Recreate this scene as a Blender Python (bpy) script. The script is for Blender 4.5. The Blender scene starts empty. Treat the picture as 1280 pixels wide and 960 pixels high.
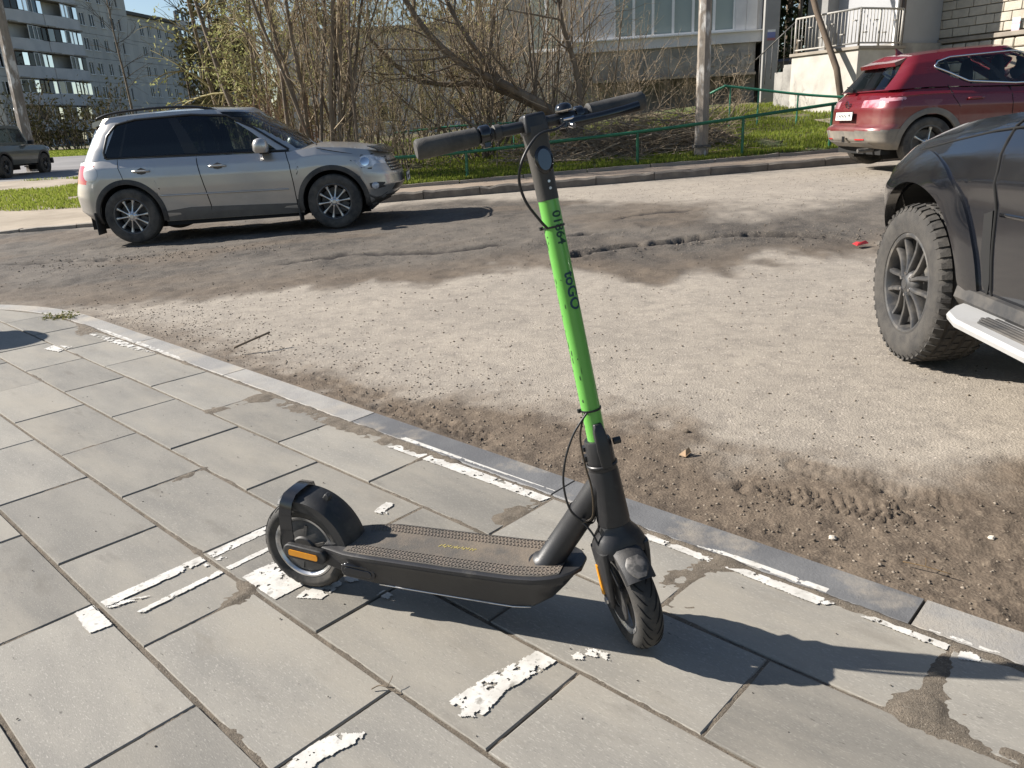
import bpy, bmesh, math, random
import numpy as np
from mathutils import Vector, Matrix

SC = bpy.context.scene
COL = SC.collection
R = math.radians
random.seed(11)
RNG = np.random.default_rng(5)

# ------------------------------------------------------------------ camera
F_PX, PITCH, ROLL, CAM_H = 967.4, R(18.7), R(2.79), 1.2
fwd = Vector((0, math.cos(PITCH), -math.sin(PITCH)))
up0 = Vector((0, math.sin(PITCH), math.cos(PITCH)))
rt0 = Vector((1, 0, 0))
cam_x = rt0 * math.cos(ROLL) - up0 * math.sin(ROLL)
cam_y = rt0 * math.sin(ROLL) + up0 * math.cos(ROLL)
cam = bpy.data.cameras.new("camera")
cam.sensor_width = 36.0
cam.lens = F_PX / 1280 * 36
cam.clip_start, cam.clip_end = 0.05, 2000
cam_o = bpy.data.objects.new("camera", cam)
COL.objects.link(cam_o)
cam_o.matrix_world = Matrix((
    (cam_x.x, cam_y.x, -fwd.x, 0), (cam_x.y, cam_y.y, -fwd.y, 0),
    (cam_x.z, cam_y.z, -fwd.z, CAM_H), (0, 0, 0, 1)))
SC.camera = cam_o

# ------------------------------------------------------------------ sky + sun
SUN_ELEV = R(32)
SH = Vector((0.974, -0.225, 0)).normalized()          # direction in which shadows fall
world = bpy.data.worlds.new("World")
SC.world = world
world.use_nodes = True
wn = world.node_tree
wn.nodes.clear()
sky = wn.nodes.new("ShaderNodeTexSky")
sky.sky_type = 'NISHITA'
sky.sun_disc = False
sky.sun_elevation = SUN_ELEV
sky.sun_rotation = math.atan2(-SH.x, -SH.y)
sky.altitude = 100
sky.air_density, sky.dust_density, sky.ozone_density = 1.0, 0.6, 1.6
bg = wn.nodes.new("ShaderNodeBackground")
bg.inputs[1].default_value = 0.062
wo = wn.nodes.new("ShaderNodeOutputWorld")
wn.links.new(sky.outputs[0], bg.inputs[0])
wn.links.new(bg.outputs[0], wo.inputs[0])
sl = bpy.data.lights.new("sun", 'SUN')
sl.energy = 5.0
sl.angle = R(0.53)
sl.color = (1.0, 0.94, 0.86)
so = bpy.data.objects.new("sun", sl)
COL.objects.link(so)
ldir = SH * math.cos(SUN_ELEV) + Vector((0, 0, -math.sin(SUN_ELEV)))
so.rotation_euler = ldir.to_track_quat('-Z', 'Y').to_euler()
so.location = (-20, 5, 15)
SC.view_settings.view_transform = 'Standard'
SC.view_settings.look = 'None'
SC.view_settings.exposure = 0.98
SC.view_settings.gamma = 1.0

# ------------------------------------------------------------------ materials
def M(name, col, rough=0.6, col2=None, scale=6.0, mixlo=0.35, mixhi=0.65, metal=0.0, bump=0.0, bscale=80.0,
      coat=0.0, spec=0.5, dust=None, dustlo=0.45, dusthi=0.75, dscale=3.0, emit=None, aniso=None, rnd=0.0,
      dz=None, speck=None):
    m = bpy.data.materials.new(name)
    m.use_nodes = True
    nt = m.node_tree
    N, L = nt.nodes, nt.links
    p = N["Principled BSDF"]
    p.inputs["Roughness"].default_value = rough
    p.inputs["Metallic"].default_value = metal
    p.inputs["Specular IOR Level"].default_value = spec
    if coat:
        p.inputs["Coat Weight"].default_value = coat
        p.inputs["Coat Roughness"].default_value = 0.06
    tc = N.new("ShaderNodeTexCoord")
    vec = tc.outputs["Object"]
    if aniso:
        mp = N.new("ShaderNodeMapping")
        mp.inputs["Scale"].default_value = aniso
        L.new(vec, mp.inputs[0])
        vec = mp.outputs[0]
    if rnd:
        oi = N.new("ShaderNodeObjectInfo")
        ad = N.new("ShaderNodeVectorMath")
        ad.operation = 'ADD'
        sc_ = N.new("ShaderNodeMath"); sc_.operation = 'MULTIPLY'; sc_.inputs[1].default_value = 37.0
        L.new(oi.outputs["Random"], sc_.inputs[0])
        L.new(vec, ad.inputs[0]); L.new(sc_.outputs[0], ad.inputs[1])
        vec = ad.outputs[0]
    out = None
    c = N.new("ShaderNodeRGB"); c.outputs[0].default_value = (*col, 1); out = c.outputs[0]
    def noise(s, det=6, ro=0.6):
        t = N.new("ShaderNodeTexNoise")
        t.inputs["Scale"].default_value = s
        t.inputs["Detail"].default_value = det
        t.inputs["Roughness"].default_value = ro
        L.new(vec, t.inputs["Vector"])
        return t.outputs["Fac"]
    def ramp(f, lo, hi):
        r = N.new("ShaderNodeMapRange")
        r.inputs[1].default_value = lo; r.inputs[2].default_value = hi
        L.new(f, r.inputs[0])
        return r.outputs[0]
    def mix(f, a, b):
        x = N.new("ShaderNodeMix"); x.data_type = 'RGBA'
        if isinstance(f, float): x.inputs[0].default_value = f
        else: L.new(f, x.inputs[0])
        L.new(a, x.inputs[6])
        if isinstance(b, tuple): x.inputs[7].default_value = (*b, 1)
        else: L.new(b, x.inputs[7])
        return x.outputs[2]
    if col2:
        out = mix(ramp(noise(scale), mixlo, mixhi), out, col2)
    for sk in (speck or ()):
        out = mix(ramp(noise(sk[1], sk[4] if len(sk) > 4 else 2, .6), sk[2], sk[3]), out, sk[0])
    if rnd:
        hs = N.new("ShaderNodeHueSaturation")
        mr = N.new("ShaderNodeMapRange")
        mr.inputs[3].default_value = 1 - rnd; mr.inputs[4].default_value = 1 + rnd
        L.new(oi.outputs["Random"], mr.inputs[0]); L.new(mr.outputs[0], hs.inputs["Value"])
        L.new(out, hs.inputs["Color"]); out = hs.outputs[0]
    if dust:
        f = ramp(noise(dscale, 8, 0.65), dustlo, dusthi)
        if dz:                      # road dust, thickest near the ground
            sx = N.new("ShaderNodeSeparateXYZ"); L.new(tc.outputs["Object"], sx.inputs[0])
            zr = N.new("ShaderNodeMapRange")
            zr.inputs[1].default_value = dz[0]; zr.inputs[2].default_value = dz[1]
            zr.inputs[3].default_value = 1; zr.inputs[4].default_value = dz[2]
            L.new(sx.outputs[2], zr.inputs[0])
            mm = N.new("ShaderNodeMath"); mm.operation = 'MULTIPLY'
            L.new(f, mm.inputs[0]); L.new(zr.outputs[0], mm.inputs[1]); f = mm.outputs[0]
        out = mix(f, out, dust)
        rr = N.new("ShaderNodeMapRange")
        rr.inputs[3].default_value = rough; rr.inputs[4].default_value = max(rough, 0.85)
        L.new(f, rr.inputs[0]); L.new(rr.outputs[0], p.inputs["Roughness"])
        if metal:
            r2 = N.new("ShaderNodeMapRange")
            r2.inputs[3].default_value = metal; r2.inputs[4].default_value = 0.0
            L.new(f, r2.inputs[0]); L.new(r2.outputs[0], p.inputs["Metallic"])
        if coat:
            r3 = N.new("ShaderNodeMapRange")
            r3.inputs[3].default_value = coat; r3.inputs[4].default_value = 0.0
            L.new(f, r3.inputs[0]); L.new(r3.outputs[0], p.inputs["Coat Weight"])
    L.new(out, p.inputs["Base Color"])
    if bump:
        b = N.new("ShaderNodeBump")
        b.inputs["Strength"].default_value = bump
        b.inputs["Distance"].default_value = 0.01
        L.new(noise(bscale, 8, 0.7), b.inputs["Height"])
        L.new(b.outputs[0], p.inputs["Normal"])
    m["rgb"] = col
    return m

def glass(name, tint, gloss=(1, 1, 1), opac=0.0, rough=0.02, inner=(0.01, 0.012, 0.015)):
    m = bpy.data.materials.new(name); m.use_nodes = True
    nt = m.node_tree; N, L = nt.nodes, nt.links
    N.clear()
    o = N.new("ShaderNodeOutputMaterial")
    tr = N.new("ShaderNodeBsdfTransparent"); tr.inputs[0].default_value = (*tint, 1)
    df = N.new("ShaderNodeBsdfDiffuse"); df.inputs[0].default_value = (*inner, 1)
    m1 = N.new("ShaderNodeMixShader"); m1.inputs[0].default_value = opac
    L.new(tr.outputs[0], m1.inputs[1]); L.new(df.outputs[0], m1.inputs[2])
    g = N.new("ShaderNodeBsdfGlossy"); g.inputs[0].default_value = (*gloss, 1); g.inputs["Roughness"].default_value = rough
    fr = N.new("ShaderNodeFresnel"); fr.inputs[0].default_value = 1.5
    m2 = N.new("ShaderNodeMixShader")
    L.new(fr.outputs[0], m2.inputs[0]); L.new(m1.outputs[0], m2.inputs[1]); L.new(g.outputs[0], m2.inputs[2])
    L.new(m2.outputs[0], o.inputs[0])
    return m

# ------------------------------------------------------------------ object helpers
def link(o, parent=None):
    COL.objects.link(o)
    if parent is not None:
        o.parent = parent
    return o

def tag(o, label=None, cat=None, group=None, kind=None):
    if label: o["label"] = label
    if cat: o["category"] = cat
    if group: o["group"] = group
    if kind: o["kind"] = kind
    return o

def empty(name, loc=(0, 0, 0), rz=0.0, label=None, cat=None, group=None, parent=None):
    o = bpy.data.objects.new(name, None)
    o.empty_display_size = 0.2
    o.location = loc
    o.rotation_euler = (0, 0, rz)
    link(o, parent)
    return tag(o, label, cat, group)

def mesh_np(name, V, Fc, mat=None, parent=None, smooth=None, mats=None, fm=None):
    """mesh object from vertices and faces (faces: (n,k) array or list of tuples)"""
    me = bpy.data.meshes.new(name)
    V = np.asarray(V, dtype=np.float32)
    if isinstance(Fc, np.ndarray) and Fc.ndim == 2:
        n, k = Fc.shape
        me.vertices.add(len(V)); me.vertices.foreach_set("co", V.ravel())
        me.loops.add(n * k); me.loops.foreach_set("vertex_index", Fc.astype(np.int32).ravel())
        me.polygons.add(n)
        me.polygons.foreach_set("loop_start", np.arange(0, n * k, k, dtype=np.int32))
        me.polygons.foreach_set("loop_total", np.full(n, k, dtype=np.int32))
        me.update(calc_edges=True)
    else:
        me.from_pydata([tuple(map(float, v)) for v in V], [], [tuple(f) for f in Fc])
        me.update()
    if mats:
        for m in mats: me.materials.append(m)
        if fm is not None:
            me.polygons.foreach_set("material_index", np.asarray(fm, dtype=np.int32))
    elif mat: me.materials.append(mat)
    if smooth is not None and smooth is not False:
        me.polygons.foreach_set("use_smooth", np.ones(len(me.polygons), dtype=bool))
        if smooth is not True:
            me.set_sharp_from_angle(angle=R(smooth))
    o = bpy.data.objects.new(name, me)
    return link(o, parent)

class MB:
    def __init__(s): s.v, s.f, s.m, s.cm = [], [], [], 0
    def add(s, V, Fc, X=None):
        b = len(s.v)
        for p in V:
            p = Vector(p)
            if X is not None: p = X @ p
            s.v.append(tuple(p))
        for f in Fc:
            s.f.append(tuple(i + b for i in f)); s.m.append(s.cm)
        return s
    def box(s, c, d, X=None, taper=None):
        x, y, z = c; a, b, h = d[0] / 2, d[1] / 2, d[2] / 2
        t = taper or 1.0
        V = [(x - a, y - b, z - h), (x + a, y - b, z - h), (x + a, y + b, z - h), (x - a, y + b, z - h),
             (x - a * t, y - b * t, z + h), (x + a * t, y - b * t, z + h), (x + a * t, y + b * t, z + h), (x - a * t, y + b * t, z + h)]
        return s.add(V, [(3, 2, 1, 0), (4, 5, 6, 7), (0, 1, 5, 4), (1, 2, 6, 5), (2, 3, 7, 6), (3, 0, 4, 7)], X)
    def tube(s, pts, r, n=8, X=None, cap=True, up=None, flat=1.0):
        P = [Vector(p) for p in pts]
        rr = list(r) if isinstance(r, (list, tuple)) else [r] * len(P)
        T = []
        for i in range(len(P)):
            T.append((P[min(i + 1, len(P) - 1)] - P[max(i - 1, 0)]).normalized())
        ref = Vector(up) if up else (Vector((0, 0, 1)) if abs(T[0].z) < 0.9 else Vector((1, 0, 0)))
        a = (ref - T[0] * ref.dot(T[0])).normalized()
        V, Fc = [], []
        for i, p in enumerate(P):
            a = (a - T[i] * a.dot(T[i])).normalized()
            b = T[i].cross(a)
            for k in range(n):
                th = 2 * math.pi * k / n
                V.append(p + a * (math.cos(th) * rr[i]) + b * (math.sin(th) * rr[i] * flat))
        for i in range(len(P) - 1):
            for k in range(n):
                k2 = (k + 1) % n
                Fc.append((i * n + k, i * n + k2, (i + 1) * n + k2, (i + 1) * n + k))
        if cap:
            Fc.append(tuple(range(n - 1, -1, -1)))
            Fc.append(tuple(range((len(P) - 1) * n, len(P) * n)))
        return s.add(V, Fc, X)
    def lathe(s, prof, n=32, X=None, closed=False, a0=0.0, a1=2 * math.pi):
        """prof: list of (r, y); axis = y"""
        full = abs(a1 - a0 - 2 * math.pi) < 1e-6
        m = n if full else n + 1
        V, Fc = [], []
        for i in range(m):
            th = a0 + (a1 - a0) * i / n
            for (r, y) in prof:
                V.append((r * math.cos(th), y, r * math.sin(th)))
        k = len(prof)
        for i in range(n):
            j = (i + 1) % m
            for q in range(k if closed else k - 1):
                q2 = (q + 1) % k
                Fc.append((i * k + q, i * k + q2, j * k + q2, j * k + q))
        return s.add(V, Fc, X)
    def prism(s, poly, z0, z1, X=None):
        """polygon in xy, extruded along z"""
        n = len(poly)
        V = [(x, y, z0) for x, y in poly] + [(x, y, z1) for x, y in poly]
        Fc = [tuple(range(n - 1, -1, -1)), tuple(range(n, 2 * n))]
        for i in range(n):
            j = (i + 1) % n
            Fc.append((i, j, n + j, n + i))
        return s.add(V, Fc, X)
    def loft(s, secs, X=None, cap=True):
        n = len(secs[0]); V = [p for q in secs for p in q]; Fc = []
        for i in range(len(secs) - 1):
            for k in range(n):
                k2 = (k + 1) % n
                Fc.append((i * n + k, i * n + k2, (i + 1) * n + k2, (i + 1) * n + k))
        if cap:
            Fc.append(tuple(range(n - 1, -1, -1))); Fc.append(tuple(range((len(secs) - 1) * n, len(secs) * n)))
        return s.add(V, Fc, X)
    def build(s, name, mat, parent=None, smooth=35, bevel=0.0, seg=2, mats=None, fix=True):
        o = mesh_np(name, s.v, s.f, mat, parent, None, mats, s.m if mats else None)
        me = o.data
        if fix:
            bm = bmesh.new(); bm.from_mesh(me)
            bmesh.ops.recalc_face_normals(bm, faces=bm.faces)
            bm.to_mesh(me); bm.free()
        if smooth:
            me.polygons.foreach_set("use_smooth", np.ones(len(me.polygons), dtype=bool))
            if smooth is not True: me.set_sharp_from_angle(angle=R(smooth))
        if bevel:
            b = o.modifiers.new("bevel", 'BEVEL'); b.width = bevel; b.segments = seg
            b.limit_method = 'ANGLE'; b.angle_limit = R(35); b.harden_normals = False
        return o

def dup(o, parent=None, name=None):
    c = o.copy(); link(c, parent)
    for ch in list(o.children): dup(ch, c)
    return c

# ------------------------------------------------------------------ value noise
def _h(ix, iy, s):
    v = np.sin(ix * 127.1 + iy * 311.7 + s * 74.7) * 43758.5453
    return v - np.floor(v)
def vnoise(x, y, s=0.0):
    ix, iy = np.floor(x), np.floor(y); fx, fy = x - ix, y - iy
    fx = fx * fx * (3 - 2 * fx); fy = fy * fy * (3 - 2 * fy)
    a, b = _h(ix, iy, s), _h(ix + 1, iy, s); c, d = _h(ix, iy + 1, s), _h(ix + 1, iy + 1, s)
    return (a + (b - a) * fx) * (1 - fy) + (c + (d - c) * fx) * fy
def fbm(x, y, s=0.0, o=4, g=0.5):
    t, a, n = 0.0, 1.0, 0.0
    for i in range(o):
        t = t + a * vnoise(x * 2 ** i, y * 2 ** i, s + i * 3.1); n += a; a *= g
    return t / n
def sstep(a, b, t):
    t = np.clip((t - a) / (b - a), 0, 1)
    return t * t * (3 - 2 * t)

# ------------------------------------------------------------------ terrain
def road_z(x, y):
    x = np.asarray(x, float); y = np.asarray(y, float)
    z = sstep(4, 10, y) * 0.033 * (np.clip(x, -9, 10) + 2.1)
    z = z + 0.02 * np.clip(y - 14, 0, 16) * sstep(-3, -7, x) + 0.018 * np.clip(y - 30, 0, 300) * sstep(0, -10, x)
    return z
def hill(x, y):
    x = np.asarray(x, float); y = np.asarray(y, float)
    side = sstep(-6.5, -3.5, x)
    return (0.105 * np.clip(y - 15.0, 0, 8.0) + 0.025 * sstep(3, 6, x) * np.clip(y - 15.0, 0, 6.0)) * side
def land_z(x, y):
    return road_z(x, y) + hill(x, y)
def lz(x, y): return float(land_z(x, y))
# ================================================================== PAVING FRAME (d along the kerb, n towards the road)
TH = R(-43.58)
DV = np.array([math.cos(TH), math.sin(TH)]); NV = np.array([-DV[1], DV[0]])
def W2(d, n): return d * DV[0] + n * NV[0], d * DV[1] + n * NV[1]
def D2(x, y): return x * DV[0] + y * DV[1], x * NV[0] + y * NV[1]
ROW0, ROWP, TLEN = 0.2117, 0.3123, 0.6064
KI, KO = 1.785, 1.925            # inner and outer edge of the near kerb
BEND = -6.06                     # the kerb curves away beyond this d
KR = 2.3
def kerb_n(d, base):
    """n of a kerb line at d, bending away left of BEND"""
    d = np.asarray(d, float)
    r = KR + (base - KI)
    t = np.clip((BEND - d) / r, 0, 0.97)
    return base - r * (1 - np.sqrt(1 - t * t))

# ------------------------------------------------------------------ ground sheet
m_ground = M("ground_soil", (0.17, 0.13, 0.085), 0.95, (0.09, 0.11, 0.035), 0.25, 0.4, 0.6, bump=0.5, bscale=8)
gx = np.concatenate([-np.geomspace(500, 16, 26), np.linspace(-15, 15, 61), np.geomspace(16, 500, 26)])
gy = np.concatenate([[-40, -15, -5], np.linspace(-1, 30, 63), np.geomspace(31, 900, 40)])
X, Y = np.meshgrid(gx, gy)
Z = land_z(X, np.minimum(Y, 140)) - 0.12
nx, ny = len(gx), len(gy)
def grid_faces(nx, ny):
    i = np.arange(ny - 1)[:, None] * nx + np.arange(nx - 1)[None, :]
    return np.stack([i, i + 1, i + nx + 1, i + nx], -1).reshape(-1, 4)
o = mesh_np("ground", np.stack([X, Y, Z], -1).reshape(-1, 3), grid_faces(nx, ny), m_ground, None, True)
tag(o, kind="structure")

# ------------------------------------------------------------------ road
def road_material():
    m = bpy.data.materials.new("worn_asphalt"); m.use_nodes = True
    nt = m.node_tree; N, L = nt.nodes, nt.links
    p = N["Principled BSDF"]; p.inputs["Roughness"].default_value = 0.9
    p.inputs["Specular IOR Level"].default_value = 0.25
    tc = N.new("ShaderNodeTexCoord")
    at = N.new("ShaderNodeAttribute"); at.attribute_name = "wear"
    sp = N.new("ShaderNodeSeparateColor"); L.new(at.outputs["Color"], sp.inputs[0])
    def noise(s, d=6, r=0.65):
        t = N.new("ShaderNodeTexNoise"); t.inputs["Scale"].default_value = s; t.inputs["Detail"].default_value = d
        t.inputs["Roughness"].default_value = r; L.new(tc.outputs["Object"], t.inputs["Vector"]); return t.outputs["Fac"]
    def mr(f, a, b, c=0, d=1):
        r = N.new("ShaderNodeMapRange"); r.inputs[1].default_value = a; r.inputs[2].default_value = b
        r.inputs[3].default_value = c; r.inputs[4].default_value = d; L.new(f, r.inputs[0]); return r.outputs[0]
    def mix(f, a, b):
        x = N.new("ShaderNodeMix"); x.data_type = 'RGBA'; L.new(f, x.inputs[0])
        for s, k in ((a, 6), (b, 7)):
            if isinstance(s, tuple): x.inputs[k].default_value = (*s, 1)
            else: L.new(s, x.inputs[k])
        return x.outputs[2]
    def mul(a, b):
        x = N.new("ShaderNodeMath"); x.operation = 'MULTIPLY'; L.new(a, x.inputs[0])
        if isinstance(b, float): x.inputs[1].default_value = b
        else: L.new(b, x.inputs[1])
        return x.outputs[0]
    base = mix(mr(noise(1.3), 0.35, 0.65), (0.355, 0.312, 0.256), (0.285, 0.252, 0.21))
    base = mix(mr(noise(9), 0.45, 0.72), base, (0.235, 0.207, 0.174))
    # aggregate showing through the dust
    v = N.new("ShaderNodeTexVoronoi"); v.inputs["Scale"].default_value = 110
    L.new(tc.outputs["Object"], v.inputs["Vector"])
    sv = N.new("ShaderNodeSeparateColor"); L.new(v.outputs["Color"], sv.inputs[0])
    base = mix(mul(mr(sv.outputs[0], 0.70, 1.0), mr(noise(30), 0.42, 0.75)), base, (0.17, 0.15, 0.135))
    base = mix(mul(mr(sv.outputs[1], 0.8, 1.0), mr(noise(23), 0.4, 0.65)), base, (0.50, 0.44, 0.37))
    dark = mix(mr(noise(3.2), 0.4, 0.62), (0.056, 0.050, 0.044), (0.100, 0.086, 0.071))
    dark = mix(mr(sv.outputs[2], 0.6, 1.0), dark, (0.145, 0.124, 0.104))
    soil = mix(mr(noise(4.5), 0.38, 0.66), (0.158, 0.123, 0.090), (0.092, 0.071, 0.053))
    soil = mix(mr(noise(45), 0.52, 0.75), soil, (0.235, 0.188, 0.138))
    c = mix(sp.outputs[1], base, dark)
    c = mix(sp.outputs[0], c, soil)
    c = mix(sp.outputs[2], c, (0.035, 0.03, 0.027))
    L.new(c, p.inputs["Base Color"])
    b1 = N.new("ShaderNodeBump"); b1.inputs["Strength"].default_value = 0.38; b1.inputs["Distance"].default_value = 0.012
    L.new(noise(55, 9, 0.75), b1.inputs["Height"])
    b2 = N.new("ShaderNodeBump"); b2.inputs["Strength"].default_value = 0.30; b2.inputs["Distance"].default_value = 0.006
    L.new(v.outputs["Distance"], b2.inputs["Height"]); L.new(b1.outputs[0], b2.inputs["Normal"])
    L.new(b2.outputs[0], p.inputs["Normal"])
    return m
m_road = road_material()

def poly_dist(x, y, pts):
    best = np.full(x.shape, 1e9); tt = np.zeros(x.shape)
    acc = 0.0
    for (ax, ay), (bx, by) in zip(pts[:-1], pts[1:]):
        vx, vy = bx - ax, by - ay; l2 = vx * vx + vy * vy
        t = np.clip(((x - ax) * vx + (y - ay) * vy) / l2, 0, 1)
        dd = np.hypot(x - ax - t * vx, y - ay - t * vy)
        m = dd < best; best = np.where(m, dd, best); tt = np.where(m, acc + t * math.sqrt(l2), tt); acc += math.sqrt(l2)
    return best, tt

ys = [0.15]
while ys[-1] < 18.5: ys.append(ys[-1] + max(0.011, 0.0062 * ys[-1]))
ys = np.array(ys); NXR = 640
u = np.linspace(-1, 1, NXR)
X = u[None, :] * (0.86 * ys[:, None] + 1.7) + 0.25
Y = np.repeat(ys[:, None], NXR, 1)
dd_, nn_ = D2(X, Y)
Nl = np.interp(dd_, [-5.83, -4.28, -3.18, -2.49, -2.02, -1.55, -1.1, -0.76, -0.37, 0.6], [2.1, 2.22, 2.2, 2.40, 2.55, 2.72, 2.62, 2.76, 2.95, 3.3])
w1 = (fbm(X * 2.1, Y * 2.1, 3, 5) - 0.5) + 0.5 * (fbm(X * 11, Y * 11, 4, 5) - 0.5)
soil = 1 - sstep(-0.26, 0.22, nn_ - Nl + w1 * 0.7)
soil = soil * (0.55 + 0.45 * sstep(-6.5, -3.0, dd_)) * sstep(0.25, 0.5, fbm(X * 5, Y * 5, 8, 4) + 0.45 * (dd_ > -9) * sstep(-3.2, -1.4, dd_) + 0.12)
Yu = np.interp(X, [-9, -4.4, -3.1, -2.1, -0.5, 0.4, 1.2, 1.9, 2.9, 4, 9], [7.2, 6.62, 6.2, 6.6, 6.5, 6.55, 5.8, 5.75, 6.0, 6.4, 7])
Yt = np.interp(X, [-9, -1, 0.15, 1.65, 2.7, 4.4, 6, 9], [13.6, 13.0, 11.9, 9.7, 8.6, 9.3, 9.8, 10.5])
w2 = (fbm(X * 0.9, Y * 0.6, 13, 5) - 0.5) + 0.30 * (fbm(X * 7, Y * 4, 15, 5) - 0.5)
dark = sstep(-0.25, 0.35, Y - Yu + w2 * 2.2) * (1 - sstep(-0.7, 0.9, Y - Yt + w2 * 3))
dark = dark * (0.86 + 0.14 * sstep(0.4, 0.6, fbm(X * 1.2, Y * 0.8, 31, 5)))
brown = dark * np.maximum(sstep(0.50, 0.66, fbm(X * 0.55 + 3, Y * 0.8, 41, 4)) * 0.55, (1 - sstep(.2, 1.1, Y - Yu + w2)) * .75)
crk = np.zeros_like(X); ridge = np.zeros_like(X)
cracks = [([(0.35, 6.85), (0.62, 6.98), (0.96, 7.22), (1.3, 7.26), (1.65, 7.32), (2.05, 7.42), (2.47, 7.34), (2.8, 7.2), (3.14, 6.85)], 0.085, 0.06),
          ([(-6.1, 9.45), (-5.6, 9.2), (-5.07, 9.12), (-4.6, 9.0), (-4.1, 8.85)], 0.09, 0.04),
          ([(0.3, 8.0), (0.8, 8.05), (1.15, 8.3)], 0.07, 0.03),
          ([(-2.4, 7.6), (-1.6, 7.9), (-0.6, 7.7), (0.2, 7.9)], 0.10, 0.022),
          ([(1.1, 9.0), (1.7, 9.3), (2.4, 9.2)], 0.09, 0.02)]
for pts, wd, dp in cracks:
    jx = X + (fbm(X * 6, Y * 6, 51, 3) - 0.5) * 0.22; jy = Y + (fbm(X * 6, Y * 6, 57, 3) - 0.5) * 0.22
    ds, tt = poly_dist(jx, jy, pts)
    tot = sum(math.dist(a, b) for a, b in zip(pts[:-1], pts[1:]))
    fade = sstep(0, 0.35, tt) * sstep(0, 0.35, tot - tt)
    a = np.exp(-(ds / wd) ** 2) * fade
    crk = np.maximum(crk, sstep(0.30, 0.75, a) * sstep(.16, .34, fbm(X * 3, Y * 3, 61, 4)))
    ridge = ridge - dp * sstep(0.2, 0.9, a) + dp * 0.35 * np.exp(-((ds - wd * 1.9) / (wd * 0.9)) ** 2) * fade
rough_amt = 0.35 + 1.3 * dark
relief = (fbm(X * 7, Y * 7, 71, 5) - 0.5) * 0.018 * rough_amt + (fbm(X * 1.5, Y * 1.5, 77, 3) - 0.5) * 0.03 * (0.3 + dark)
relief = relief + ridge
# crumbly soil along the kerb, with tyre prints
lump = fbm(X * 22, Y * 22, 83, 4)
relief = relief + soil * ((lump - 0.5) * 0.012 + np.maximum(0, fbm(X * 34, Y * 34, 93, 2) - .66) * .03 + (fbm(X * 6, Y * 6, 87, 3) - 0.45) * 0.018)
def tread(d0, n0, d1, n1, wid, amp):
    ds, tt = poly_dist(dd_, nn_, [(d0, n0), (d1, n1)])
    band = 1 - sstep(wid * 0.8, wid, ds)
    s = np.where(np.sin(tt * 2 * math.pi / 0.034 + 6.0 * (ds / wid)) > 0, 1, -1) * (np.abs(np.sin(ds * math.pi / (wid * 0.5))) > 0.25)
    return band, amp * s
for a in [(-2.75, 2.03, -2.12, 2.04, 0.062, 0.006), (-1.05, 2.28, -0.62, 2.37, 0.07, 0.005), (-1.0, 2.55, -0.5, 2.53, 0.075, 0.003), (-3.4, 2.12, -2.9, 2.12, 0.05, 0.005)]:
    band, s = tread(*a); relief = relief + band * (s - 0.006)
    soil = np.maximum(soil, band * 0.8)
# soil banks up to just under the kerb edge
relief = relief + 0.012 * (1 - sstep(0.0, 0.12, nn_ - kerb_n(dd_, KO))) * (nn_ > kerb_n(dd_, KO) - 0.02)
Z = road_z(X, Y) - 0.022 + relief
inside = nn_ < kerb_n(dd_, KO) - 0.03
Z = np.where(inside & (dd_ > -8.3), -0.075, Z)
o = mesh_np("road", np.stack([X, Y, Z], -1).reshape(-1, 3), grid_faces(NXR, len(ys)), m_road, None, True)
ca = o.data.color_attributes.new("wear", 'FLOAT_COLOR', 'POINT')
buf = np.stack([np.clip(np.maximum(soil, brown), 0, 1), np.clip(dark, 0, 1), np.clip(crk, 0, 1), np.ones_like(X)], -1).astype(np.float32)
ca.data.foreach_set("color", buf.ravel())
tag(o, kind="structure")
def road_h(x, y): return lz(x, y) - 0.02

# ------------------------------------------------------------------ near paving: slabs, kerb stones, sand in the joints
m_slab = M("concrete_slab", (0.250, 0.234, 0.203), 0.75, (0.190, 0.180, 0.160), 4.5, 0.36, 0.66, bump=0.16, bscale=260, rnd=0.19,
           aniso=(0.5, 1.5, 1.0), dust=(0.31, 0.283, 0.235), dustlo=0.47, dusthi=0.78, dscale=2.6, spec=0.3,
           speck=[((0.335, 0.318, 0.28), 210, .56, .78), ((0.15, 0.142, 0.128), 160, .60, .80), ((0.165, 0.152, 0.13), 7, .60, .74, 8), ((0.10, 0.092, 0.08), 38, .70, .76, 3)])
m_kerb = M("kerb_stone", (0.315, 0.30, 0.275), 0.75, (0.24, 0.232, 0.22), 4, 0.4, 0.6, bump=0.35, bscale=120, rnd=0.06, dust=(0.40, 0.35, 0.28), dscale=3)
m_kerb_dark = M("kerb_stone_dark", (0.165, 0.165, 0.165), 0.6, (0.125, 0.125, 0.127), 5, 0.4, 0.6, bump=0.3, bscale=120, rnd=0.06, dust=(0.38, 0.33, 0.26), dustlo=0.52, dscale=4)
m_sand = M("joint_sand", (0.135, 0.112, 0.085), 0.95, (0.20, 0.165, 0.125), 26, 0.38, 0.64, bump=0.9, bscale=260, speck=[((0.30, 0.26, 0.21), 240, .58, .70), ((0.06, 0.05, 0.04), 190, .62, .72)])
m_paint = M("white_road_paint", (0.62, 0.60, 0.555), 0.7, (0.44, 0.42, 0.38), 16, 0.42, 0.70, bump=0.1, bscale=120, speck=[((0.33, 0.315, 0.28), 75, .56, .70, 5), ((0.27, 0.255, 0.225), 22, .62, .72, 6)])

paving = empty("paving"); tag(paving, kind="structure")

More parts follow.
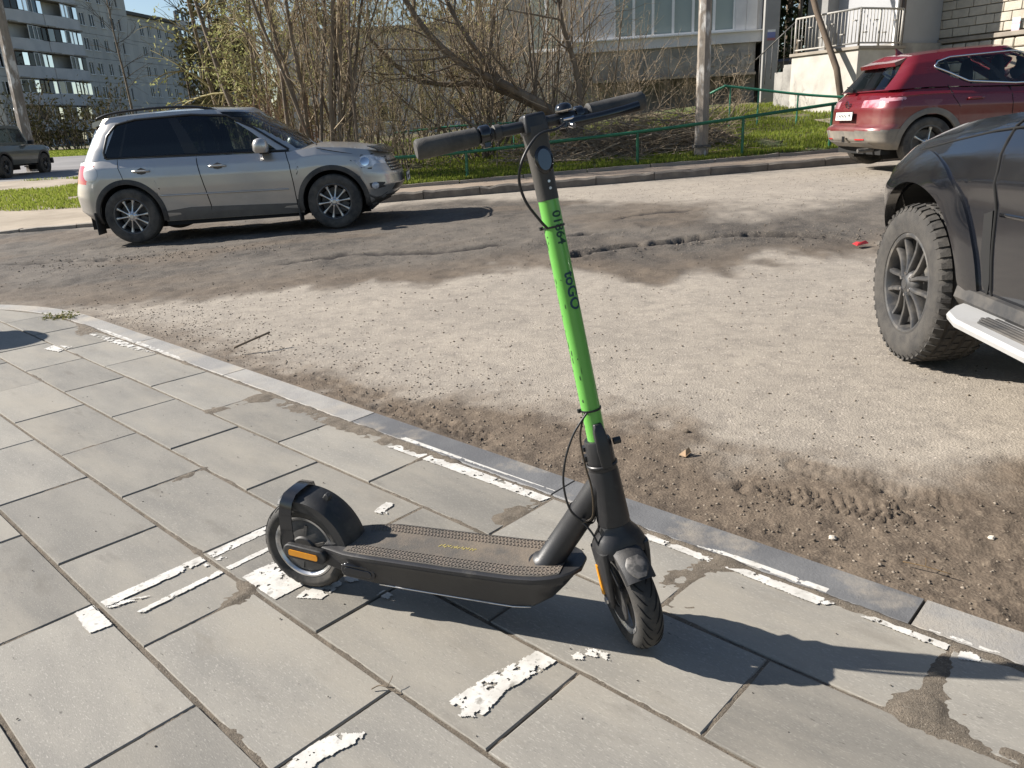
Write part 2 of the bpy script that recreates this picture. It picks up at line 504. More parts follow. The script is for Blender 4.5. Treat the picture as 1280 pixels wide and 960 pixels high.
def clip_poly(poly, fn):
    out = []
    for i in range(len(poly)):
        a, b = poly[i], poly[(i + 1) % len(poly)]
        fa, fb = fn(a), fn(b)
        if fa >= 0: out.append(a)
        if (fa >= 0) != (fb >= 0):
            t = fa / (fa - fb); out.append((a[0] + (b[0] - a[0]) * t, a[1] + (b[1] - a[1]) * t))
    return out
def slab_mesh(name, poly, th, ch, mat):
    n = len(poly); cx = sum(p[0] for p in poly) / n; cy = sum(p[1] for p in poly) / n
    ins = [(cx + (x - cx) * (1 - ch / max(0.02, math.hypot(x - cx, y - cy)) * 1.3), cy + (y - cy) * (1 - ch / max(0.02, math.hypot(x - cx, y - cy)) * 1.3)) for x, y in poly]
    V = [(x, y, -th) for x, y in poly] + [(x, y, -ch) for x, y in poly] + [(x, y, 0) for x, y in ins]
    Fc = [tuple(range(2 * n, 3 * n))]
    for i in range(n):
        j = (i + 1) % n
        Fc += [(i, j, n + j, n + i), (n + i, n + j, 2 * n + j, 2 * n + i)]
    me = bpy.data.meshes.new(name); me.from_pydata(V, [], Fc); me.materials.append(mat); me.update()
    return me
sa, sb = TLEN / 2 - 0.0035, ROWP / 2 - 0.0065
full = slab_mesh("paving_slab", [(-sa, -sb), (sa, -sb), (sa, sb), (-sa, sb)], 0.06, 0.0028, m_slab)
PH = {0: 0.3046, 1: 0.0, 2: 0.292, 3: -0.006, 4: 0.298}
rs = random.Random(4)
for k in range(-6, 5):
    n0 = ROW0 + ROWP * k
    ph = PH.get(k, 0.0 if k % 2 else 0.3)
    for j in range(-16, 6):
        d0 = ph + TLEN * j
        dc, nc = d0 + TLEN / 2, n0 + ROWP / 2
        x, y = W2(dc, nc)
        if y < -0.6 or x > 3.2 or x < -8.0 or dc > 2.4: continue
        corners = [(dc - sa, nc - sb), (dc + sa, nc - sb), (dc + sa, nc + sb), (dc - sa, nc + sb)]
        lim = lambda p: float(kerb_n(p[0], KI - 0.012)) - p[1] if p[0] > BEND - KR * 0.95 else -1.0
        if all(lim(c) >= 0 for c in corners): me = full
        else:
            pl = corners
            den = []
            for i in range(4):
                a, b = pl[i], pl[(i + 1) % 4]
                den += [(a[0] + (b[0] - a[0]) * t / 6, a[1] + (b[1] - a[1]) * t / 6) for t in range(6)]
            pl = clip_poly(den, lim)
            if len(pl) < 3: continue
            ar = abs(sum(pl[i][0] * pl[(i + 1) % len(pl)][1] - pl[(i + 1) % len(pl)][0] * pl[i][1] for i in range(len(pl)))) / 2
            if ar < 0.012: continue
            me = slab_mesh("paving_slab", [(p[0] - dc, p[1] - nc) for p in pl], 0.06, 0.0028, m_slab)
        s = bpy.data.objects.new("paving_slab", me)
        s.location = (x, y, rs.uniform(-0.0012, 0.0012))
        s.rotation_euler = (rs.gauss(0, 0.0016), rs.gauss(0, 0.0012), TH + rs.gauss(0, 0.0016))
        link(s, paving)

# kerb stones
kerb = empty("kerb"); tag(kerb, kind="structure")
KL = 1.13
def kerb_pt(d, base):
    """point on the kerb line; beyond BEND d is arc length"""
    if d >= BEND: return W2(d, base)
    r = KR + (base - KI); a = (BEND - d) / KR
    return W2(BEND - r * math.sin(a), base - r * (1 - math.cos(a)))
for j in range(-9, 4):
    d1 = -0.41 + KL * j + 0.004; d2 = -0.41 + KL * (j + 1) - 0.004
    ns = 8 if d1 < BEND + 0.1 else 3
    if d1 < -8.9: continue
    mb = MB(); secs = []
    prof = [(KI, -0.12), (KI, -0.004), (KI + 0.004, 0.0), (KO - 0.012, 0.002), (KO - 0.002, -0.008), (KO, -0.12)]
    for i in range(ns + 1):
        d = d1 + (d2 - d1) * i / ns
        row = []
        for n, z in prof:
            x, y = kerb_pt(d, n + rs.gauss(0, 0.0006)); row.append((x, y, z + 0.003))
        secs.append(row)
    mb.loft(secs)
    mb.build("kerb_stone", m_kerb_dark if j in (-2, -1) else m_kerb, kerb, 25)

# sand and dirt in the joints, spilling over some slab corners
gd = np.arange(-8.2, 1.6, 0.0105); gn = np.arange(-0.45, KI + 0.02, 0.0105)
Dg, Ng = np.meshgrid(gd, gn)
Xg, Yg = W2(Dg, Ng)
k = np.floor((Ng - ROW0) / ROWP)
dj_n = np.abs(Ng - (ROW0 + ROWP * np.round((Ng - ROW0) / ROWP)))
ph = np.where(k == 0, .3046, np.where(k == 1, 0., np.where(k == 2, .292, np.where(k == 3, -.006, np.where(k == 4, .298, np.where(k % 2 == 1, 0., .3))))))
dj_d = np.abs((Dg - ph) - TLEN * np.round((Dg - ph) / TLEN))
dj = np.minimum(dj_n, dj_d * 1.6)
n1 = fbm(Xg * 5, Yg * 5, 5, 5); n2 = fbm(Xg * 40, Yg * 40, 9, 3)
H = -0.0065 + 0.011 * np.clip(n1 - 0.52, 0, 1) / 0.3 * np.exp(-(dj / 0.013) ** 2) + (n2 - 0.5) * 0.0045 + (RNG.random(Dg.shape) - .5) * 0.0022
def patch(pts, wid, amp):
    global H
    ds, _ = poly_dist(Dg, Ng, pts)
    H = H + amp * np.exp(-(ds / wid) ** 2) * (0.15 + 1.25 * fbm(Dg * 16, Ng * 16, 17, 5))
patch([(-0.95, 1.60), (-0.91, 1.75)], 0.055, 0.0125)
patch([(-0.91, 1.50), (-0.82, 1.53)], 0.03, 0.008)
patch([(-0.31, 1.50), (-0.25, 1.56)], 0.05, 0.014)
patch([(-0.31, 1.47), (-0.02, 1.485)], 0.040, 0.012)
patch([(-0.30, 1.48), (-0.305, 1.74)], 0.03, 0.010)
patch([(-1.54, 1.70), (-1.56, 1.56)], 0.06, 0.011)
patch([(-1.57, 1.44), (-1.45, 1.46)], 0.02, 0.007)
patch([(-3.33, 1.47), (-3.28, 1.72)], 0.055, 0.012)
patch([(-3.35, 1.71), (-2.0, 1.75)], 0.045, 0.011)
patch([(-5.5, 1.70), (-5.75, 1.78)], 0.09, 0.010)
patch([(-2.15, 0.835), (-1.85, 0.835)], 0.022, 0.006)
patch([(-1.83, 0.79), (-1.85, 0.835)], 0.05, 0.010)
patch([(-2.73, 1.14), (-2.73, 0.98)], 0.035, 0.009)
patch([(-1.28, 0.53), (-1.40, 0.525)], 0.022, 0.007)
patch([(-8, 1.775), (-5.9, 1.775), (1.5, 1.775)], 0.022, 0.0085)
patch([(-1.3, 1.775), (0.6, 1.775)], 0.035, 0.004)
H = np.minimum(H, 0.010)
H = np.where(Ng > kerb_n(Dg, KI + 0.012), -0.05, H)
o = mesh_np("joint_sand", np.stack([Xg, Yg, H], -1).reshape(-1, 3), grid_faces(len(gd), len(gn)), m_sand, None, True)
tag(o, kind="stuff")
# bedding under the rest of the slabs
mb = MB(); mb.add([(*W2(-9.5, -2.2), -0.012), (*W2(2.6, -2.2), -0.012), (*W2(2.6, -0.44), -0.012), (*W2(-9.5, -0.44), -0.012)], [(0, 1, 2, 3)])
mb.add([(*W2(1.59, -0.44), -0.012), (*W2(2.6, -0.44), -0.012), (*W2(2.6, 1.8), -0.012), (*W2(1.59, 1.8), -0.012)], [(0, 1, 2, 3)])
tag(mb.build("paving_bed", m_sand, None, False), kind="structure")

# worn white paint on the slabs, laid as thin chipped sheets
def pip(px, py, poly):
    ins = np.zeros(px.shape, bool); n = len(poly)
    for i in range(n):
        (x1, y1), (x2, y2) = poly[i], poly[(i + 1) % n]
        c = ((y1 > py) != (y2 > py)) & (px < (x2 - x1) * (py - y1) / (y2 - y1 + 1e-12) + x1)
        ins ^= c
    return ins
paint_n = [0]
def paint(poly, wear=0.4, c=0.0032, on_kerb=False):
    paint_n[0] += 1; sd = paint_n[0] * 7.7
    a = np.array(poly)
    lo, hi = a.min(0) - 0.01, a.max(0) + 0.01
    c = max(c, 0.0021 * (-(lo[0] + hi[0]) / 2 + 0.5) * 0.5)
    D, Nn = np.meshgrid(np.arange(lo[0], hi[0], c), np.arange(lo[1], hi[1], c))
    jd = D + (fbm(D * 45, Nn * 45, sd, 3) - 0.5) * 0.0045; jn = Nn + (fbm(D * 45, Nn * 45, sd + 3, 3) - 0.5) * 0.0045
    keep = pip(jd, jn, poly)
    chip = fbm(D * 48, Nn * 48, sd + 9, 5)
    keep &= chip > (0.22 + 0.27 * wear * (0.3 + 1.4 * fbm(D * 7, Nn * 7, sd + 20, 3)))
    if not on_kerb:
        kk = np.floor((Nn - ROW0) / ROWP)
        dn = np.abs(Nn - (ROW0 + ROWP * np.round((Nn - ROW0) / ROWP)))
        pp = np.where(kk == 0, .3046, np.where(kk == 1, 0., np.where(kk == 2, .292, np.where(kk == 3, -.006, .298))))
        dq = np.abs((D - pp) - TLEN * np.round((D - pp) / TLEN))
        keep &= (dn > 0.010) & (dq > 0.006)
    ny_, nx_ = D.shape
    q = keep[:-1, :-1]
    if q.sum() == 0: return
    f = grid_faces(nx_, ny_)[q.ravel()]
    used, inv = np.unique(f, return_inverse=True)
    Xp, Yp = W2(D.ravel()[used], Nn.ravel()[used])
    jit = (RNG.random((len(used), 2)) - 0.5) * c * 0.7
    z = np.full(len(used), 0.0034 if on_kerb else 0.0031)
    o = mesh_np("painted_marking", np.stack([Xp + jit[:, 0], Yp + jit[:, 1], z], -1), inv.reshape(f.shape), m_paint, paving, None)
for pl, w, kb in [
    ([(-2.36, 1.788), (-2.33, 1.832), (-1.559, 1.855), (-1.549, 1.81)], 0.45, 1),
    ([(-2.33, 1.705), (-2.27, 1.767), (-1.527, 1.768), (-1.54, 1.722)], 0.3, 0),
    ([(-1.152, 1.735), (-1.141, 1.768), (-0.924, 1.766), (-0.925, 1.732)], 0.3, 0),
    ([(-0.995, 1.79), (-0.926, 1.806), (-0.618, 1.832), (-0.616, 1.788)], 0.35, 1),
    ([(-0.909, 1.738), (-0.891, 1.766), (-0.607, 1.763), (-0.612, 1.725)], 0.3, 0),
    ([(-0.63, 1.735), (-0.60, 1.765), (-0.51, 1.768), (-0.52, 1.74)], 1.25, 0),
    ([(-0.514, 1.745), (-0.476, 1.768), (-0.303, 1.767), (-0.304, 1.735)], 0.55, 0),
    ([(-0.293, 1.75), (-0.263, 1.768), (-0.245, 1.74), (-0.288, 1.72)], 0.2, 0),
    ([(-0.40, 1.79), (-0.30, 1.80), (-0.22, 1.80), (-0.25, 1.788)], 0.9, 1),
    ([(-2.112, 0.465), (-2.11, 0.523), (-1.975, 0.513), (-1.985, 0.458)], 0.1, 0),
    ([(-2.112, 0.51), (-2.129, 1.09), (-2.088, 1.075), (-2.074, 0.512)], 0.35, 0),
    ([(-2.08, 0.53), (-2.06, 0.54), (-2.03, 0.64), (-2.06, 0.6)], 0.6, 0),
    ([(-1.985, 0.578), (-2.00, 0.807), (-2.005, 1.02), (-1.985, 1.0), (-1.978, 0.825), (-1.967, 0.59)], 0.4, 0),
    ([(-2.11, 0.79), (-2.10, 0.86), (-2.03, 0.88), (-2.05, 0.81)], 1.1, 0),
    ([(-1.914, 0.839), (-1.913, 0.96), (-1.80, 0.99), (-1.738, 0.95), (-1.738, 0.837)], 0.4, 0),
    ([(-1.70, 0.89), (-1.72, 0.96), (-1.70, 1.05), (-1.651, 1.12), (-1.60, 1.11), (-1.65, 1.02), (-1.64, 0.93)], 0.75, 0),
    ([(-1.535, 1.04), (-1.54, 1.065), (-1.50, 1.065), (-1.495, 1.045)], 0.1, 0),
    ([(-1.084, 0.885), (-1.075, 1.0), (-1.04, 1.155), (-0.985, 1.144), (-1.01, 0.99), (-0.995, 0.90), (-1.03, 0.868)], 0.5, 0),
    ([(-0.99, 1.145), (-0.955, 1.225), (-0.90, 1.245), (-0.93, 1.19)], 1.35, 0),
    ([(-0.955, 1.221), (-0.852, 1.255), (-0.849, 1.235), (-0.949, 1.197)], 1.3, 0),
    ([(-1.198, 0.538), (-1.216, 0.604), (-1.196, 0.669), (-1.152, 0.709), (-1.140, 0.69), (-1.163, 0.607), (-1.150, 0.548)], 0.45, 0),
    ([(-1.06, 0.62), (-1.05, 0.66), (-1.02, 0.65), (-1.03, 0.61)], 0.3, 0),
    ([(-5.6, 1.795), (-5.2, 1.835), (-4.31, 1.802), (-4.317, 1.79), (-5.1, 1.79)], 0.75, 1),
    ([(-5.5, 1.70), (-5.2, 1.762), (-4.56, 1.766), (-4.75, 1.715), (-5.1, 1.70)], 0.95, 0),
    ([(-5.30, 1.38), (-5.35, 1.46), (-5.2, 1.51), (-5.14, 1.41)], 0.45, 0),
    ([(-1.93, 1.33), (-1.95, 1.40), (-1.90, 1.42), (-1.88, 1.34)], 1.2, 0),
    ([(-1.75, 1.24), (-1.78, 1.33), (-1.70, 1.36), (-1.68, 1.27)], 0.8, 0)]:
    paint(pl, w, on_kerb=bool(kb))

# ------------------------------------------------------------------ far kerb, far pavement, verge
m_conc = M("old_concrete", (0.34, 0.30, 0.245), 0.9, (0.24, 0.21, 0.175), 2.5, 0.38, 0.66, bump=0.5, bscale=40)
m_pavefar = M("dusty_pavement", (0.27, 0.215, 0.165), 0.95, (0.235, 0.182, 0.135), 1.1, 0.4, 0.66, bump=0.4, bscale=30)
m_kerbfar = M("grimy_kerb", (0.185, 0.162, 0.135), 0.9, (0.115, 0.10, 0.085), 5, 0.38, 0.66, bump=0.6, bscale=40, rnd=.1)
fk = empty("far_kerb"); tag(fk, kind="structure")
KY = 13.68
x = -2.35
i = 0
while x < 13:
    l = rs.choice([0.98, 1.0, 1.02, 0.97])
    mb = MB(); secs = []
    for t in range(7):
        xx = x + 0.006 + (l - 0.012) * t / 6
        yy = KY + 0.004 * rs.gauss(0, 1)
        b = lz(xx, KY)
        hh = 0.115 + rs.gauss(0, 0.011)
        secs.append([(xx, yy, b - 0.1), (xx, yy + rs.gauss(0, .004), b + hh - 0.03), (xx, yy + 0.022 + abs(rs.gauss(0, .008)), b + hh), (xx, KY + 0.15, b + hh - 0.004), (xx, KY + 0.15, b - 0.1)])
    mb.loft(secs); mb.build("kerb_stone", m_kerbfar, fk, 20)
    x += l; i += 1
x = -10.4                       # the low, sunken kerb left of the silver car
while x < -2.5:
    mb = MB(); secs = []
    for t in range(4):
        xx = x + 0.01 + 0.98 * t / 3
        b = lz(xx, KY); hh = 0.045 + rs.gauss(0, 0.006)
        secs.append([(xx, KY, b - 0.1), (xx, KY, b + hh - .01), (xx, KY + 0.02, b + hh), (xx, KY + 0.16, b + hh), (xx, KY + 0.16, b - 0.1)])
    mb.loft(secs); mb.build("kerb_stone", m_conc, fk, 20)
    x += 1.0
def sheet(name, xs, ys, zf, mat, kind="structure", dens=0.3, mask=None):
    X, Y = np.meshgrid(np.arange(xs[0], xs[1] + 1e-6, dens), np.arange(ys[0], ys[1] + 1e-6, dens))
    Z = zf(X, Y)
    f = grid_faces(X.shape[1], X.shape[0])
    if mask is not None:
        mk = mask(X, Y); f = f[mk.ravel()[f].all(1)]
    o = mesh_np(name, np.stack([X, Y, Z], -1).reshape(-1, 3), f, mat, None, True)
    return tag(o, kind=kind)
sheet("far_pavement", (-3.2, 13), (KY + 0.149, 15.1), lambda X, Y: land_z(X, Y) + 0.104 + (fbm(X * 2, Y * 2, 3, 4) - .5) * 0.012, m_pavefar, dens=0.1)
edg = empty("pavement_edging"); tag(edg, kind="structure")
x = -2.0
while x < 9.0:
    mb = MB(); secs = []
    for t in range(5):
        xx = x + .01 + 1.18 * t / 4; b = lz(xx, 15.0); hh = 0.165 + rs.gauss(0, .006); y0 = 15.0 + rs.gauss(0, .006)
        secs.append([(xx, y0, b), (xx, y0, b + hh), (xx, y0 + .07, b + hh), (xx, y0 + .07, b)])
    mb.loft(secs); mb.build("edging_stone", m_conc, edg, 20); x += 1.2
m_verge = M("verge_soil", (0.125, 0.092, 0.055), 0.95, (0.075, 0.10, 0.025), 0.9, 0.38, 0.6, bump=0.8, bscale=12, dust=(0.27, 0.215, 0.14), dustlo=0.52, dusthi=0.72, dscale=1.4)
def verge_z(X, Y): return land_z(X, Y) + 0.13 + (fbm(X * 1.3, Y * 1.3, 23, 4) - .5) * 0.14 * sstep(15.05, 15.9, Y)
sheet("verge", (-6.5, 16), (15.06, 31), verge_z, m_verge, dens=0.16)
m_lsoil = M("light_dry_soil", (0.37, 0.31, 0.235), 0.95, (0.25, 0.205, 0.15), 0.8, 0.4, 0.65, bump=0.6, bscale=10)
sheet("dirt_path", (-60, -3.4), (KY + 0.155, 27.7), lambda X, Y: land_z(X, Y) + 0.02 + (fbm(X * 1.5, Y * 1.5, 29, 4) - .5) * 0.05, m_lsoil, dens=0.3)
m_aspfar = M("grey_asphalt", (0.23, 0.22, 0.215), 0.85, (0.17, 0.163, 0.16), 0.5, 0.35, 0.65, bump=0.3, bscale=8)
sheet("side_road", (-60, -8), (27.5, 50), lambda X, Y: land_z(X, Y) + 0.01, m_aspfar, dens=1.0)
sheet("footpath", (7.2, 11.5), (17.2, 18.6), lambda X, Y: verge_z(X, Y) + 0.05, m_lsoil, dens=0.2)
# ================================================================== KICK SCOOTER
m_blk = M("black_paint_metal", (0.020, 0.020, 0.022), 0.42, (0.030, 0.030, 0.031), 14, 0.4, 0.7, bump=0.05, bscale=200, dust=(0.13, 0.118, 0.10), dustlo=0.55, dusthi=0.98, dscale=9)
m_blkp = M("black_plastic", (0.022, 0.022, 0.023), 0.55, bump=0.12, bscale=300, dust=(0.14, 0.128, 0.11), dustlo=0.48, dusthi=0.95, dscale=14)
m_blkgloss = M("glossy_black_plastic", (0.010, 0.011, 0.014), 0.16, coat=0.4, dust=(0.10, 0.095, 0.085), dustlo=0.58, dusthi=1.0, dscale=12)
m_rub = M("tyre_rubber", (0.026, 0.025, 0.024), 0.78, (0.042, 0.040, 0.037), 12, 0.4, 0.65, bump=0.15, bscale=150, dust=(0.16, 0.14, 0.115), dustlo=0.46, dusthi=0.95, dscale=11)
m_groove = M("tread_groove", (0.006, 0.006, 0.006), 0.9)
m_grip = M("grip_rubber", (0.032, 0.032, 0.032), 0.7, bump=0.15, bscale=260, dust=(0.17, 0.15, 0.125), dustlo=0.42, dusthi=0.95, dscale=12)
m_green = M("green_lacquer", (0.125, 0.40, 0.065), 0.33, (0.15, 0.45, 0.08), 5, coat=0.35, dust=(0.32, 0.5, 0.2), dustlo=0.62, dusthi=0.9, dscale=26)
m_chip = M("bare_scratch", (0.03, 0.05, 0.025), 0.7)
m_mat = M("footboard_rubber", (0.088, 0.080, 0.070), 0.85, (0.125, 0.105, 0.085), 16, 0.38, 0.66, bump=0.25, bscale=160, dust=(0.24, 0.185, 0.13), dustlo=0.46, dusthi=0.8, dscale=7)
m_rib = M("footboard_rib", (0.165, 0.13, 0.105), 0.85, (0.09, 0.08, 0.068), 30)
m_amber = M("amber_reflector", (0.78, 0.33, 0.015), 0.3, (0.70, 0.26, 0.01), 40, coat=0.4)
m_alu = M("bare_aluminium", (0.62, 0.61, 0.60), 0.32, metal=0.9, dust=(0.3, 0.28, 0.25), dustlo=0.5, dscale=20)
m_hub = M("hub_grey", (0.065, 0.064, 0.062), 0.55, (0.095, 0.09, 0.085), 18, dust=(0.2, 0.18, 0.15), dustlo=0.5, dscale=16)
m_chrome = M("chrome", (0.75, 0.75, 0.76), 0.12, metal=1.0)
m_yel = M("faded_yellow_print", (0.40, 0.33, 0.10), 0.8, (0.28, 0.23, 0.09), 60)
m_ink = M("dark_green_print", (0.012, 0.055, 0.03), 0.6)
m_disp = M("display_glass", (0.03, 0.05, 0.085), 0.10, coat=0.6)

SB = Vector((-0.585, 1.888, 0)); SD = Vector((0.939, -0.345, 0)).normalized()
scoot = empty("kick_scooter", SB, math.atan2(SD.y, SD.x), "green and black electric kick scooter standing on grey paving slabs", "scooter")
WR = 0.131
def tyre_profile(r, w, rim):
    h = r - rim
    P = []
    for a in np.linspace(-100, 100, 17):
        t = R(a); P.append((r - h * 0.52 + h * 0.52 * math.cos(t), w / 2 * math.sin(t)))
    P = [(rim, -w * 0.36)] + P + [(rim, w * 0.36)]
    return P
def scooter_wheel(parent, X, motor):
    w = bpy.data.objects.new("wheel", None); w.empty_display_size = .1; link(w, parent)
    mb = MB(); mb.lathe(tyre_profile(WR, 0.064, 0.088), 64, X, closed=True); mb.build("tyre", m_rub, w, 50)
    g = MB()
    n = 26
    for i in range(n):
        for sgn in (-1, 1):
            a0 = 2 * math.pi * (i + (0.5 if sgn > 0 else 0)) / n
            pts = []
            for t in np.linspace(0, 1, 6):
                y = sgn * (0.005 + 0.021 * t)
                r = WR - 0.0215 + 0.0215 * math.sqrt(max(0, 1 - (y / 0.0325) ** 2)) + 0.0001
                a = a0 + 0.20 * t * t + 0.12 * t
                pts.append((r * math.cos(a), y, r * math.sin(a)))
            g.tube(pts, [0.0008, .0016, .0019, .0019, .0016, .0007], 5, X)
    g.build("tread_grooves", m_groove, w, True)
    r = MB()
    r.lathe([(0.089, -0.024), (0.091, -0.026), (0.086, -0.0262), (0.080, -0.021), (0.079, 0), (0.080, .021), (0.086, .0262), (0.091, .026), (0.089, .024)], 48, X, closed=True)
    r.build("rim", m_alu, w, 40)
    h = MB()
    if motor:
        h.lathe([(0.001, -0.031), (0.030, -0.031), (0.034, -0.027), (0.062, -0.024), (0.079, -0.017), (0.079, 0.017), (0.062, .024), (.034, .027), (.03, .031), (.001, .031)], 40, X)
        for i in range(6):
            a = 2 * math.pi * i / 6 + .3
            for y in (-0.0255, 0.0255):
                h.box((0, 0, 0), (0.030, 0.004, 0.009), X @ Matrix.Translation((0.053 * math.cos(a), y * 0.97, 0.053 * math.sin(a))) @ Matrix.Rotation(-a, 4, 'Y'))
        h.build("hub_motor", m_hub, w, 35)
    else:
        h.lathe([(0.001, -0.028), (0.022, -0.028), (0.024, -0.02), (0.024, .02), (.022, .028), (.001, .028)], 32, X)
        for i in range(5):
            a = 2 * math.pi * i / 5
            h.box((0.052, 0, 0), (0.062, 0.022, 0.018), X @ Matrix.Rotation(a, 4, 'Y'))
        h.build("hub", m_hub, w, 35)
        b = MB(); b.lathe([(.025, -.034), (.058, -.034), (.058, -.030), (.025, -.030)], 36, X, closed=True); b.build("brake_drum", m_blkp, w, 35)
    return w
Xr = Matrix.Translation((0.008, 0, WR))
scooter_wheel(scoot, Xr, True)

# deck
def oct_sec(x, hw, hb, zt, zb, ch=0.02):
    return [(x, -hw, zt), (x, -hw - 0.001, zt - 0.008), (x, -hw + 0.004, zt - ch), (x, -hb, zb + 0.006), (x, -hb + 0.008, zb), (x, hb - 0.008, zb), (x, hb, zb + .006), (x, hw - .004, zt - ch), (x, hw + .001, zt - .008), (x, hw, zt)]
mb = MB()
mb.loft([oct_sec(0.075, .050, .050, .150, .118, .014), oct_sec(.115, .062, .056, .158, .106), oct_sec(.17, .079, .066, .163, .095), oct_sec(.24, .088, .072, .165, .083), oct_sec(.45, .090, .074, .168, .082), oct_sec(.62, .090, .074, .172, .085), oct_sec(.675, .088, .070, .175, .092), oct_sec(.72, .080, .058, .179, .118), oct_sec(.75, .064, .044, .182, .150), oct_sec(.768, .040, .030, .184, .172, .006)])
deck = mb.build("deck", m_blk, scoot, 28)
# thin lip plate and skid strip
mb = MB()
def outline(x): return np.interp(x, [.07, .115, .17, .24, .45, .63, .69, .735, .765, .785], [.050, .064, .083, .0925, .0945, .0945, .0915, .079, .056, .026])
def ztop(x): return np.interp(x, [.07, .24, .45, .62, .70, .785], [.152, .166, .169, .173, .179, .188])
xsn = list(np.linspace(.085, .785, 36))
secs = [[(x, -outline(x), ztop(x) - .003), (x, -outline(x), ztop(x) + .005), (x, -outline(x) + .006, ztop(x) + .008), (x, outline(x) - .006, ztop(x) + .008), (x, outline(x), ztop(x) + .005), (x, outline(x), ztop(x) - .003)] for x in xsn]
mb.loft(secs); mb.build("footboard", m_blk, scoot, 30)
mb = MB()
secs = [[(x, -outline(x) + .011, ztop(x) + .0085), (x, -outline(x) + .0125, ztop(x) + .0105), (x, outline(x) - .0125, ztop(x) + .0105), (x, outline(x) - .011, ztop(x) + .0085)] for x in np.linspace(.16, .74, 30)]
mb.loft(secs); mb.build("grip_mat", m_mat, scoot, 30)
mb = MB()
for sgn in (-1, 1):
    for row in range(5):
        x = .175 + 0.003 * row
        while x < .735:
            y = sgn * (outline(x) - .0165 - row * .0078)
            if abs(y) > .028 and outline(x) > .05:
                z = ztop(x) + .0105
                a = R(38 if row % 2 == 0 else -38)
                Xm = Matrix.Translation((x, y, z)) @ Matrix.Rotation(a, 4, 'Z')
                mb.box((0, 0, 0.0006), (.0078, .0030, .0022), Xm, .7)
            x += .0096
ob = mb.build("grip_ribs", m_rib, scoot, False); tag(ob, kind="stuff")
mb = MB()
for i, (l, s) in enumerate([(.013, 0), (.010, .004), (.015, 0), (.010, .003), (.012, .0), (.015, .002), (.011, 0), (.010, .003), (.014, 0), (.010, .002), (.012, 0), (.013, 0)]):
    x = .405 + i * .0085
    mb.box((0, 0, 0), (.0028, l, .0006), Matrix.Translation((x, .004 + s, ztop(x) + .0110)) @ Matrix.Rotation(R(-24), 4, 'Z'))
    if i % 3: mb.box((x + .003, .006 - s, ztop(x) + .0110), (.0055, .0022, .0006))
mb.build("deck_lettering", m_yel, scoot, False)
mb = MB()
mb.tube([(x, -np.interp(x, [.1, .17, .24, .62, .69], [.056, .066, .0725, .0745, .07]), np.interp(x, [.1, .17, .24, .62, .69], [.11, .098, .087, .089, .096])) for x in np.linspace(.26, .67, 10)], .0022, 6)
mb.build("lower_trim", m_alu, scoot, True)
# rear arms, reflector pods, charge cover
mb = MB()
for s in (-1, 1):
    mb.loft([[(.20, s * .062, .150), (.20, s * .072, .150), (.20, s * .072, .098), (.20, s * .062, .098)],
             [(.10, s * .050, .150), (.10, s * .060, .150), (.10, s * .060, .110), (.10, s * .050, .110)],
             [(.03, s * .044, .153), (.03, s * .055, .153), (.03, s * .055, .112), (.03, s * .044, .112)],
             [(-.015, s * .043, .147), (-.015, s * .054, .147), (-.015, s * .054, .118), (-.015, s * .043, .118)]])
mb.build("rear_fork", m_blk, scoot, 30, .003)
def rrect(w, h, r, n=5):
    P = []
    for cx, cy, a0 in ((w / 2 - r, h / 2 - r, 0), (-w / 2 + r, h / 2 - r, 90), (-w / 2 + r, -h / 2 + r, 180), (w / 2 - r, -h / 2 + r, 270)):
        for i in range(n + 1):
            a = R(a0 + 90 * i / n); P.append((cx + r * math.cos(a), cy + r * math.sin(a)))
    return P
XZ = Matrix.Rotation(R(90), 4, 'X')       # xy polygon -> xz plane, extruded towards -y
for s in (-1, 1):
    X0 = Matrix.Translation((0.042, s * .058 if s < 0 else .076, .142)) @ Matrix.Rotation(R(5), 4, 'Y') @ XZ
    mb = MB(); mb.prism(rrect(.128, .040, .018), 0, .018, X0); pod = mb.build("reflector_mount", m_blkp, scoot, 40, .003)
    mb = MB()
    yo = -.0768 if s < 0 else .0768
    mb.prism(rrect(.088, .017, .005), 0, .002, Matrix.Translation((0.040, yo if s < 0 else yo + .002, .141)) @ Matrix.Rotation(R(5), 4, 'Y') @ XZ)
    mb.build("reflector", m_amber, pod, 40)
mb = MB(); mb.prism(rrect(.098, .036, .017), 0, .012, Matrix.Translation((.205, -.0700, .117)) @ Matrix.Rotation(R(4), 4, 'Y') @ Matrix.Rotation(R(-7), 4, 'X') @ XZ)
mb.prism(rrect(.080, .020, .010), 0, .014, Matrix.Translation((.205, -.0700, .117)) @ Matrix.Rotation(R(4), 4, 'Y') @ Matrix.Rotation(R(-7), 4, 'X') @ XZ)
mb.box((.185, -.083, .136), (.05, .004, .004)); mb.build("charge_port_cover", m_blkgloss, scoot, 40, .002)
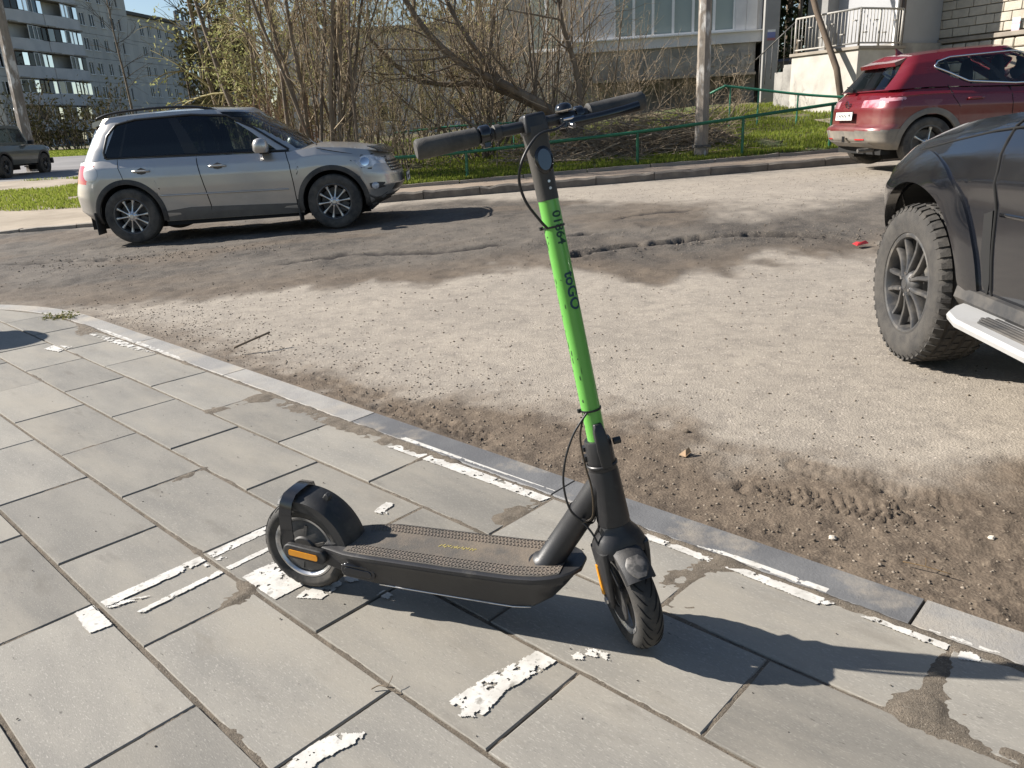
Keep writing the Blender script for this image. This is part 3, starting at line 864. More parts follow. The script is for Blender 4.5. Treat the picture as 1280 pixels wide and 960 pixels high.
# rear mudguard
mb = MB(); secs = []
cx, cz = 0.012, .134
for a in np.linspace(-4, 112, 22):
    r = .160 - .006 * (a > 95); ca, sa = math.cos(R(a)), math.sin(R(a))
    w = .046 * min(1, .72 + .028 * (a + 6)) if a < 8 else .046
    pr_ = [(r - .042 + max(0, (a - 92) * .0015), -w), (r - .014, -w - .002), (r - .003, -w * .78), (r, -w * .4), (r + .001, 0), (r, w * .4), (r - .003, w * .78), (r - .014, w + .002), (r - .042 + max(0, (a - 92) * .0015), w),
           (r - .042 + max(0, (a - 92) * .0015), w - .004), (r - .016, w - .005), (r - .006, w * .7), (r - .005, 0), (r - .006, -w * .7), (r - .016, -w + .005), (r - .042 + max(0, (a - 92) * .0015), -w + .004)]
    secs.append([(cx + q * ca, y, cz + q * sa) for q, y in pr_])
mb.loft(secs); mud = mb.build("rear_mudguard", m_blkp, scoot, 40)
mb = MB()
a = R(63); mb.box((0, 0, 0), (.020, .022, .016), Matrix.Translation((cx + .166 * math.cos(a), 0, cz + .166 * math.sin(a))) @ Matrix.Rotation(-a + R(90), 4, 'Y'), .75)
mb.build("mudguard_hook", m_blkp, scoot, 30, .003)
mb = MB()
pts = [(-.012, -.060, .150), (-.013, -.0605, .20), (-.011, -.060, .245), (-.006, -.055, .278), (.000, -.042, .298), (.004, -.02, .303), (.005, 0, .304), (.004, .02, .303), (.0, .042, .298), (-.006, .055, .278), (-.013, .0605, .2), (-.012, .060, .150)]
secs = []
for i, p in enumerate(pts):
    p = Vector(p); t = (Vector(pts[min(i + 1, len(pts) - 1)]) - Vector(pts[max(0, i - 1)])).normalized(); n = t.cross(Vector((1, 0, 0))).normalized()
    secs.append([tuple(p + Vector((sx * .019, 0, 0)) + n * sn) for sx, sn in ((-1, -.0015), (1, -.0015), (1, .0015), (-1, .0015))])
mb.loft(secs); mb.build("mudguard_strap", m_blkgloss, scoot, 50)
# kickstand on the far side
mb = MB(); mb.tube([(.40, .070, .09), (.37, .11, .055), (.335, .165, .006)], [.008, .007, .007], 10); mb.tube([(.325, .165, .005), (.352, .168, .005)], .007, 8); mb.build("kickstand", m_blk, scoot, True)
# neck
mb = MB()
A0, A1 = Vector((.693, 0, .176)), Vector((.835, 0, .415))
mb.tube([A0, A0.lerp(A1, .04), A0.lerp(A1, .5), A1], [.041, .033, .032, .032], 28); mb.tube([(.693, 0, .172), (.693, 0, .186)], [.050, .046], 28)
mb.build("neck", m_blk, scoot, 40)

# steering frame
AX = Vector((-.1815, 0, .9834)).normalized()
YA = Vector((0, 1, 0)); XA = YA.cross(AX)
STEER = R(-54)
XS = Matrix.Translation((.858, 0, .311)) @ Matrix(((XA.x, 0, AX.x, 0), (XA.y, 1, AX.y, 0), (XA.z, 0, AX.z, 0), (0, 0, 0, 1))) @ Matrix.Rotation(STEER, 4, 'Z')
XF = Matrix.Translation((.858, 0, .311)) @ Matrix(((XA.x, 0, AX.x, 0), (XA.y, 1, AX.y, 0), (XA.z, 0, AX.z, 0), (0, 0, 0, 1)))
mb = MB(); mb.tube([(0, 0, .004), (0, 0, .012), (0, 0, .13), (0, 0, .138)], [.0375, .0385, .0345, .033], 32, XF); mb.build("head_tube", m_blk, scoot, 40)
WC = (0.004, 0, -0.1835)
scooter_wheel(scoot, XS @ Matrix.Translation(WC), False)
def rr_sec(x, y, z, a, b, e=2.6, n=20):
    P = []
    for i in range(n):
        t = 2 * math.pi * i / n; c, s = math.cos(t), math.sin(t)
        P.append((x + a * math.copysign(abs(c) ** (2 / e), c), y + b * math.copysign(abs(s) ** (2 / e), s), z))
    return P
mb = MB()
mb.loft([rr_sec(0, 0, .003, .037, .038, 2), rr_sec(.001, 0, -.008, .039, .041, 2), rr_sec(.003, 0, -.022, .043, .052, 2.4), rr_sec(.005, 0, -.038, .045, .060, 2.8), rr_sec(.008, 0, -.055, .045, .063, 3), rr_sec(.010, 0, -.066, .042, .061, 3)], XS)
for s in (-1, 1):
    mb.loft([rr_sec(.008, s * .050, -.048, .040, .0125, 3, 16), rr_sec(.010, s * .0505, -.075, .037, .0115, 3, 16), rr_sec(.011, s * .050, -.110, .030, .010, 3, 16), rr_sec(.009, s * .049, -.150, .024, .009, 3, 16), rr_sec(.005, s * .048, -.185, .020, .0085, 2.6, 16), rr_sec(.004, s * .047, -.203, .012, .007, 2.2, 16)], XS)
fork = mb.build("fork", m_blk, scoot, 45)
for s in (-1, 1):
    mb = MB(); mb.loft([rr_sec(-.004 + .002 * t, s * (.0605 - .0012 * t), -.092 - .075 * t, .006, .0035, 3, 12) for t in np.linspace(0, 1, 5)], XS)
    mb.build("reflector", m_amber, fork, 40)
    mb = MB(); mb.tube([(WC[0], s * .048, WC[2]), (WC[0], s * .0605, WC[2])], [.010, .009], 6, XS); mb.build("axle_nut", m_alu, fork, 30)
mb = MB(); secs = []
for a in np.linspace(38, 118, 18):
    r = .1445; ca, sa = math.cos(R(a)), math.sin(R(a)); w = .0345
    sh_ = 1
    pr_ = [(r - .022, -w), (r - .006, -w * .98), (r + .002, -w * .7), (r + .005, 0), (r + .002, w * .7), (r - .006, w * .98), (r - .022, w), (r - .022, w - .003), (r - .008, w - .004), (r - .001, 0), (r - .008, -w + .004), (r - .022, -w + .003)]
    secs.append([(WC[0] + q * ca, y, WC[2] + q * sa) for q, y in pr_])
mb.loft(secs, XS); fm_ = mb.build("front_mudguard", m_blkp, scoot, 45)
mb = MB(); secs = []
for a in np.linspace(40, 60, 8):
    r = .1498; ca, sa = math.cos(R(a)), math.sin(R(a)); w = .026 * math.sin(math.pi * (a - 36) / 30)
    secs.append([(WC[0] + q * ca, y, WC[2] + q * sa) for q, y in ((r - .002, -w), (r + .0018, -w * .8), (r + .0028, 0), (r + .0018, w * .8), (r - .002, w))])
mb.loft(secs, XS); mb.build("badge", M("worn_badge", (.055, .053, .05), .5, (.14, .13, .12), 60, .45, .6), fm_, 40)
# stem
mb = MB(); mb.tube([(0, 0, .125), (0, 0, .128), (0, 0, .205), (0, 0, .21)], [.031, .033, .031, .029], 28, XS)
mb.lathe([(.034, -.004), (.036, -.002), (.036, .002), (.034, .004)], 28, XS @ Matrix.Translation((0, 0, .150)) @ Matrix.Rotation(R(90), 4, 'X'), closed=True)
for dz_ in (.17, .192): mb.box((-.012, -.030, dz_), (.018, .012, .010), XS)
mb.build("folding_joint", m_blk, scoot, 40)
mb = MB()
mb.loft([[(.020, -.012, .148), (.036, -.012, .148), (.036, .012, .148), (.020, .012, .148)], [(.022, -.015, .19), (.040, -.014, .19), (.040, .014, .19), (.022, .015, .19)], [(.018, -.014, .232), (.034, -.012, .232), (.034, .012, .232), (.018, .014, .232)], [(.016, -.010, .252), (.026, -.009, .252), (.026, .009, .252), (.016, .010, .252)]], XS)
mb.build("latch_lever", m_blk, scoot, 40, .003)
mb = MB(); mb.tube([(.02, .030, .20), (.022, .046, .20)], [.008, .008], 12, XS); mb.build("latch_bolt", m_blkp, scoot, 40)
mb = MB(); mb.tube([(-.01, -.040, .165), (-.01, -.028, .165)], .006, 10, XS); mb.build("latch_bolt", m_blkp, scoot, 40)
mb = MB(); mb.tube([(0, 0, .205), (0, 0, .752)], [.0215, .0215], 32, XS, cap=False); stem = mb.build("stem", m_green, scoot, 40)
mb = MB()
for i in range(70):
    z = rs.uniform(.22, .70); a = rs.choice([rs.gauss(-2.0, .35), rs.gauss(-1.1, .5), rs.gauss(-1.9, .2)])
    l, w = rs.uniform(.003, .022), rs.uniform(.0010, .0038)
    r = .0216
    pts = [(r * math.cos(a + q * w / r / 2), r * math.sin(a + q * w / r / 2), z + dz_) for q, dz_ in ((-1, 0), (-.4, -l / 2), (1, -l / 3), (.8, l / 3), (0, l / 2))]
    pts = [(x * 1.008, y * 1.008, zz) for x, y, zz in pts]
    mb.add(pts, [(0, 1, 2, 3, 4)], XS)
tag(mb.build("paint_chips", m_chip, stem, False, fix=False), kind="stuff")
def stem_text(body, ztop_, size, ang, mat, r=.0216):
    cu = bpy.data.curves.new("t", 'FONT'); cu.body = body; cu.size = size; cu.resolution_u = 4; cu.offset = size * .022
    ob = bpy.data.objects.new("t", cu); COL.objects.link(ob)
    bpy.context.view_layer.update()
    me = bpy.data.meshes.new_from_object(ob)
    bpy.data.objects.remove(ob); bpy.data.curves.remove(cu)
    bm = bmesh.new(); bm.from_mesh(me)
    bmesh.ops.triangulate(bm, faces=bm.faces)
    for _ in range(3):
        ed = [e for e in bm.edges if e.calc_length() > .006]
        if ed: bmesh.ops.subdivide_edges(bm, edges=ed, cuts=1)
        bmesh.ops.triangulate(bm, faces=bm.faces)
    V = [v.co.copy() for v in bm.verts]; h = max(v.y for v in V) - 0
    bm.verts.index_update(); Fc = [tuple(v.index for v in f.verts) for f in bm.faces]; bm.free(); bpy.data.meshes.remove(me)
    mb = MB(); out = []
    for v in V:
        a = ang + (v.y - h / 2) / r; out.append(((r + .0004) * math.cos(a), (r + .0004) * math.sin(a), ztop_ - v.x))
    mb.add(out, Fc, XS); mb.build("lettering", mat, stem, False)
stem_text("01864", .722, .028, R(16), m_ink)
stem_text("toGO", .594, .034, R(20), M("blue_print", (.012, .05, .075), .6))
# upper neck with display, clamp, bars
mb = MB(); mb.loft([rr_sec(0, 0, .745, .0225, .0225, 2, 24), rr_sec(0, 0, .79, .0225, .0225, 2.1, 24), rr_sec(.001, 0, .83, .024, .0235, 2.4, 24), rr_sec(.002, 0, .87, .027, .024, 3, 24), rr_sec(.001, 0, .892, .026, .024, 3, 24)], XS)
hs = mb.build("stem_head", M("dusty_grey_plastic", (.042, .039, .035), .6, (.062, .055, .047), 9, bump=.1, bscale=200), scoot, 45)
mb = MB(); Xd = XS @ Matrix.Translation((.0235, 0, .825)) @ Matrix.Rotation(R(90), 4, 'Y')
mb.loft([rr_sec(0, 0, -.004, .027, .0195, 2, 28), rr_sec(0, 0, .0035, .027, .0195, 2, 28), rr_sec(0, 0, .0055, .0245, .017, 2, 28)], Xd); mb.build("button_ring", m_blkgloss, hs, 45)
mb = MB(); mb.loft([rr_sec(0, 0, .004, .022, .0150, 2, 28), rr_sec(0, 0, .0068, .021, .014, 2, 28)], Xd); mb.build("headlight", m_disp, hs, 45)
mb = MB()
for z in (.768, .782): mb.tube([(.0215, .002, z), (.0240, .002, z)], .0028, 10, XS)
mb.build("screw", m_alu, hs, 40)
mb = MB(); mb.box((.002, 0, .897), (.048, .052, .040), XS, .86); mb.build("bar_clamp", m_blk, scoot, 30, .006, 3)
HB = lambda y, x=0, z=0: (.002 + x, y, .896 + z)
mb = MB(); mb.tube([HB(-.235), HB(.235)], .0115, 20, XS); mb.build("handlebar", m_blk, scoot, 40)
for s in (-1, 1):
    mb = MB(); mb.tube([HB(s * .118), HB(s * .122), HB(s * .128), HB(s * .17), HB(s * .225), HB(s * .242), HB(s * .246)], [.0155, .0190, .0180, .0192, .0202, .0198, .0165], 24, XS)
    mb.build("grip", m_grip, scoot, 45)
mb = MB(); mb.tube([HB(-.092), HB(-.096), HB(-.112), HB(-.116)], [.016, .0195, .0195, .0165], 24, XS); mb.box(HB(-.104, .004, -.016), (.016, .016, .018), XS)
mb.build("throttle", m_blkgloss, scoot, 40, .002)
mb = MB(); mb.tube([HB(-.070), HB(-.072), HB(-.084), HB(-.086)], [.013, .0155, .0155, .013], 20, XS); mb.build("bar_collar", m_blkp, scoot, 40)
mb = MB(); mb.tube([HB(.090), HB(.093), HB(.106), HB(.109)], [.015, .018, .018, .0155], 20, XS); mb.box(HB(.074, .012, -.010), (.026, .045, .020), XS)
lev = mb.build("brake_mount", m_blkgloss, scoot, 40, .003)
mb = MB(); mb.tube([HB(.060, .018, -.012), HB(.090, .034, -.014), HB(.13, .046, -.014), HB(.18, .044, -.012), HB(.215, .040, -.010)], [.008, .010, .009, .009, .010], 12, XS, flat=.6); mb.build("brake_lever", m_blkgloss, lev, 45)
mb = MB()
Xb = XS @ Matrix.Translation(HB(.066, .010, .014))
mb.loft([rr_sec(0, 0, 0, .018, .018, 2, 24), rr_sec(0, 0, .006, .0175, .0175, 2, 24), rr_sec(0, 0, .012, .013, .013, 2, 24), rr_sec(0, 0, .0145, .005, .005, 2, 24)], Xb); mb.build("bell", m_blkgloss, scoot, 45)
mb = MB(); mb.tube([HB(.068, .025, -.016), HB(.072, .036, -.020)], .006, 10, XS); mb.tube([HB(.055, .026, -.004), HB(.078, .026, -.004)], .0035, 8, XS); mb.build("lever_bolt", m_chrome, lev, 40)
def smooth_path(P, n=8):
    P = [Vector(p) for p in P]; out = []
    for i in range(len(P) - 1):
        p0, p1, p2, p3 = P[max(i - 1, 0)], P[i], P[i + 1], P[min(i + 2, len(P) - 1)]
        for k in range(n):
            t = k / n
            out.append(0.5 * ((2 * p1) + (p2 - p0) * t + (2 * p0 - 5 * p1 + 4 * p2 - p3) * t * t + (3 * p1 - p0 - 3 * p2 + p3) * t ** 3))
    return out + [P[-1]]
m_cable = M("cable_black", (.014, .014, .015), .45)
mb = MB(); mb.tube(smooth_path([HB(.056, .028, -.012), HB(.03, .050, -.020), (.058, -.012, .872), (.060, -.050, .840), (.050, -.067, .800), (.038, -.060, .755), (.026, -.036, .712), (.018, -.020, .690)]), .0030, 8, XS)
mb.build("brake_cable", m_cable, scoot, True)
XD = Matrix.Identity(4)
c1 = [(.806, -.030, .590), (.779, -.045, .544), (.761, -.055, .484), (.756, -.058, .424), (.768, -.053, .361), (.796, -.044, .326)]
c2 = [(.796, -.044, .326), (.819, -.044, .345), (.818, -.045, .412), (.803, -.043, .469), (.792, -.040, .536), (.800, -.030, .588)]
mb = MB(); mb.tube(smooth_path(c1), .0026, 8); mb.tube(smooth_path([c1[-1], (.818, -.045, .300), (.838, -.050, .265), (.862, -.060, .225), (.885, -.075, .190)]), .0026, 8); mb.build("brake_cable", m_cable, scoot, True)
mb = MB(); mb.tube(smooth_path(c2), .0024, 8); mb.build("wire", M("wire_brown", (.05, .035, .02), .5), scoot, True)
for z, w in ((.690, .0021), (.282, .0021)):
    mb = MB(); mb.lathe([(.0215, -w), (.0238, -w), (.0238, w), (.0215, w)], 28, XS @ Matrix.Translation((0, 0, z)) @ Matrix.Rotation(R(90), 4, 'X'), closed=True)
    a = -1.9; mb.box((.026 * math.cos(a), .026 * math.sin(a), z), (.008, .008, .007), XS)
    mb.build("cable_tie", m_cable, scoot, 40)
mb = MB(); mb.lathe([(.033, -.002), (.0355, -.002), (.0355, .002), (.033, .002)], 28, Matrix.Translation((.783, 0, .326)) @ Matrix.Rotation(R(30.7), 4, 'Y') @ Matrix.Rotation(R(90), 4, 'X'), closed=True); mb.box((.796, -.040, .326), (.010, .010, .010)); mb.build("cable_tie", m_cable, scoot, 40)
# ================================================================== CARS
def paintmat(name, col, metal=0.0, rough=0.3, dust=(0.22, 0.19, 0.155), lo=0.42, hi=0.85, dz=(0.25, 0.95, 0.12), coat=0.7):
    return M(name, col, rough, metal=metal, coat=coat, dust=dust, dustlo=lo, dusthi=hi, dscale=1.6, dz=dz, aniso=(0.7, 0.7, 1.6))
m_clad = M("grey_cladding", (0.030, 0.030, 0.031), 0.6, dust=(0.17, 0.15, 0.125), dustlo=0.38, dusthi=0.85, dscale=3)
m_under = M("car_underside", (0.010, 0.010, 0.010), 0.9)
m_trimblk = M("black_trim", (0.012, 0.012, 0.013), 0.35)
m_gdark = glass("dark_tinted_glass", (0.035, 0.04, 0.05), opac=0.3)
m_gmid = glass("tinted_glass", (0.34, 0.40, 0.40), opac=0.06)
m_gclear = glass("car_glass", (0.82, 0.87, 0.85), opac=0.02)
m_intr = M("car_interior", (0.018, 0.019, 0.022), 0.8)
m_tyre = M("car_tyre", (0.030, 0.029, 0.028), 0.85, (0.05, 0.047, 0.043), 9, 0.4, 0.65, bump=0.3, bscale=90, dust=(0.16, 0.14, 0.115), dustlo=0.38, dusthi=0.85, dscale=6)
m_seam = M("panel_gap", (0.004, 0.004, 0.004), 0.9)
m_lens = M("headlamp_lens", (0.72, 0.74, 0.78), 0.08, (0.30, 0.32, 0.36), 7, 0.4, 0.6, coat=1.0)
m_redlens = M("tail_lamp_red", (0.42, 0.012, 0.018), 0.12, (0.55, 0.03, 0.03), 14, coat=1.0)
m_white = M("white_plate", (0.74, 0.74, 0.71), 0.4, (0.60, 0.585, 0.54), 20)
m_alloy = M("alloy_silver", (0.60, 0.60, 0.60), 0.28, metal=0.85, dust=(0.2, 0.18, 0.15), dustlo=0.5, dusthi=1.0, dscale=12)
m_alloyd = M("alloy_dark_grey", (0.070, 0.070, 0.071), 0.36, metal=0.35, coat=0.3, dust=(0.24, 0.21, 0.17), dustlo=0.46, dusthi=0.95, dscale=9)
m_mark = M("plate_marks", (0.06, 0.06, 0.07), 0.5)

def I(pts): 
    a = np.array(pts, float); return lambda x: np.interp(x, a[:, 0], a[:, 1])

def car_shell(sp):
    """returns (part -> (verts, faces)) for the whole painted shell; x forward, y left, z up, origin under the rear axle"""
    xr, xf = sp['xr'], sp['xf']          # functions of t (lower body)
    bot, top, Wt, wx = sp['bot'], sp['top'], sp['W'], sp['wx']
    p = sp.get('p', 2.7); ns, nc, nr, ng, nk = sp.get('ns', 150), sp.get('nc', 28), sp.get('nr', 22), sp.get('ng', 12), 7
    wh = sp['wheels']; AR = sp['arch']; WRd = sp['wr']
    u = np.linspace(0, 1, ns)
    ph = np.linspace(0, math.pi / 2, nc, endpoint=False)
    K = nc + ns + nc
    def ring(x0, x1, rf, rr, W):
        xa = x1 - rf + rf * np.cos(ph) ** (2 / p); ya = W * np.sin(ph) ** (2 / p)
        xs = (x1 - rf) + ((x0 + rr) - (x1 - rf)) * u; ysd = np.full(ns, W)
        ph2 = ph[::-1]; xb = x0 + rr - rr * np.cos(ph2) ** (2 / p); yb = W * np.sin(ph2) ** (2 / p)
        x = np.concatenate([xa, xs, xb]); y = np.concatenate([ya, ysd, yb]); y[-1] = 0; y[0] = 0
        xfull = np.concatenate([x, x[-2:0:-1]]); yfull = np.concatenate([-y, y[-2:0:-1]])
        return xfull, yfull
    def botz(x):
        z = bot(x)
        for xw in wh:
            d = np.abs(x - xw); zz = WRd + np.sqrt(np.maximum(0, AR ** 2 - d ** 2))
            z = np.where(d < AR, np.maximum(z, zz), z)
        return z
    V = []; rows = []
    def put(x, y, z, kind, t):
        b = len(V); V.extend(zip(x, y, z)); rows.append((b, kind, t))
    for t in np.linspace(0, 1, nr):
        x, y = ring(xr(t), xf(t), sp['rf'], sp['rr'], 1.0)
        b = botz(x); T = np.maximum(top(x), b + 0.02)
        tz = np.clip((b + (T - b) * t - bot(x)) / (top(x) - bot(x)), 0, 1)
        y = y * wx(x) * Wt(tz)
        put(x, y, b + (T - b) * t, 'low', t)
    xs0, ys0 = x, y
    # cap (bonnet / shelf) shrinking towards the greenhouse line
    for k in range(1, nk + 1):
        s = k / nk
        xx = xs0.copy(); yy = ys0 * (1 - s)
        xi = np.clip(xx, xr(1) + .02, xf(1) - .02)
        put(xi * s + xx * (1 - s), yy, top(xi) + sp.get('crown', .035) * (1 - (1 - s) ** 2), 'cap', s)
    nlow = len(rows)
    belt, roof = sp['belt'], sp['roof']; x2r, x2f, W2_ = sp['gr'], sp['gf'], sp['gW']
    for t in np.linspace(0, 1, ng):
        x, y = ring(x2r(t), x2f(t), sp['grf'], sp['grr'], W2_(t))
        tt = t
        y = y * sp.get('gwx', lambda q: 1.0)(x)
        put(x, y, belt(x) + (roof(x) - belt(x)) * tt, 'gh', t)
    for k in range(1, 8):
        s = k / 7
        xx = x * (1 - s * .06) + s * .06 * (x.mean()); yy = y * (1 - s)
        put(xx, yy, roof(xx) + sp.get('rcrown', .05) * (1 - (1 - s) ** 2.0), 'roof', s)
    V = np.array(V); Mn = len(xs0)
    parts = {}
    gu = np.zeros(Mn)                   # base x of each column on the belt line
    xb, yb = ring(x2r(0), x2f(0), sp['grf'], sp['grr'], W2_(0))
    for r in range(len(rows) - 1):
        if rows[r + 1][1] == 'gh' and rows[r][1] == 'cap': continue
        b0, k0, t0 = rows[r]; b1, k1, t1 = rows[r + 1]
        kind = k1 if k0 != k1 else k0
        for c in range(Mn):
            c2 = (c + 1) % Mn
            f = (b0 + c, b0 + c2, b1 + c2, b1 + c)
            ce = V[list(f)].mean(0)
            zone = 'front' if (c < nc or c >= Mn - nc + 1) else ('rear' if (K - nc <= c < K + nc - 2) else 'side')
            xbm = .5 * (xb[c] + xb[c2]) if c2 else xb[c]
            key = sp['assign'](kind, zone, ce, (t0 + t1) / 2, xbm)
            if key is None: continue
            parts.setdefault(key, []).append(f)
    return V, parts

class Car:
    def __init__(s, sp, root, mats):
        s.sp, s.root = sp, root
        V, parts = car_shell(sp)
        s.obj = {}
        for key, fs in sorted(parts.items()):
            f = np.array(fs); used, inv = np.unique(f, return_inverse=True)
            Vp = V[used].copy(); f = inv.reshape(f.shape)
            nm = key.split(':')[0]
            par = root
            if '>' in nm: pn, nm = nm.split('>'); par = s.obj.get(pn + (':' + key.split(':')[1] if ':' in key else ''), root)
            fl = f[:, ::-1]
            o = mesh_np(nm, Vp, fl, mats[nm] if nm in mats else mats['body'], par, 40)
            bm = bmesh.new(); bm.from_mesh(o.data)
            bmesh.ops.dissolve_degenerate(bm, dist=1e-5, edges=bm.edges)
            bm.to_mesh(o.data); bm.free()
            s.obj[key] = o
    def side(s, x, z, sgn=-1, off=0.0):
        sp = s.sp
        b, T = float(sp['bot'](x)), float(sp['top'](x))
        pw = sp.get('p', 2.7)
        def rnd(x0, x1, rf, rr):
            q = (x - (x1 - rf)) / rf if x > x1 - rf else ((x0 + rr - x) / rr if x < x0 + rr else 0)
            return (1 - min(.985, max(0, q)) ** pw) ** (1 / pw)
        if z <= T:
            t = np.clip((z - b) / (T - b), 0, 1)
            y = float(sp['W'](t) * sp['wx'](x)) * rnd(float(sp['xr'](t)), float(sp['xf'](t)), sp['rf'], sp['rr'])
        else:
            B, Rf = float(sp['belt'](x)), float(sp['roof'](x)); t = np.clip((z - B) / (Rf - B), 0, 1)
            y = float(sp['gW'](t)) * float(sp.get('gwx', lambda q: 1.0)(x)) * rnd(float(sp['gr'](t)), float(sp['gf'](t)), sp['grf'], sp['grr'])
        return Vector((x, sgn * (y + off), z))
    def front_x(s, z, y, rear=False):
        sp = s.sp; pw = sp.get('p', 2.7); x = sp['wheels'][1] + .6 if not rear else -.6
        for _ in range(12):
            b, T = float(sp['bot'](x)), float(sp['top'](x)); t = np.clip((z - b) / (T - b), 0, 1)
            W = float(sp['W'](t) * sp['wx'](x)); e = (1 - min(.999, abs(y) / W) ** pw) ** (1 / pw)
            xn = float(sp['xf'](t)) - sp['rf'] * (1 - e) if not rear else float(sp['xr'](t)) + sp['rr'] * (1 - e)
            x = .5 * x + .5 * xn
        return x
    def line(s, name, pts, r, mat, parent=None, sgn=-1, off=0.0, n=5, flat=1.0):
        P = []
        for (a, b), (c, d) in zip(pts[:-1], pts[1:]):
            m = max(2, int(math.dist((a, b), (c, d)) / .05))
            P += [s.side(a + (c - a) * i / m, b + (d - b) * i / m, sgn, off) for i in range(m)]
        P.append(s.side(*pts[-1], sgn, off))
        mb = MB(); mb.tube(P, r, n); return mb.build(name, mat, parent or s.root, True)
    def patch(s, name, pts, mat, parent=None, sgn=-1, off=.006, th=.012, dens=.02, bul=0.0):
        off = off + .003
        """panel following the side of the shell inside an outline given in x, z"""
        pts = np.array(pts); c = pts.mean(0); n = len(pts)
        V, Fc = [], []
        R_ = 6
        for r in range(R_ + 1):
            q = r / R_
            for (x, z) in pts:
                X, Z = c + (np.array([x, z]) - c) * q
                V.append(s.side(X, Z, sgn, off + bul * (1 - q * q)))
        for (x, z) in pts: V.append(s.side(x, z, sgn, off - th))
        for r in range(R_ + 1):
            for i in range(n):
                j = (i + 1) % n; Fc.append((r * n + i, r * n + j, (r + 1) * n + j, (r + 1) * n + i))
        mb = MB(); mb.add(V, Fc); return mb.build(name, mat, parent or s.root, 35)

def car_wheel(parent, r, w, rimr, X, spokes, mt, mr_, double=False, lugs=0, dish=0.02, bolts=5, rimmat=None):
    """axle along y, outer face towards -y"""
    wh = bpy.data.objects.new("wheel", None); wh.empty_display_size = .2; link(wh, parent)
    mb = MB(); h = r - rimr
    P = [(rimr, -w * .40), (rimr + .012, -w * .47), (rimr + h * .45, -w * .515), (r - .030, -w * .49), (r - .010, -w * .435), (r - .002, -w * .36)]
    ng = 4
    for g in range(ng):
        yc = -w * .27 + w * .54 * g / (ng - 1)
        P += [(r, yc - .011), (r - .009, yc - .0045), (r - .009, yc + .0045), (r, yc + .011)]
    P += [(r - .002, w * .36), (r - .010, w * .435), (r - .03, w * .49), (rimr + h * .45, w * .515), (rimr, w * .40)]
    mb.lathe(P, 72, X, closed=True); tyre = mb.build("tyre", mt, wh, 32)
    if lugs:
        mb = MB()
        for i in range(lugs):
            for sgn in (-1, 1):
                a = 2 * math.pi * (i + (.5 if sgn > 0 else 0)) / lugs
                for (rr_, yy, sx, sy, ti) in ((r - .0060, .395, .027 if i % 2 else .022, .042, .30), (r - .026, .462, .022, .016, 1.05)):
                    Xl = X @ Matrix.Rotation(-a, 4, 'Y') @ Matrix.Translation((rr_, sgn * w * yy, 0)) @ Matrix.Rotation(sgn * ti, 4, 'Z')
                    mb.box((0, 0, 0), (.013, sy, sx), Xl)
            for q in range(3):
                a = 2 * math.pi * (i + .33 * q) / lugs; yc = -w * .18 + w * .18 * q
                mb.box((r + .0005, yc, 0), (.007, .030, .017), X @ Matrix.Rotation(-a, 4, 'Y'))
        ob = tag(mb.build("tread_blocks", mt, tyre, False), kind="stuff")
    # rim
    mb = MB()
    mb.lathe([(rimr + .010, -w * .42), (rimr + .012, -w * .45), (rimr, -w * .465), (rimr - .010, -w * .45), (rimr - .016, -w * .40), (rimr - .030, -w * .1), (rimr - .030, w * .38), (rimr + .002, w * .40)], 56, X)
    rim = mb.build("rim", rimmat or mr_, wh, 35)
    mb = MB()
    yo = -w * .43 + dish
    for i in range(spokes):
        a = 2 * math.pi * i / spokes + .1
        Xs = X @ Matrix.Rotation(-a, 4, 'Y')
        subs = (-1, 1) if double else (0,)
        for sb in subs:
            secs = []
            for t in np.linspace(0, 1, 7):
                rad = .045 + (rimr - .055) * t
                off = sb * (.021 + .030 * t) + .004 * math.sin(t * math.pi * 2) * sb if double else 0
                hw = (.0125 + .002 * t) if double else (.015 + .009 * t * t - .005 * math.sin(t * math.pi))
                y0 = yo - .012 + .016 * math.sin(t * math.pi) * .6 + (.012 * t)
                secs.append([(rad, y0 - .002, off - hw * .55), (rad, y0 - .004, off), (rad, y0 - .002, off + hw * .55), (rad, y0 + .010, off + hw), (rad, y0 + .030, off + hw * .8), (rad, y0 + .030, off - hw * .8), (rad, y0 + .010, off - hw)])
            mb.loft(secs, Xs)
    mb.lathe([(.001, yo - .018), (.028, yo - .018), (.033, yo - .014), (.055, yo - .008), (.070, yo + .01), (.07, yo + .04)], 32, X)
    sp_ = mb.build("spokes", mr_, rim, 40)
    mb = MB(); mb.lathe([(.001, yo - .0205), (.024, yo - .0205), (.0265, yo - .017), (.027, yo - .014)], 28, X); mb.build("hub_cap", mr_, rim, 40)
    for i in range(bolts):
        a = 2 * math.pi * (i + .5) / bolts + .1
        mb = MB(); mb.tube([(.052, yo - .018, 0), (.052, yo + .004, 0)], [.008, .0095], 8, X @ Matrix.Rotation(-a, 4, 'Y')); mb.build("wheel_nut", m_chrome, rim, 30)
    mb = MB(); mb.lathe([(.02, .0), (rimr * .78, .0), (rimr * .78, .02), (.02, .02)], 40, X, closed=True); mb.box((rimr * .62, -.01, 0), (.09, .07, .12), X @ Matrix.Rotation(.5, 4, 'Y')); mb.build("brake_disc", m_hub, wh, 40)
    mb = MB(); mb.lathe([(.001, .03), (rimr * .93, .03), (rimr * .93, .034), (.001, .034)], 40, X); mb.build("wheel_back", m_under, wh, 40)
    return wh

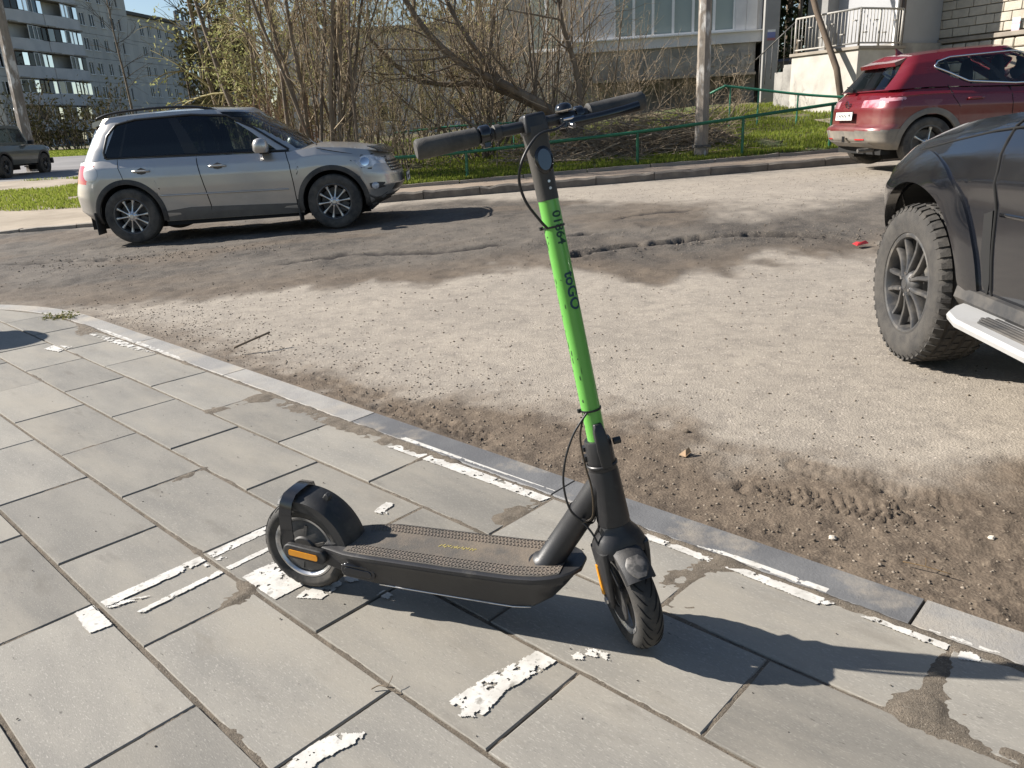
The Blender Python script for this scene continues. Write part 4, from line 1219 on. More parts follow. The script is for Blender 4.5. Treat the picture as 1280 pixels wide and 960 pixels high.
def chassis(root, sp, half, xs, zc):
    """underbody, wheel wells, so that no daylight shows through"""
    mb = MB()
    wh, AR, wr = sp['wheels'], sp['arch'], sp['wr']
    segs = [xs[0]] + sum([[w - AR - .01, w + AR + .01] for w in wh], []) + [xs[1]]
    for i, (a, b) in enumerate(zip(segs[0::2], segs[1::2])):
        if b > a: mb.box(((a + b) / 2, 0, zc + .11), (b - a, half * (1.86 if i == 1 else 1.5), .16))
    for w in wh: mb.box((w, 0, zc + .12), (AR * 2.1, half * 1.05, .2))
    mb.box(((xs[0] + xs[1]) / 2, 0, float(sp['top'](1.0)) - .13), (xs[1] - xs[0] - .5, half * 1.74, .03))
    mb.build("underbody", m_under, root, False)
    for w in wh:
        for s in (-1, 1):
            mb = MB(); n = 18; V = []
            for i in range(n + 1):
                a = math.pi * i / n
                for y in (s * (half - .035), s * half * .50): V.append((w + (AR + .006) * math.cos(a), y, wr + (AR + .006) * math.sin(a)))
            V += [(w - AR, s * half * .5, wr - .2), (w + AR, s * half * .5, wr - .2)]
            Fc = [(2 * i, 2 * i + 1, 2 * i + 3, 2 * i + 2) for i in range(n)] + [tuple([2 * i + 1 for i in range(n + 1)] + [2 * n + 2, 2 * n + 3])]
            mb.add(V, Fc); mb.build("wheel_well", m_under, root, False)

def arch_trim(car, xw, mat, w=.055, th=.012, sgn=-1, a0=-12, a1=192, proud=.010):
    sp = car.sp; AR, wr = sp['arch'], sp['wr']
    secs = []
    for a in np.linspace(R(a0), R(a1), 40):
        row = []
        for rr_, o in ((AR - .006, -.03), (AR - .006, proud), (AR + w * .5, proud + .004), (AR + w, proud * .6), (AR + w, -.02)):
            x, z = xw + rr_ * math.cos(a), wr + rr_ * math.sin(a)
            row.append(tuple(car.side(x, max(z, float(sp['bot'](x))), sgn, o)))
        secs.append(row)
    mb = MB(); mb.loft(secs); return mb.build("wheel_arch_trim", mat, car.root, 40)

def plate(root, X, label=None):
    mb = MB(); mb.box((0, 0, 0), (.012, .535, .128), X); f = mb.build("number_plate", m_trimblk, root, 30, .003)
    mb = MB(); mb.box((-.0075, 0, 0), (.003, .515, .110), X); pl = mb.build("plate_face", m_white, f, False)
    mb = MB()
    for i, y in enumerate([.20, .145, .095, .045, -.01, -.06, -.155, -.19]):
        h = .052 if 0 < i < 4 else .042
        if i > 5: h = .035
        mb.box((-.0100, y, -.004 + (.018 if i > 5 else 0)), (.003, .017, h), X); mb.box((-.0100, y - .014, (-.004 + h * .42) * (i % 2 == 0)), (.0032, .024, .013), X)
    mb.build("plate_marks", m_mark, f, False)
    return f

def headrests(root, pts, mat):
    for (x, y, z, s) in pts:
        mb = MB(); secs = []
        for t in np.linspace(0, 1, 7):
            w = [.17, .24, .26, .26, .24, .20, .10][int(round(t * 6))] * s; d = [.07, .10, .11, .11, .10, .09, .05][int(round(t * 6))] * s
            secs.append(rr_sec(x - .02 * t, y, z - .28 + .44 * t * s, d / 2, w / 2, 2.6, 14))
        mb.loft(secs); mb.build("headrest", mat, root, 50)

# ---------------------------------------------------------------- silver SUV
def silver_suv():
    z0 = lz(-3.5, 10.9)
    root = empty("parked_car", (-4.82, 10.25 + .86, 0), R(2.2), "silver SUV with tinted rear windows parked along the far kerb", "car")
    root.location.z = -.075; root.rotation_euler = (0, R(-1.2), R(2.2))
    body = paintmat("silver_paint", (0.50, 0.48, 0.45), 0.6, 0.28, dust=(0.30, 0.245, 0.185), dz=(0.3, 0.95, 0.12), lo=.40, hi=.82)
    sp = dict(xr=I([(0, -.74), (.12, -.85), (.40, -.86), (.55, -.83), (1, -.74)]), xf=I([(0, 3.18), (.12, 3.36), (.35, 3.47), (.6, 3.45), (1, 3.30)]),
        bot=I([(-1, .40), (-.75, .36), (-.45, .27), (0, .25), (2.4, .23), (3.0, .23), (3.2, .26), (3.5, .34)]),
        top=I([(-1, 1.03), (-.3, 1.05), (.5, 1.035), (1.5, 1.01), (2.1, 1.00), (2.45, 1.035), (2.8, 1.005), (3.1, .955), (3.35, .885), (3.5, .82)]),
        W=I([(0, .835), (.12, .875), (.3, .89), (.55, .905), (.72, .905), (.88, .88), (1, .815)]), wx=I([(-1, .90), (-.5, .975), (.3, 1), (2.3, 1), (3.0, .97), (3.45, .90)]),
        rf=.62, rr=.55, wheels=(0, 2.604), arch=.405, wr=.345, p=2.6,
        belt=I([(-1, 1.05), (.5, 1.045), (1.5, 1.02), (2.6, 1.0)]), roof=I([(-.75, 1.49), (-.40, 1.535), (0, 1.565), (.6, 1.585), (1.1, 1.58), (1.5, 1.555), (1.7, 1.535)]),
        gr=I([(0, -.66), (.5, -.54), (1, -.42)]), gf=I([(0, 2.36), (.5, 2.02), (1, 1.60)]), gW=I([(0, .80), (.3, .765), (.7, .69), (1, .60)]), grf=.38, grr=.42, rcrown=.04, nr=40, ng=22, crown=.05)
    def assign(kind, zone, c, t, xb):
        x, y, z = c; sd = 'R' if y < 0 else 'L'
        if kind == 'low':
            if zone != 'front' and .78 < z < 1.0 and x < -.48 + .14 * (z - .8) / .2 and abs(y) > .45: return 'tail_lamp:' + sd
            if x < -.42 and z < .72: return 'rear_bumper'
            if x > 3.0 and z < .62: return 'front_bumper'
            if -.10 < x < .98 and t > .05 and zone == 'side' and (x > .46 or z > .86 - 0 * x): return 'door:rear' + sd
            if .98 <= x < 2.06 and t > .05 and zone == 'side': return 'door:front' + sd
            return 'body'
        if kind == 'cap': return 'bonnet' if x > 2.2 else ('body' if abs(y) > .70 or x < -.52 else None)
        if kind == 'gh':
            if zone == 'side':
                if .07 < t < .90:
                    if -.24 < xb < -.05 and t < .84: return 'window:q' + sd
                    if -.01 < xb < .80: return 'window:r' + sd
                    if .98 < xb < 2.02: return 'window:f' + sd
                    if .80 <= xb <= .98: return 'pillar:b' + sd
                    if -.05 <= xb <= -.01: return 'pillar:c' + sd
                return 'body'
            if zone == 'front' and abs(y) < .69 and t > .03 and t < .97: return 'windscreen'
            if zone == 'rear' and abs(y) < .60 and .1 < t < .85: return 'rear_window'
            return 'body'
        return 'roof'
    sp['assign'] = assign
    c = Car(sp, root, dict(body=body, door=body, bonnet=body, roof=body, front_bumper=body, rear_bumper=body, window=m_gdark, windscreen=m_gclear, rear_window=m_gdark, pillar=m_trimblk, tail_lamp=m_redlens))
    for k in ('window:fR', 'window:fL'): c.obj[k].data.materials[0] = m_gmid
    chassis(root, sp, .88, (-.62, 3.06), .16)
    for s in (-1, 1):
        X = Matrix.Rotation(0 if s < 0 else math.pi, 4, 'Z')
        for xw in (0, 2.604):
            Xw = Matrix.Translation((xw, s * .775, .345)) @ X
            car_wheel(root, .345, .235, .222, Xw, 10, m_tyre, m_alloy, dish=.012, rimmat=m_alloyd)
            arch_trim(c, xw, m_clad, sgn=s)
        # cladding along the sill, moulding, seams, handles
        for key, (x0, x1) in dict(sill=(.43, 2.18)).items():
            c.patch("sill_trim", [(x0, .25), (x1, .235), (x1 + .02, .36), (x0 + .35, .41), (x0 + .02, .38)], M("dusty_sill", (.15, .14, .125), .7, (.11, .103, .094), 4), None, s, .002)
        c.line("side_moulding", [(.42, .575), (2.05, .545)], .011, body, c.obj['door:front' + ('R' if s < 0 else 'L')], s, .004)
        c.line("panel_gap", [(.93, 1.03), (1.0, .62), (1.03, .42), (1.02, .30)], .0055, m_seam, None, s, .001)
        c.line("panel_gap", [(2.06, 1.0), (2.10, .85), (2.12, .62), (2.13, .30)], .0055, m_seam, None, s, .001)
        c.line("panel_gap", [(-.06, 1.05), (-.05, .95), (-.02, .86), (.0, .79)], .004, m_seam, None, s, .0)
        c.line("panel_gap", [(2.46, 1.02), (2.62, .98), (2.9, .92), (3.05, .86)], .005, m_seam, None, s, .001)
        c.line("window_trim", [(-.20, 1.07), (.5, 1.06), (1.5, 1.035), (2.10, 1.015)], .014, m_trimblk, None, s, .002)
        c.line("window_trim", [(-.20, 1.07), (-.22, 1.14), (-.16, 1.34), (-.04, 1.47), (.2, 1.515), (.9, 1.53), (1.35, 1.49), (1.68, 1.32), (2.10, 1.03)], .016, m_trimblk, None, s, .002)
        for hx in (.24, 1.20):
            d = c.obj['door:' + ('rear' if hx < .9 else 'front') + ('R' if s < 0 else 'L')]
            c.patch("handle_cup", [(hx - .07, .905), (hx, .935), (hx + .07, .905), (hx + .05, .862), (hx, .852), (hx - .05, .862)], m_clad, d, s, .002, .006)
            hh = c.line("handle", [(hx - .105, .895), (hx + .105, .892)], .014, body, d, s, .020, 8)
        c.patch("headlight_bezel", [(2.87, .845), (3.00, .90), (3.14, .905), (3.285, .855), (3.315, .765), (3.12, .715), (2.97, .735)], m_trimblk, None, s, .003, .02)
        c.patch("headlight", [(2.91, .84), (3.02, .888), (3.14, .892), (3.27, .845), (3.295, .77), (3.12, .73), (2.99, .75)], m_lens, None, s, .008, .01)
        c.patch("headlight_bulb", [(3.05 + .055 * math.cos(a), .815 + .055 * math.sin(a)) for a in np.linspace(0, 6.28, 13)[:-1]], m_chrome, None, s, .013, .01, bul=.01)
        c.patch("fog_lamp_recess", [(3.08, .54), (3.18, .548), (3.27, .535), (3.27, .475), (3.18, .462), (3.09, .48)], m_clad, None, s, .003, .01)
        c.patch("fog_lamp", [(3.15 + .045 * math.cos(a), .505 + .045 * math.sin(a)) for a in np.linspace(0, 6.28, 13)[:-1]], m_lens, None, s, .010, .01, bul=.012)
        c.patch("lower_bumper_trim", [(3.0, .24), (3.13, .25), (3.28, .30), (3.28, .40), (3.05, .40)], m_clad, None, s, .006, .02)
        c.patch("fuel_flap" if s < 0 else "body_crease", [(-.42 + .105 * math.cos(a), .90 + .10 * math.sin(a)) for a in np.linspace(0, 6.28, 21)[:-1]], body, None, s, .0025, .006)
        # mirror
        mb = MB(); mb.loft([rr_sec(0, 0, -.085, .055, .09, 3, 16), rr_sec(0, 0, -.05, .075, .11, 2.6, 16), rr_sec(0, 0, .02, .075, .112, 2.4, 16), rr_sec(0, 0, .07, .055, .095, 2.2, 16), rr_sec(0, 0, .09, .02, .05, 2, 16)], Matrix.Translation((1.80, s * .985, 1.10)) @ Matrix.Scale(1.25, 4, (1, 0, 0)))
        mb.build("side_mirror", body, root, 50); mb = MB(); mb.box((1.82, s * .87, 1.02), (.12, .14, .05)); mb.build("mirror_arm", m_trimblk, root, 30, .01)
        # roof rail
        P = [(-.30, 1.555), (-.15, 1.60), (.1, 1.625), (.5, 1.64), (.9, 1.625), (1.12, 1.59), (1.27, 1.545)]
        mb = MB(); mb.tube(smooth_path([(x, s * .585, z) for x, z in P], 5), .017, 8, flat=.8); mb.build("roof_rail", m_trimblk, root, True)
        for fx, fz in ((-.46, .28), (2.14, .27)):
            mb = MB(); mb.box((fx, s * .78, fz), (.012, .22, .28)); mb.build("mud_flap", m_clad, root, 30)
    # front end
    def strip(name, z0, z1, hw, out, mat, parent=root, th=.03, n=17):
        mb = MB(); secs = []
        for y in np.linspace(-hw, hw, n):
            xa, xb_ = c.front_x(z0, y), c.front_x(z1, y)
            secs.append([(xa - th, y, z0), (xa + out, y, z0), (xb_ + out, y, z1), (xb_ - th, y, z1)])
        mb.loft(secs); return mb.build(name, mat, parent, 40)
    gr_ = strip("grille", .665, .80, .54, .006, m_trimblk)
    for z in (.685, .722, .760): strip("grille_bar", z, z + .015, .535, .016, m_chrome, gr_)
    strip("lower_grille", .42, .50, .50, .006, m_trimblk); strip("bumper_lip", .27, .37, .60, .012, m_clad)
    plate(root, Matrix.Translation((3.52, 0, .56)) @ Matrix.Rotation(math.pi, 4, 'Z'))
    mb = MB(); secs = []
    for y in np.linspace(-.66, .66, 21):
        xe = c.front_x(.845, y); ze = float(sp['top'](xe)) + .012
        zb_ = float(sp['top'](xe - .10)) + .05 * (1 - (abs(y) / .8) ** 2)
        secs.append([(xe - .10, y, zb_ + .030), (xe + .012, y, ze + .022), (xe + .034, y, ze - .012), (xe + .026, y, ze - .016), (xe + .004, y, ze + .010), (xe - .10, y, zb_ + .020)])
    mb.loft(secs); mb.build("bonnet_deflector", m_blkgloss, root, 40)
    mb = MB(); secs = [[(-.36 - .10 * (1 - (y / .62) ** 2), y, 1.515), (-.22, y, 1.55 + .035 * (1 - (y / .62) ** 2)), (-.22, y, 1.50), (-.37 - .10 * (1 - (y / .62) ** 2), y, 1.45)] for y in np.linspace(-.55, .55, 11)]
    mb.loft(secs); mb.build("rear_spoiler", body, root, 50)
    # interior
    mb = MB(); mb.box((.9, 0, .985), (2.7, 1.46, .04)); mb.box((1.85, 0, 1.01), (.35, 1.40, .08)); mb.build("dashboard", m_intr, root, 30)
    headrests(root, [(1.0, -.37, 1.26, 1), (1.0, .37, 1.26, 1), (.1, -.38, 1.22, 1), (.1, .38, 1.22, 1)], m_intr)
    mb = MB(); mb.lathe([(.165, -.014), (.18, 0), (.165, .014), (.15, 0)], 20, Matrix.Translation((1.62, .37, 1.03)) @ Matrix.Rotation(R(62), 4, 'Y') @ Matrix.Rotation(R(90), 4, 'X'), closed=True); mb.build("steering_wheel", m_intr, root, True)
    mb = MB()
    for y0 in (-.5, .05): mb.tube([(2.43, y0 - .12, 1.065), (2.33, y0 + .15, 1.10), (2.26, y0 + .38, 1.13)], .008, 5)
    mb.build("wiper", m_trimblk, root, 30)
    return root
silver_suv()
# ---------------------------------------------------------------- red crossover
def red_crossover():
    root = empty("parked_car", (5.90, 12.02, .30), R(2.0), "dark red crossover with dusty rear bumper parked at the far kerb", "car")
    root.rotation_euler = (0, R(-2.0), R(2.0))
    body = paintmat("dark_red_paint", (0.145, 0.007, 0.014), 0.15, 0.26, dust=(0.30, 0.235, 0.19), dz=(0.40, 0.95, 0.06), lo=.36, hi=.88)
    m_bump = M("grey_bumper", (0.10, 0.098, 0.092), 0.65, (0.17, 0.155, 0.135), 5, dust=(0.27, 0.235, 0.19), dustlo=.36, dusthi=.7, dscale=3)
    sp = dict(xr=I([(0, -.66), (.10, -.80), (.30, -.84), (.36, -.82), (.42, -.75), (.7, -.74), (.85, -.70), (1, -.58)]), xf=I([(0, 3.2), (.3, 3.5), (1, 3.3)]),
        bot=I([(-1, .46), (-.75, .36), (-.5, .30), (0, .27), (2.6, .25), (3.5, .3)]),
        top=I([(-1, 1.06), (-.4, 1.09), (.3, 1.06), (1.2, 1.0), (2.0, .97), (2.6, .98), (3.2, .86), (3.5, .74)]),
        W=I([(0, .83), (.12, .88), (.34, .905), (.55, .90), (.72, .905), (.9, .87), (1, .80)]), wx=I([(-1, .92), (-.5, .975), (.3, 1), (2.3, 1), (3.4, .9)]),
        rf=.6, rr=.34, wheels=(0, 2.646), arch=.40, wr=.35, p=2.5, ns=210, nr=46, ng=34,
        belt=I([(-.8, 1.09), (0, 1.09), (1.2, 1.02), (2.6, 1.0)]), roof=I([(-.75, 1.44), (-.4, 1.49), (0, 1.52), (.6, 1.545), (1.2, 1.545), (1.6, 1.50)]),
        gr=I([(0, -.62), (.5, -.42), (1, -.26)]), gf=I([(0, 2.5), (.5, 2.0), (1, 1.4)]), gW=I([(0, .80), (.4, .74), (.75, .665), (1, .57)]), grf=.4, grr=.24, rcrown=.045, crown=.05)
    def assign(kind, zone, c, t, xb):
        x, y, z = c; sd = 'R' if y < 0 else 'L'
        if kind == 'low':
            if zone != 'front' and x < -.30 and .86 < z < 1.0 and abs(y) > .34:
                # swept lamp: deep at the rear face, thin along the flank
                if (x < -.60 and .875 < z < .985) or (x >= -.60 and .93 + .11 * (x + .6) < z < .99 + .05 * (x + .6) and x < -.34): return 'tail_lamp:' + sd
            if x < -.40 and z < .575: return 'rear_bumper'
            if zone == 'rear' and z > .70 and abs(y) < .62: return 'tailgate'
            if .28 < x < 1.12 and t > .08 and zone == 'side' and (x > .44 or z > .8): return 'door:rear' + sd
            if 1.12 <= x < 2.1 and t > .08 and zone == 'side': return 'door:front' + sd
            return 'body'
        if kind == 'cap': return 'bonnet' if x > 2.2 else ('body' if abs(y) > .68 or x < -.35 else None)
        if kind == 'gh':
            if zone == 'side' and .06 < t < .80:
                lo = max(.06, .52 - .8 * (xb - .02)) if xb < .60 else .06
                if .04 < xb < .22 and t > lo: return 'window:q' + sd
                if .30 < xb < 1.06 and t > lo: return 'window:r' + sd
                if 1.16 < xb < 2.05: return 'window:f' + sd
                if .22 <= xb <= .30 and t > lo: return 'pillar:c' + sd
                if 1.06 <= xb <= 1.16: return 'pillar:b' + sd
                return 'body'
            if zone == 'rear' and xb < -.555 and .04 < t < .90: return 'rear_window'
            if zone == 'front' and abs(y) < .68 and t < .95: return 'windscreen'
            return 'body'
        return 'roof'
    sp['assign'] = assign
    c = Car(sp, root, dict(body=body, door=body, bonnet=body, roof=body, tailgate=body, rear_bumper=m_bump, window=m_gclear, windscreen=m_gclear, rear_window=m_gmid, pillar=m_trimblk, tail_lamp=M("clear_red_lamp", (.50, .26, .29), .10, (.34, .05, .07), 4, .5, .62, coat=1)))
    chassis(root, sp, .88, (-.55, 3.1), .20)
    for s in (-1, 1):
        X = Matrix.Rotation(0 if s < 0 else math.pi, 4, 'Z')
        for xw in (0, 2.646):
            car_wheel(root, .35, .225, .235, Matrix.Translation((xw, s * .78, .35)) @ X, 5, m_tyre, m_alloy, rimmat=m_alloyd)
            arch_trim(c, xw, m_bump if xw == 0 else m_clad, .07, sgn=s)
        c.line("window_trim", [(.10, 1.345), (.30, 1.25), (.55, 1.125), (1.2, 1.05), (2.2, 1.02)], .015, m_chrome, None, s, .004)
        c.line("window_trim", [(.10, 1.345), (.16, 1.41), (.34, 1.455), (1.2, 1.47), (1.6, 1.42)], .011, m_chrome if s else m_chrome, None, s, .004)
        c.line("panel_gap", [(.26, 1.10), (.30, .95), (.40, .80)], .005, m_seam, None, s, .0)
        c.line("panel_gap", [(1.12, 1.02), (1.14, .7), (1.14, .35)], .005, m_seam, None, s, .0)
        c.line("body_crease", [(-.55, .995), (-.1, 1.0), (.3, .985)], .012, body, None, s, -.004)
        c.patch("fuel_flap", [(-.10, .74), (.14, .73), (.15, .92), (-.10, .93)], body, None, s, .0015, .005)
        c.line("handle", [(.50, .90), (.72, .895)], .016, body, c.obj['door:rear' + ('R' if s < 0 else 'L')], s, .022, 8)
        c.line("handle", [(1.5, .88), (1.72, .875)], .016, body, c.obj['door:front' + ('R' if s < 0 else 'L')], s, .022, 8)
        c.patch("sill_trim", [(.42, .27), (2.2, .25), (2.2, .36), (.46, .40)], m_clad, None, s, .006)
        mb = MB(); secs = []
        for y in np.linspace(.36, .56, 6):
            xa = c.front_x(.455, y, True); secs.append([(xa + .01, s * y, .447), (xa - .006, s * y, .447), (xa - .006, s * y, .464), (xa + .01, s * y, .464)])
        mb.loft(secs); mb.build("bumper_reflector", m_redlens, root, 40)
    plate(root, Matrix.Translation((-.79, 0, .775)) @ Matrix.Rotation(R(6), 4, 'Y'))
    mb = MB(); mb.lathe([(.030, -.006), (.046, -.006), (.048, 0), (.03, 0)], 24, Matrix.Translation((-.752, 0, .935)) @ Matrix.Rotation(R(-90), 4, 'Z'), closed=True); mb.box((-.756, 0, .935), (.01, .11, .016)); mb.build("emblem", m_chrome, root, 40)
    mb = MB(); mb.box((-.845, -.12, .46), (.012, .07, .08)); mb.build("tow_hook_cover", m_trimblk, root, 30)
    mb = MB(); secs = []
    for y in np.linspace(-.60, .60, 17):
        xa, xb_ = c.front_x(.41, y, True), c.front_x(.335, y, True)
        secs.append([(xa + .02, y, .415), (xa - .012, y, .410), (xb_ - .012, y, .345), (xb_ + .05, y, .335)])
    mb.loft(secs); mb.build("skid_plate", M("skid_silver", (.26, .25, .235), .6, dust=(.25, .21, .17), dustlo=.4), root, 40)
    mb = MB(); secs = [[(-.33 - .08 * (1 - (y / .6) ** 2), y, 1.445), (-.12, y, 1.505 + .035 * (1 - (y / .62) ** 2)), (-.12, y, 1.45), (-.31 - .08 * (1 - (y / .6) ** 2), y, 1.395)] for y in np.linspace(-.50, .50, 11)]
    mb.loft(secs); mb.build("rear_spoiler", body, root, 50)
    mb = MB(); mb.loft([rr_sec(-.02, 0, 1.555, .07, .02, 2, 12), rr_sec(-.05, 0, 1.60, .035, .008, 2, 12), rr_sec(-.09, 0, 1.645, .008, .004, 2, 12)]); mb.build("roof_fin", body, root, 50)
    mb = MB(); mb.tube([(-.66, .05, 1.115), (-.60, .20, 1.15), (-.575, .40, 1.175)], .010, 6); mb.box((-.66, .05, 1.11), (.04, .08, .04)); mb.build("wiper", m_trimblk, root, 30)
    mb = MB(); mb.tube([(-.78, -.45, .30), (-.5, -.45, .30)], .03, 12); mb.build("exhaust_pipe", m_hub, root, 40)
    mb = MB(); mb.box((.9, 0, 1.0), (2.6, 1.44, .04)); mb.build("parcel_shelf", m_intr, root, False)
    headrests(root, [(1.22, -.36, 1.26, 1.05), (1.22, .36, 1.26, 1.05), (.42, -.40, 1.24, .95), (.42, 0, 1.20, .8), (.42, .40, 1.24, .95)], m_intr)
    return root
red_crossover()

# ---------------------------------------------------------------- black SUV, near right
def black_suv():
    H_ = R(86.5)
    WC_ = Vector((1.945, 3.70))                                   # ground point under the left front tyre face
    ax = Vector((math.cos(H_), math.sin(H_))); ly = Vector((-ax.y, ax.x))
    o = WC_ - ax * 2.80 - ly * .905
    root = empty("parked_car", (o.x, o.y, -.012), H_, "black dusty SUV with white side step, only its front end in view", "car")
    body = paintmat("black_paint", (0.007, 0.008, 0.011), 0.0, 0.14, dust=(0.052, 0.049, 0.046), dz=(0.45, 1.25, 0.10), lo=.46, hi=1.0, coat=1.0)
    m_tyre2 = M("mud_terrain_tyre", (0.034, 0.032, 0.030), 0.9, (0.055, 0.051, 0.046), 12, 0.38, 0.66, bump=0.4, bscale=110, dust=(0.095, 0.085, 0.072), dustlo=0.44, dusthi=0.9, dscale=7)
    sp = dict(xr=I([(0, -.95), (.3, -1.0), (1, -.95)]), xf=I([(0, 3.42), (.2, 3.56), (.55, 3.60), (.8, 3.52), (1, 3.28)]),
        bot=I([(-1, .5), (-.5, .45), (0, .42), (2.3, .40), (3.2, .40), (3.6, .50)]),
        top=I([(-1, 1.18), (1.0, 1.18), (1.85, 1.175), (2.2, 1.165), (2.6, 1.13), (2.9, 1.09), (3.2, 1.03), (3.45, .95), (3.6, .86)]),
        W=I([(0, .86), (.10, .89), (.35, .905), (.55, .91), (.66, .925), (.80, .90), (.92, .845), (1, .76)]), wx=I([(-1, .95), (0, 1), (2.6, 1), (3.2, .985), (3.6, .94)]),
        rf=.62, rr=.3, wheels=(0, 2.80), arch=.485, wr=.380, p=2.5, ns=200, nr=30,
        belt=I([(-1, 1.16), (1.9, 1.14), (2.6, 1.1)]), roof=I([(-.9, 1.72), (0, 1.79), (1.0, 1.80), (1.5, 1.74)]),
        gr=I([(0, -.95), (1, -.75)]), gf=I([(0, 2.15), (.5, 1.75), (1, 1.25)]), gW=I([(0, .80), (.4, .75), (1, .63)]), grf=.4, grr=.25, rcrown=.04, crown=.055)
    def assign(kind, zone, c, t, xb):
        x, y, z = c; sd = 'R' if y < 0 else 'L'
        if kind == 'low':
            if 1.0 < x < 2.12 and t > .06 and zone == 'side': return 'door:front' + sd
            if .1 < x <= 1.0 and t > .06 and zone == 'side': return 'door:rear' + sd
            if x > 3.0 and z < .72: return 'front_bumper'
            return 'body'
        if kind == 'cap': return 'bonnet' if x > 1.9 else ('body' if abs(y) > .68 or x < -.6 else None)
        if kind == 'gh':
            if zone == 'side' and .06 < t < .86:
                if -.6 < xb < .1: return 'window:q' + sd
                if .16 < xb < 1.0: return 'window:r' + sd
                if 1.06 < xb < 1.85: return 'window:f' + sd
            if zone == 'front' and t < .95 and abs(y) < .7: return 'windscreen'
            if zone == 'rear' and .1 < t < .85 and abs(y) < .6: return 'rear_window'
            return 'body'
        return 'roof'
    sp['assign'] = assign
    c = Car(sp, root, dict(body=body, door=body, bonnet=body, roof=body, front_bumper=body, window=m_gdark, windscreen=m_gmid, rear_window=m_gdark))
    chassis(root, sp, .88, (-.9, 3.2), .34)
    for s in (-1, 1):
        X = Matrix.Rotation(0 if s < 0 else math.pi, 4, 'Z')
        for xw in (0, 2.80):
            car_wheel(root, .376, .265, .235, Matrix.Translation((xw, s * .790, .376)) @ X, 6, m_tyre2, m_alloyd, double=True, lugs=46, dish=.006, bolts=6)
            arch_trim(c, xw, body, .135, sgn=s, a0=-4, a1=186, proud=.020)
        c.line("panel_gap", [(2.20, 1.155), (2.17, 1.06), (2.13, .95), (2.11, .8), (2.105, .6), (2.09, .44)], .007, m_seam, None, s, .0)
        c.line("panel_gap", [(1.98, 1.12), (2.3, 1.09), (2.6, 1.045), (2.95, .99), (3.2, .93)], .005, m_seam, None, s, .0)
        c.patch("fender_vent", [(2.185, .78), (2.125, .80), (2.115, .66), (2.105, .52), (2.125, .46), (2.15, .50), (2.18, .62)], m_under, None, s, .003, .02)
        c.line("body_crease", [(1.0, .80), (2.08, .79)], .010, body, c.obj['door:front' + ('R' if s < 0 else 'L')], s, -.003)
        mb = MB(); mb.loft([[(x, s * y, z) for y, z in ((.80, .36), (.885, .38), (.915, .42), (.905, .465), (.86, .475), (.80, .47))] for x in (2.33, 1.2, .48)]); mb.build("sill", m_clad, root, 40)
        mb = MB()
        prof = lambda x, w: [(x, s * (.86), .358), (x, s * (.90 + w), .358), (x, s * (.935 + w), .368), (x, s * (.94 + w), .386), (x, s * (.93 + w), .400), (x, s * .86, .408)]
        mb.loft([prof(x, w) for x, w in ((2.27, -.03), (2.23, .02), (2.15, .085), (2.02, .12), (1.0, .125), (.60, .12), (.52, .06), (.47, -.02))])
        stp = mb.build("side_step", M("white_side_step", (.38, .38, .375), .42, dust=(.23, .21, .19), dustlo=.46, dusthi=.95, dscale=5), root, 35)
        for k in range(6):
            mb = MB(); y = .905 + .020 * k; x1 = 2.08 - .035 * (k if k > 2 else 5 - k) * .8
            mb.loft([[(x, s * (y - .0075), .399), (x, s * (y - .005), .4085), (x, s * (y + .005), .4085), (x, s * (y + .0075), .399)] for x in (x1, 1.6, 1.0, .62)]); mb.build("step_tread", m_clad, stp, 30)
        for hx in (.35, 1.25): c.line("handle", [(hx, .98), (hx + .2, .975)], .016, m_chrome, c.obj['door:' + ('rear' if hx < 1 else 'front') + ('R' if s < 0 else 'L')], s, .022, 8)
        mb = MB(); mb.loft([rr_sec(0, 0, -.08, .06, .10, 3, 16), rr_sec(0, 0, .04, .08, .12, 2.4, 16), rr_sec(0, 0, .10, .04, .08, 2, 16)], Matrix.Translation((1.42, s * 1.00, 1.24))); mb.build("side_mirror", body, root, 50)
        c.patch("headlight", [(3.05, .86), (3.25, .87), (3.45, .80), (3.42, .70), (3.2, .73)], m_lens, None, s, .006, .02)
    mb = MB(); mb.box((3.50, 0, .68), (.08, .95, .30)); mb.build("grille", m_trimblk, root, 30, .02)
    plate(root, Matrix.Translation((3.62, 0, .55)) @ Matrix.Rotation(math.pi, 4, 'Z'))
    mb = MB(); mb.box((.8, 0, 1.10), (2.6, 1.40, .04)); mb.build("dashboard", m_intr, root, False)
    headrests(root, [(.95, .36, 1.38, 1), (.95, -.36, 1.38, 1), (.0, .36, 1.36, 1), (0, -.36, 1.36, 1)], m_intr)
    return root
black_suv()

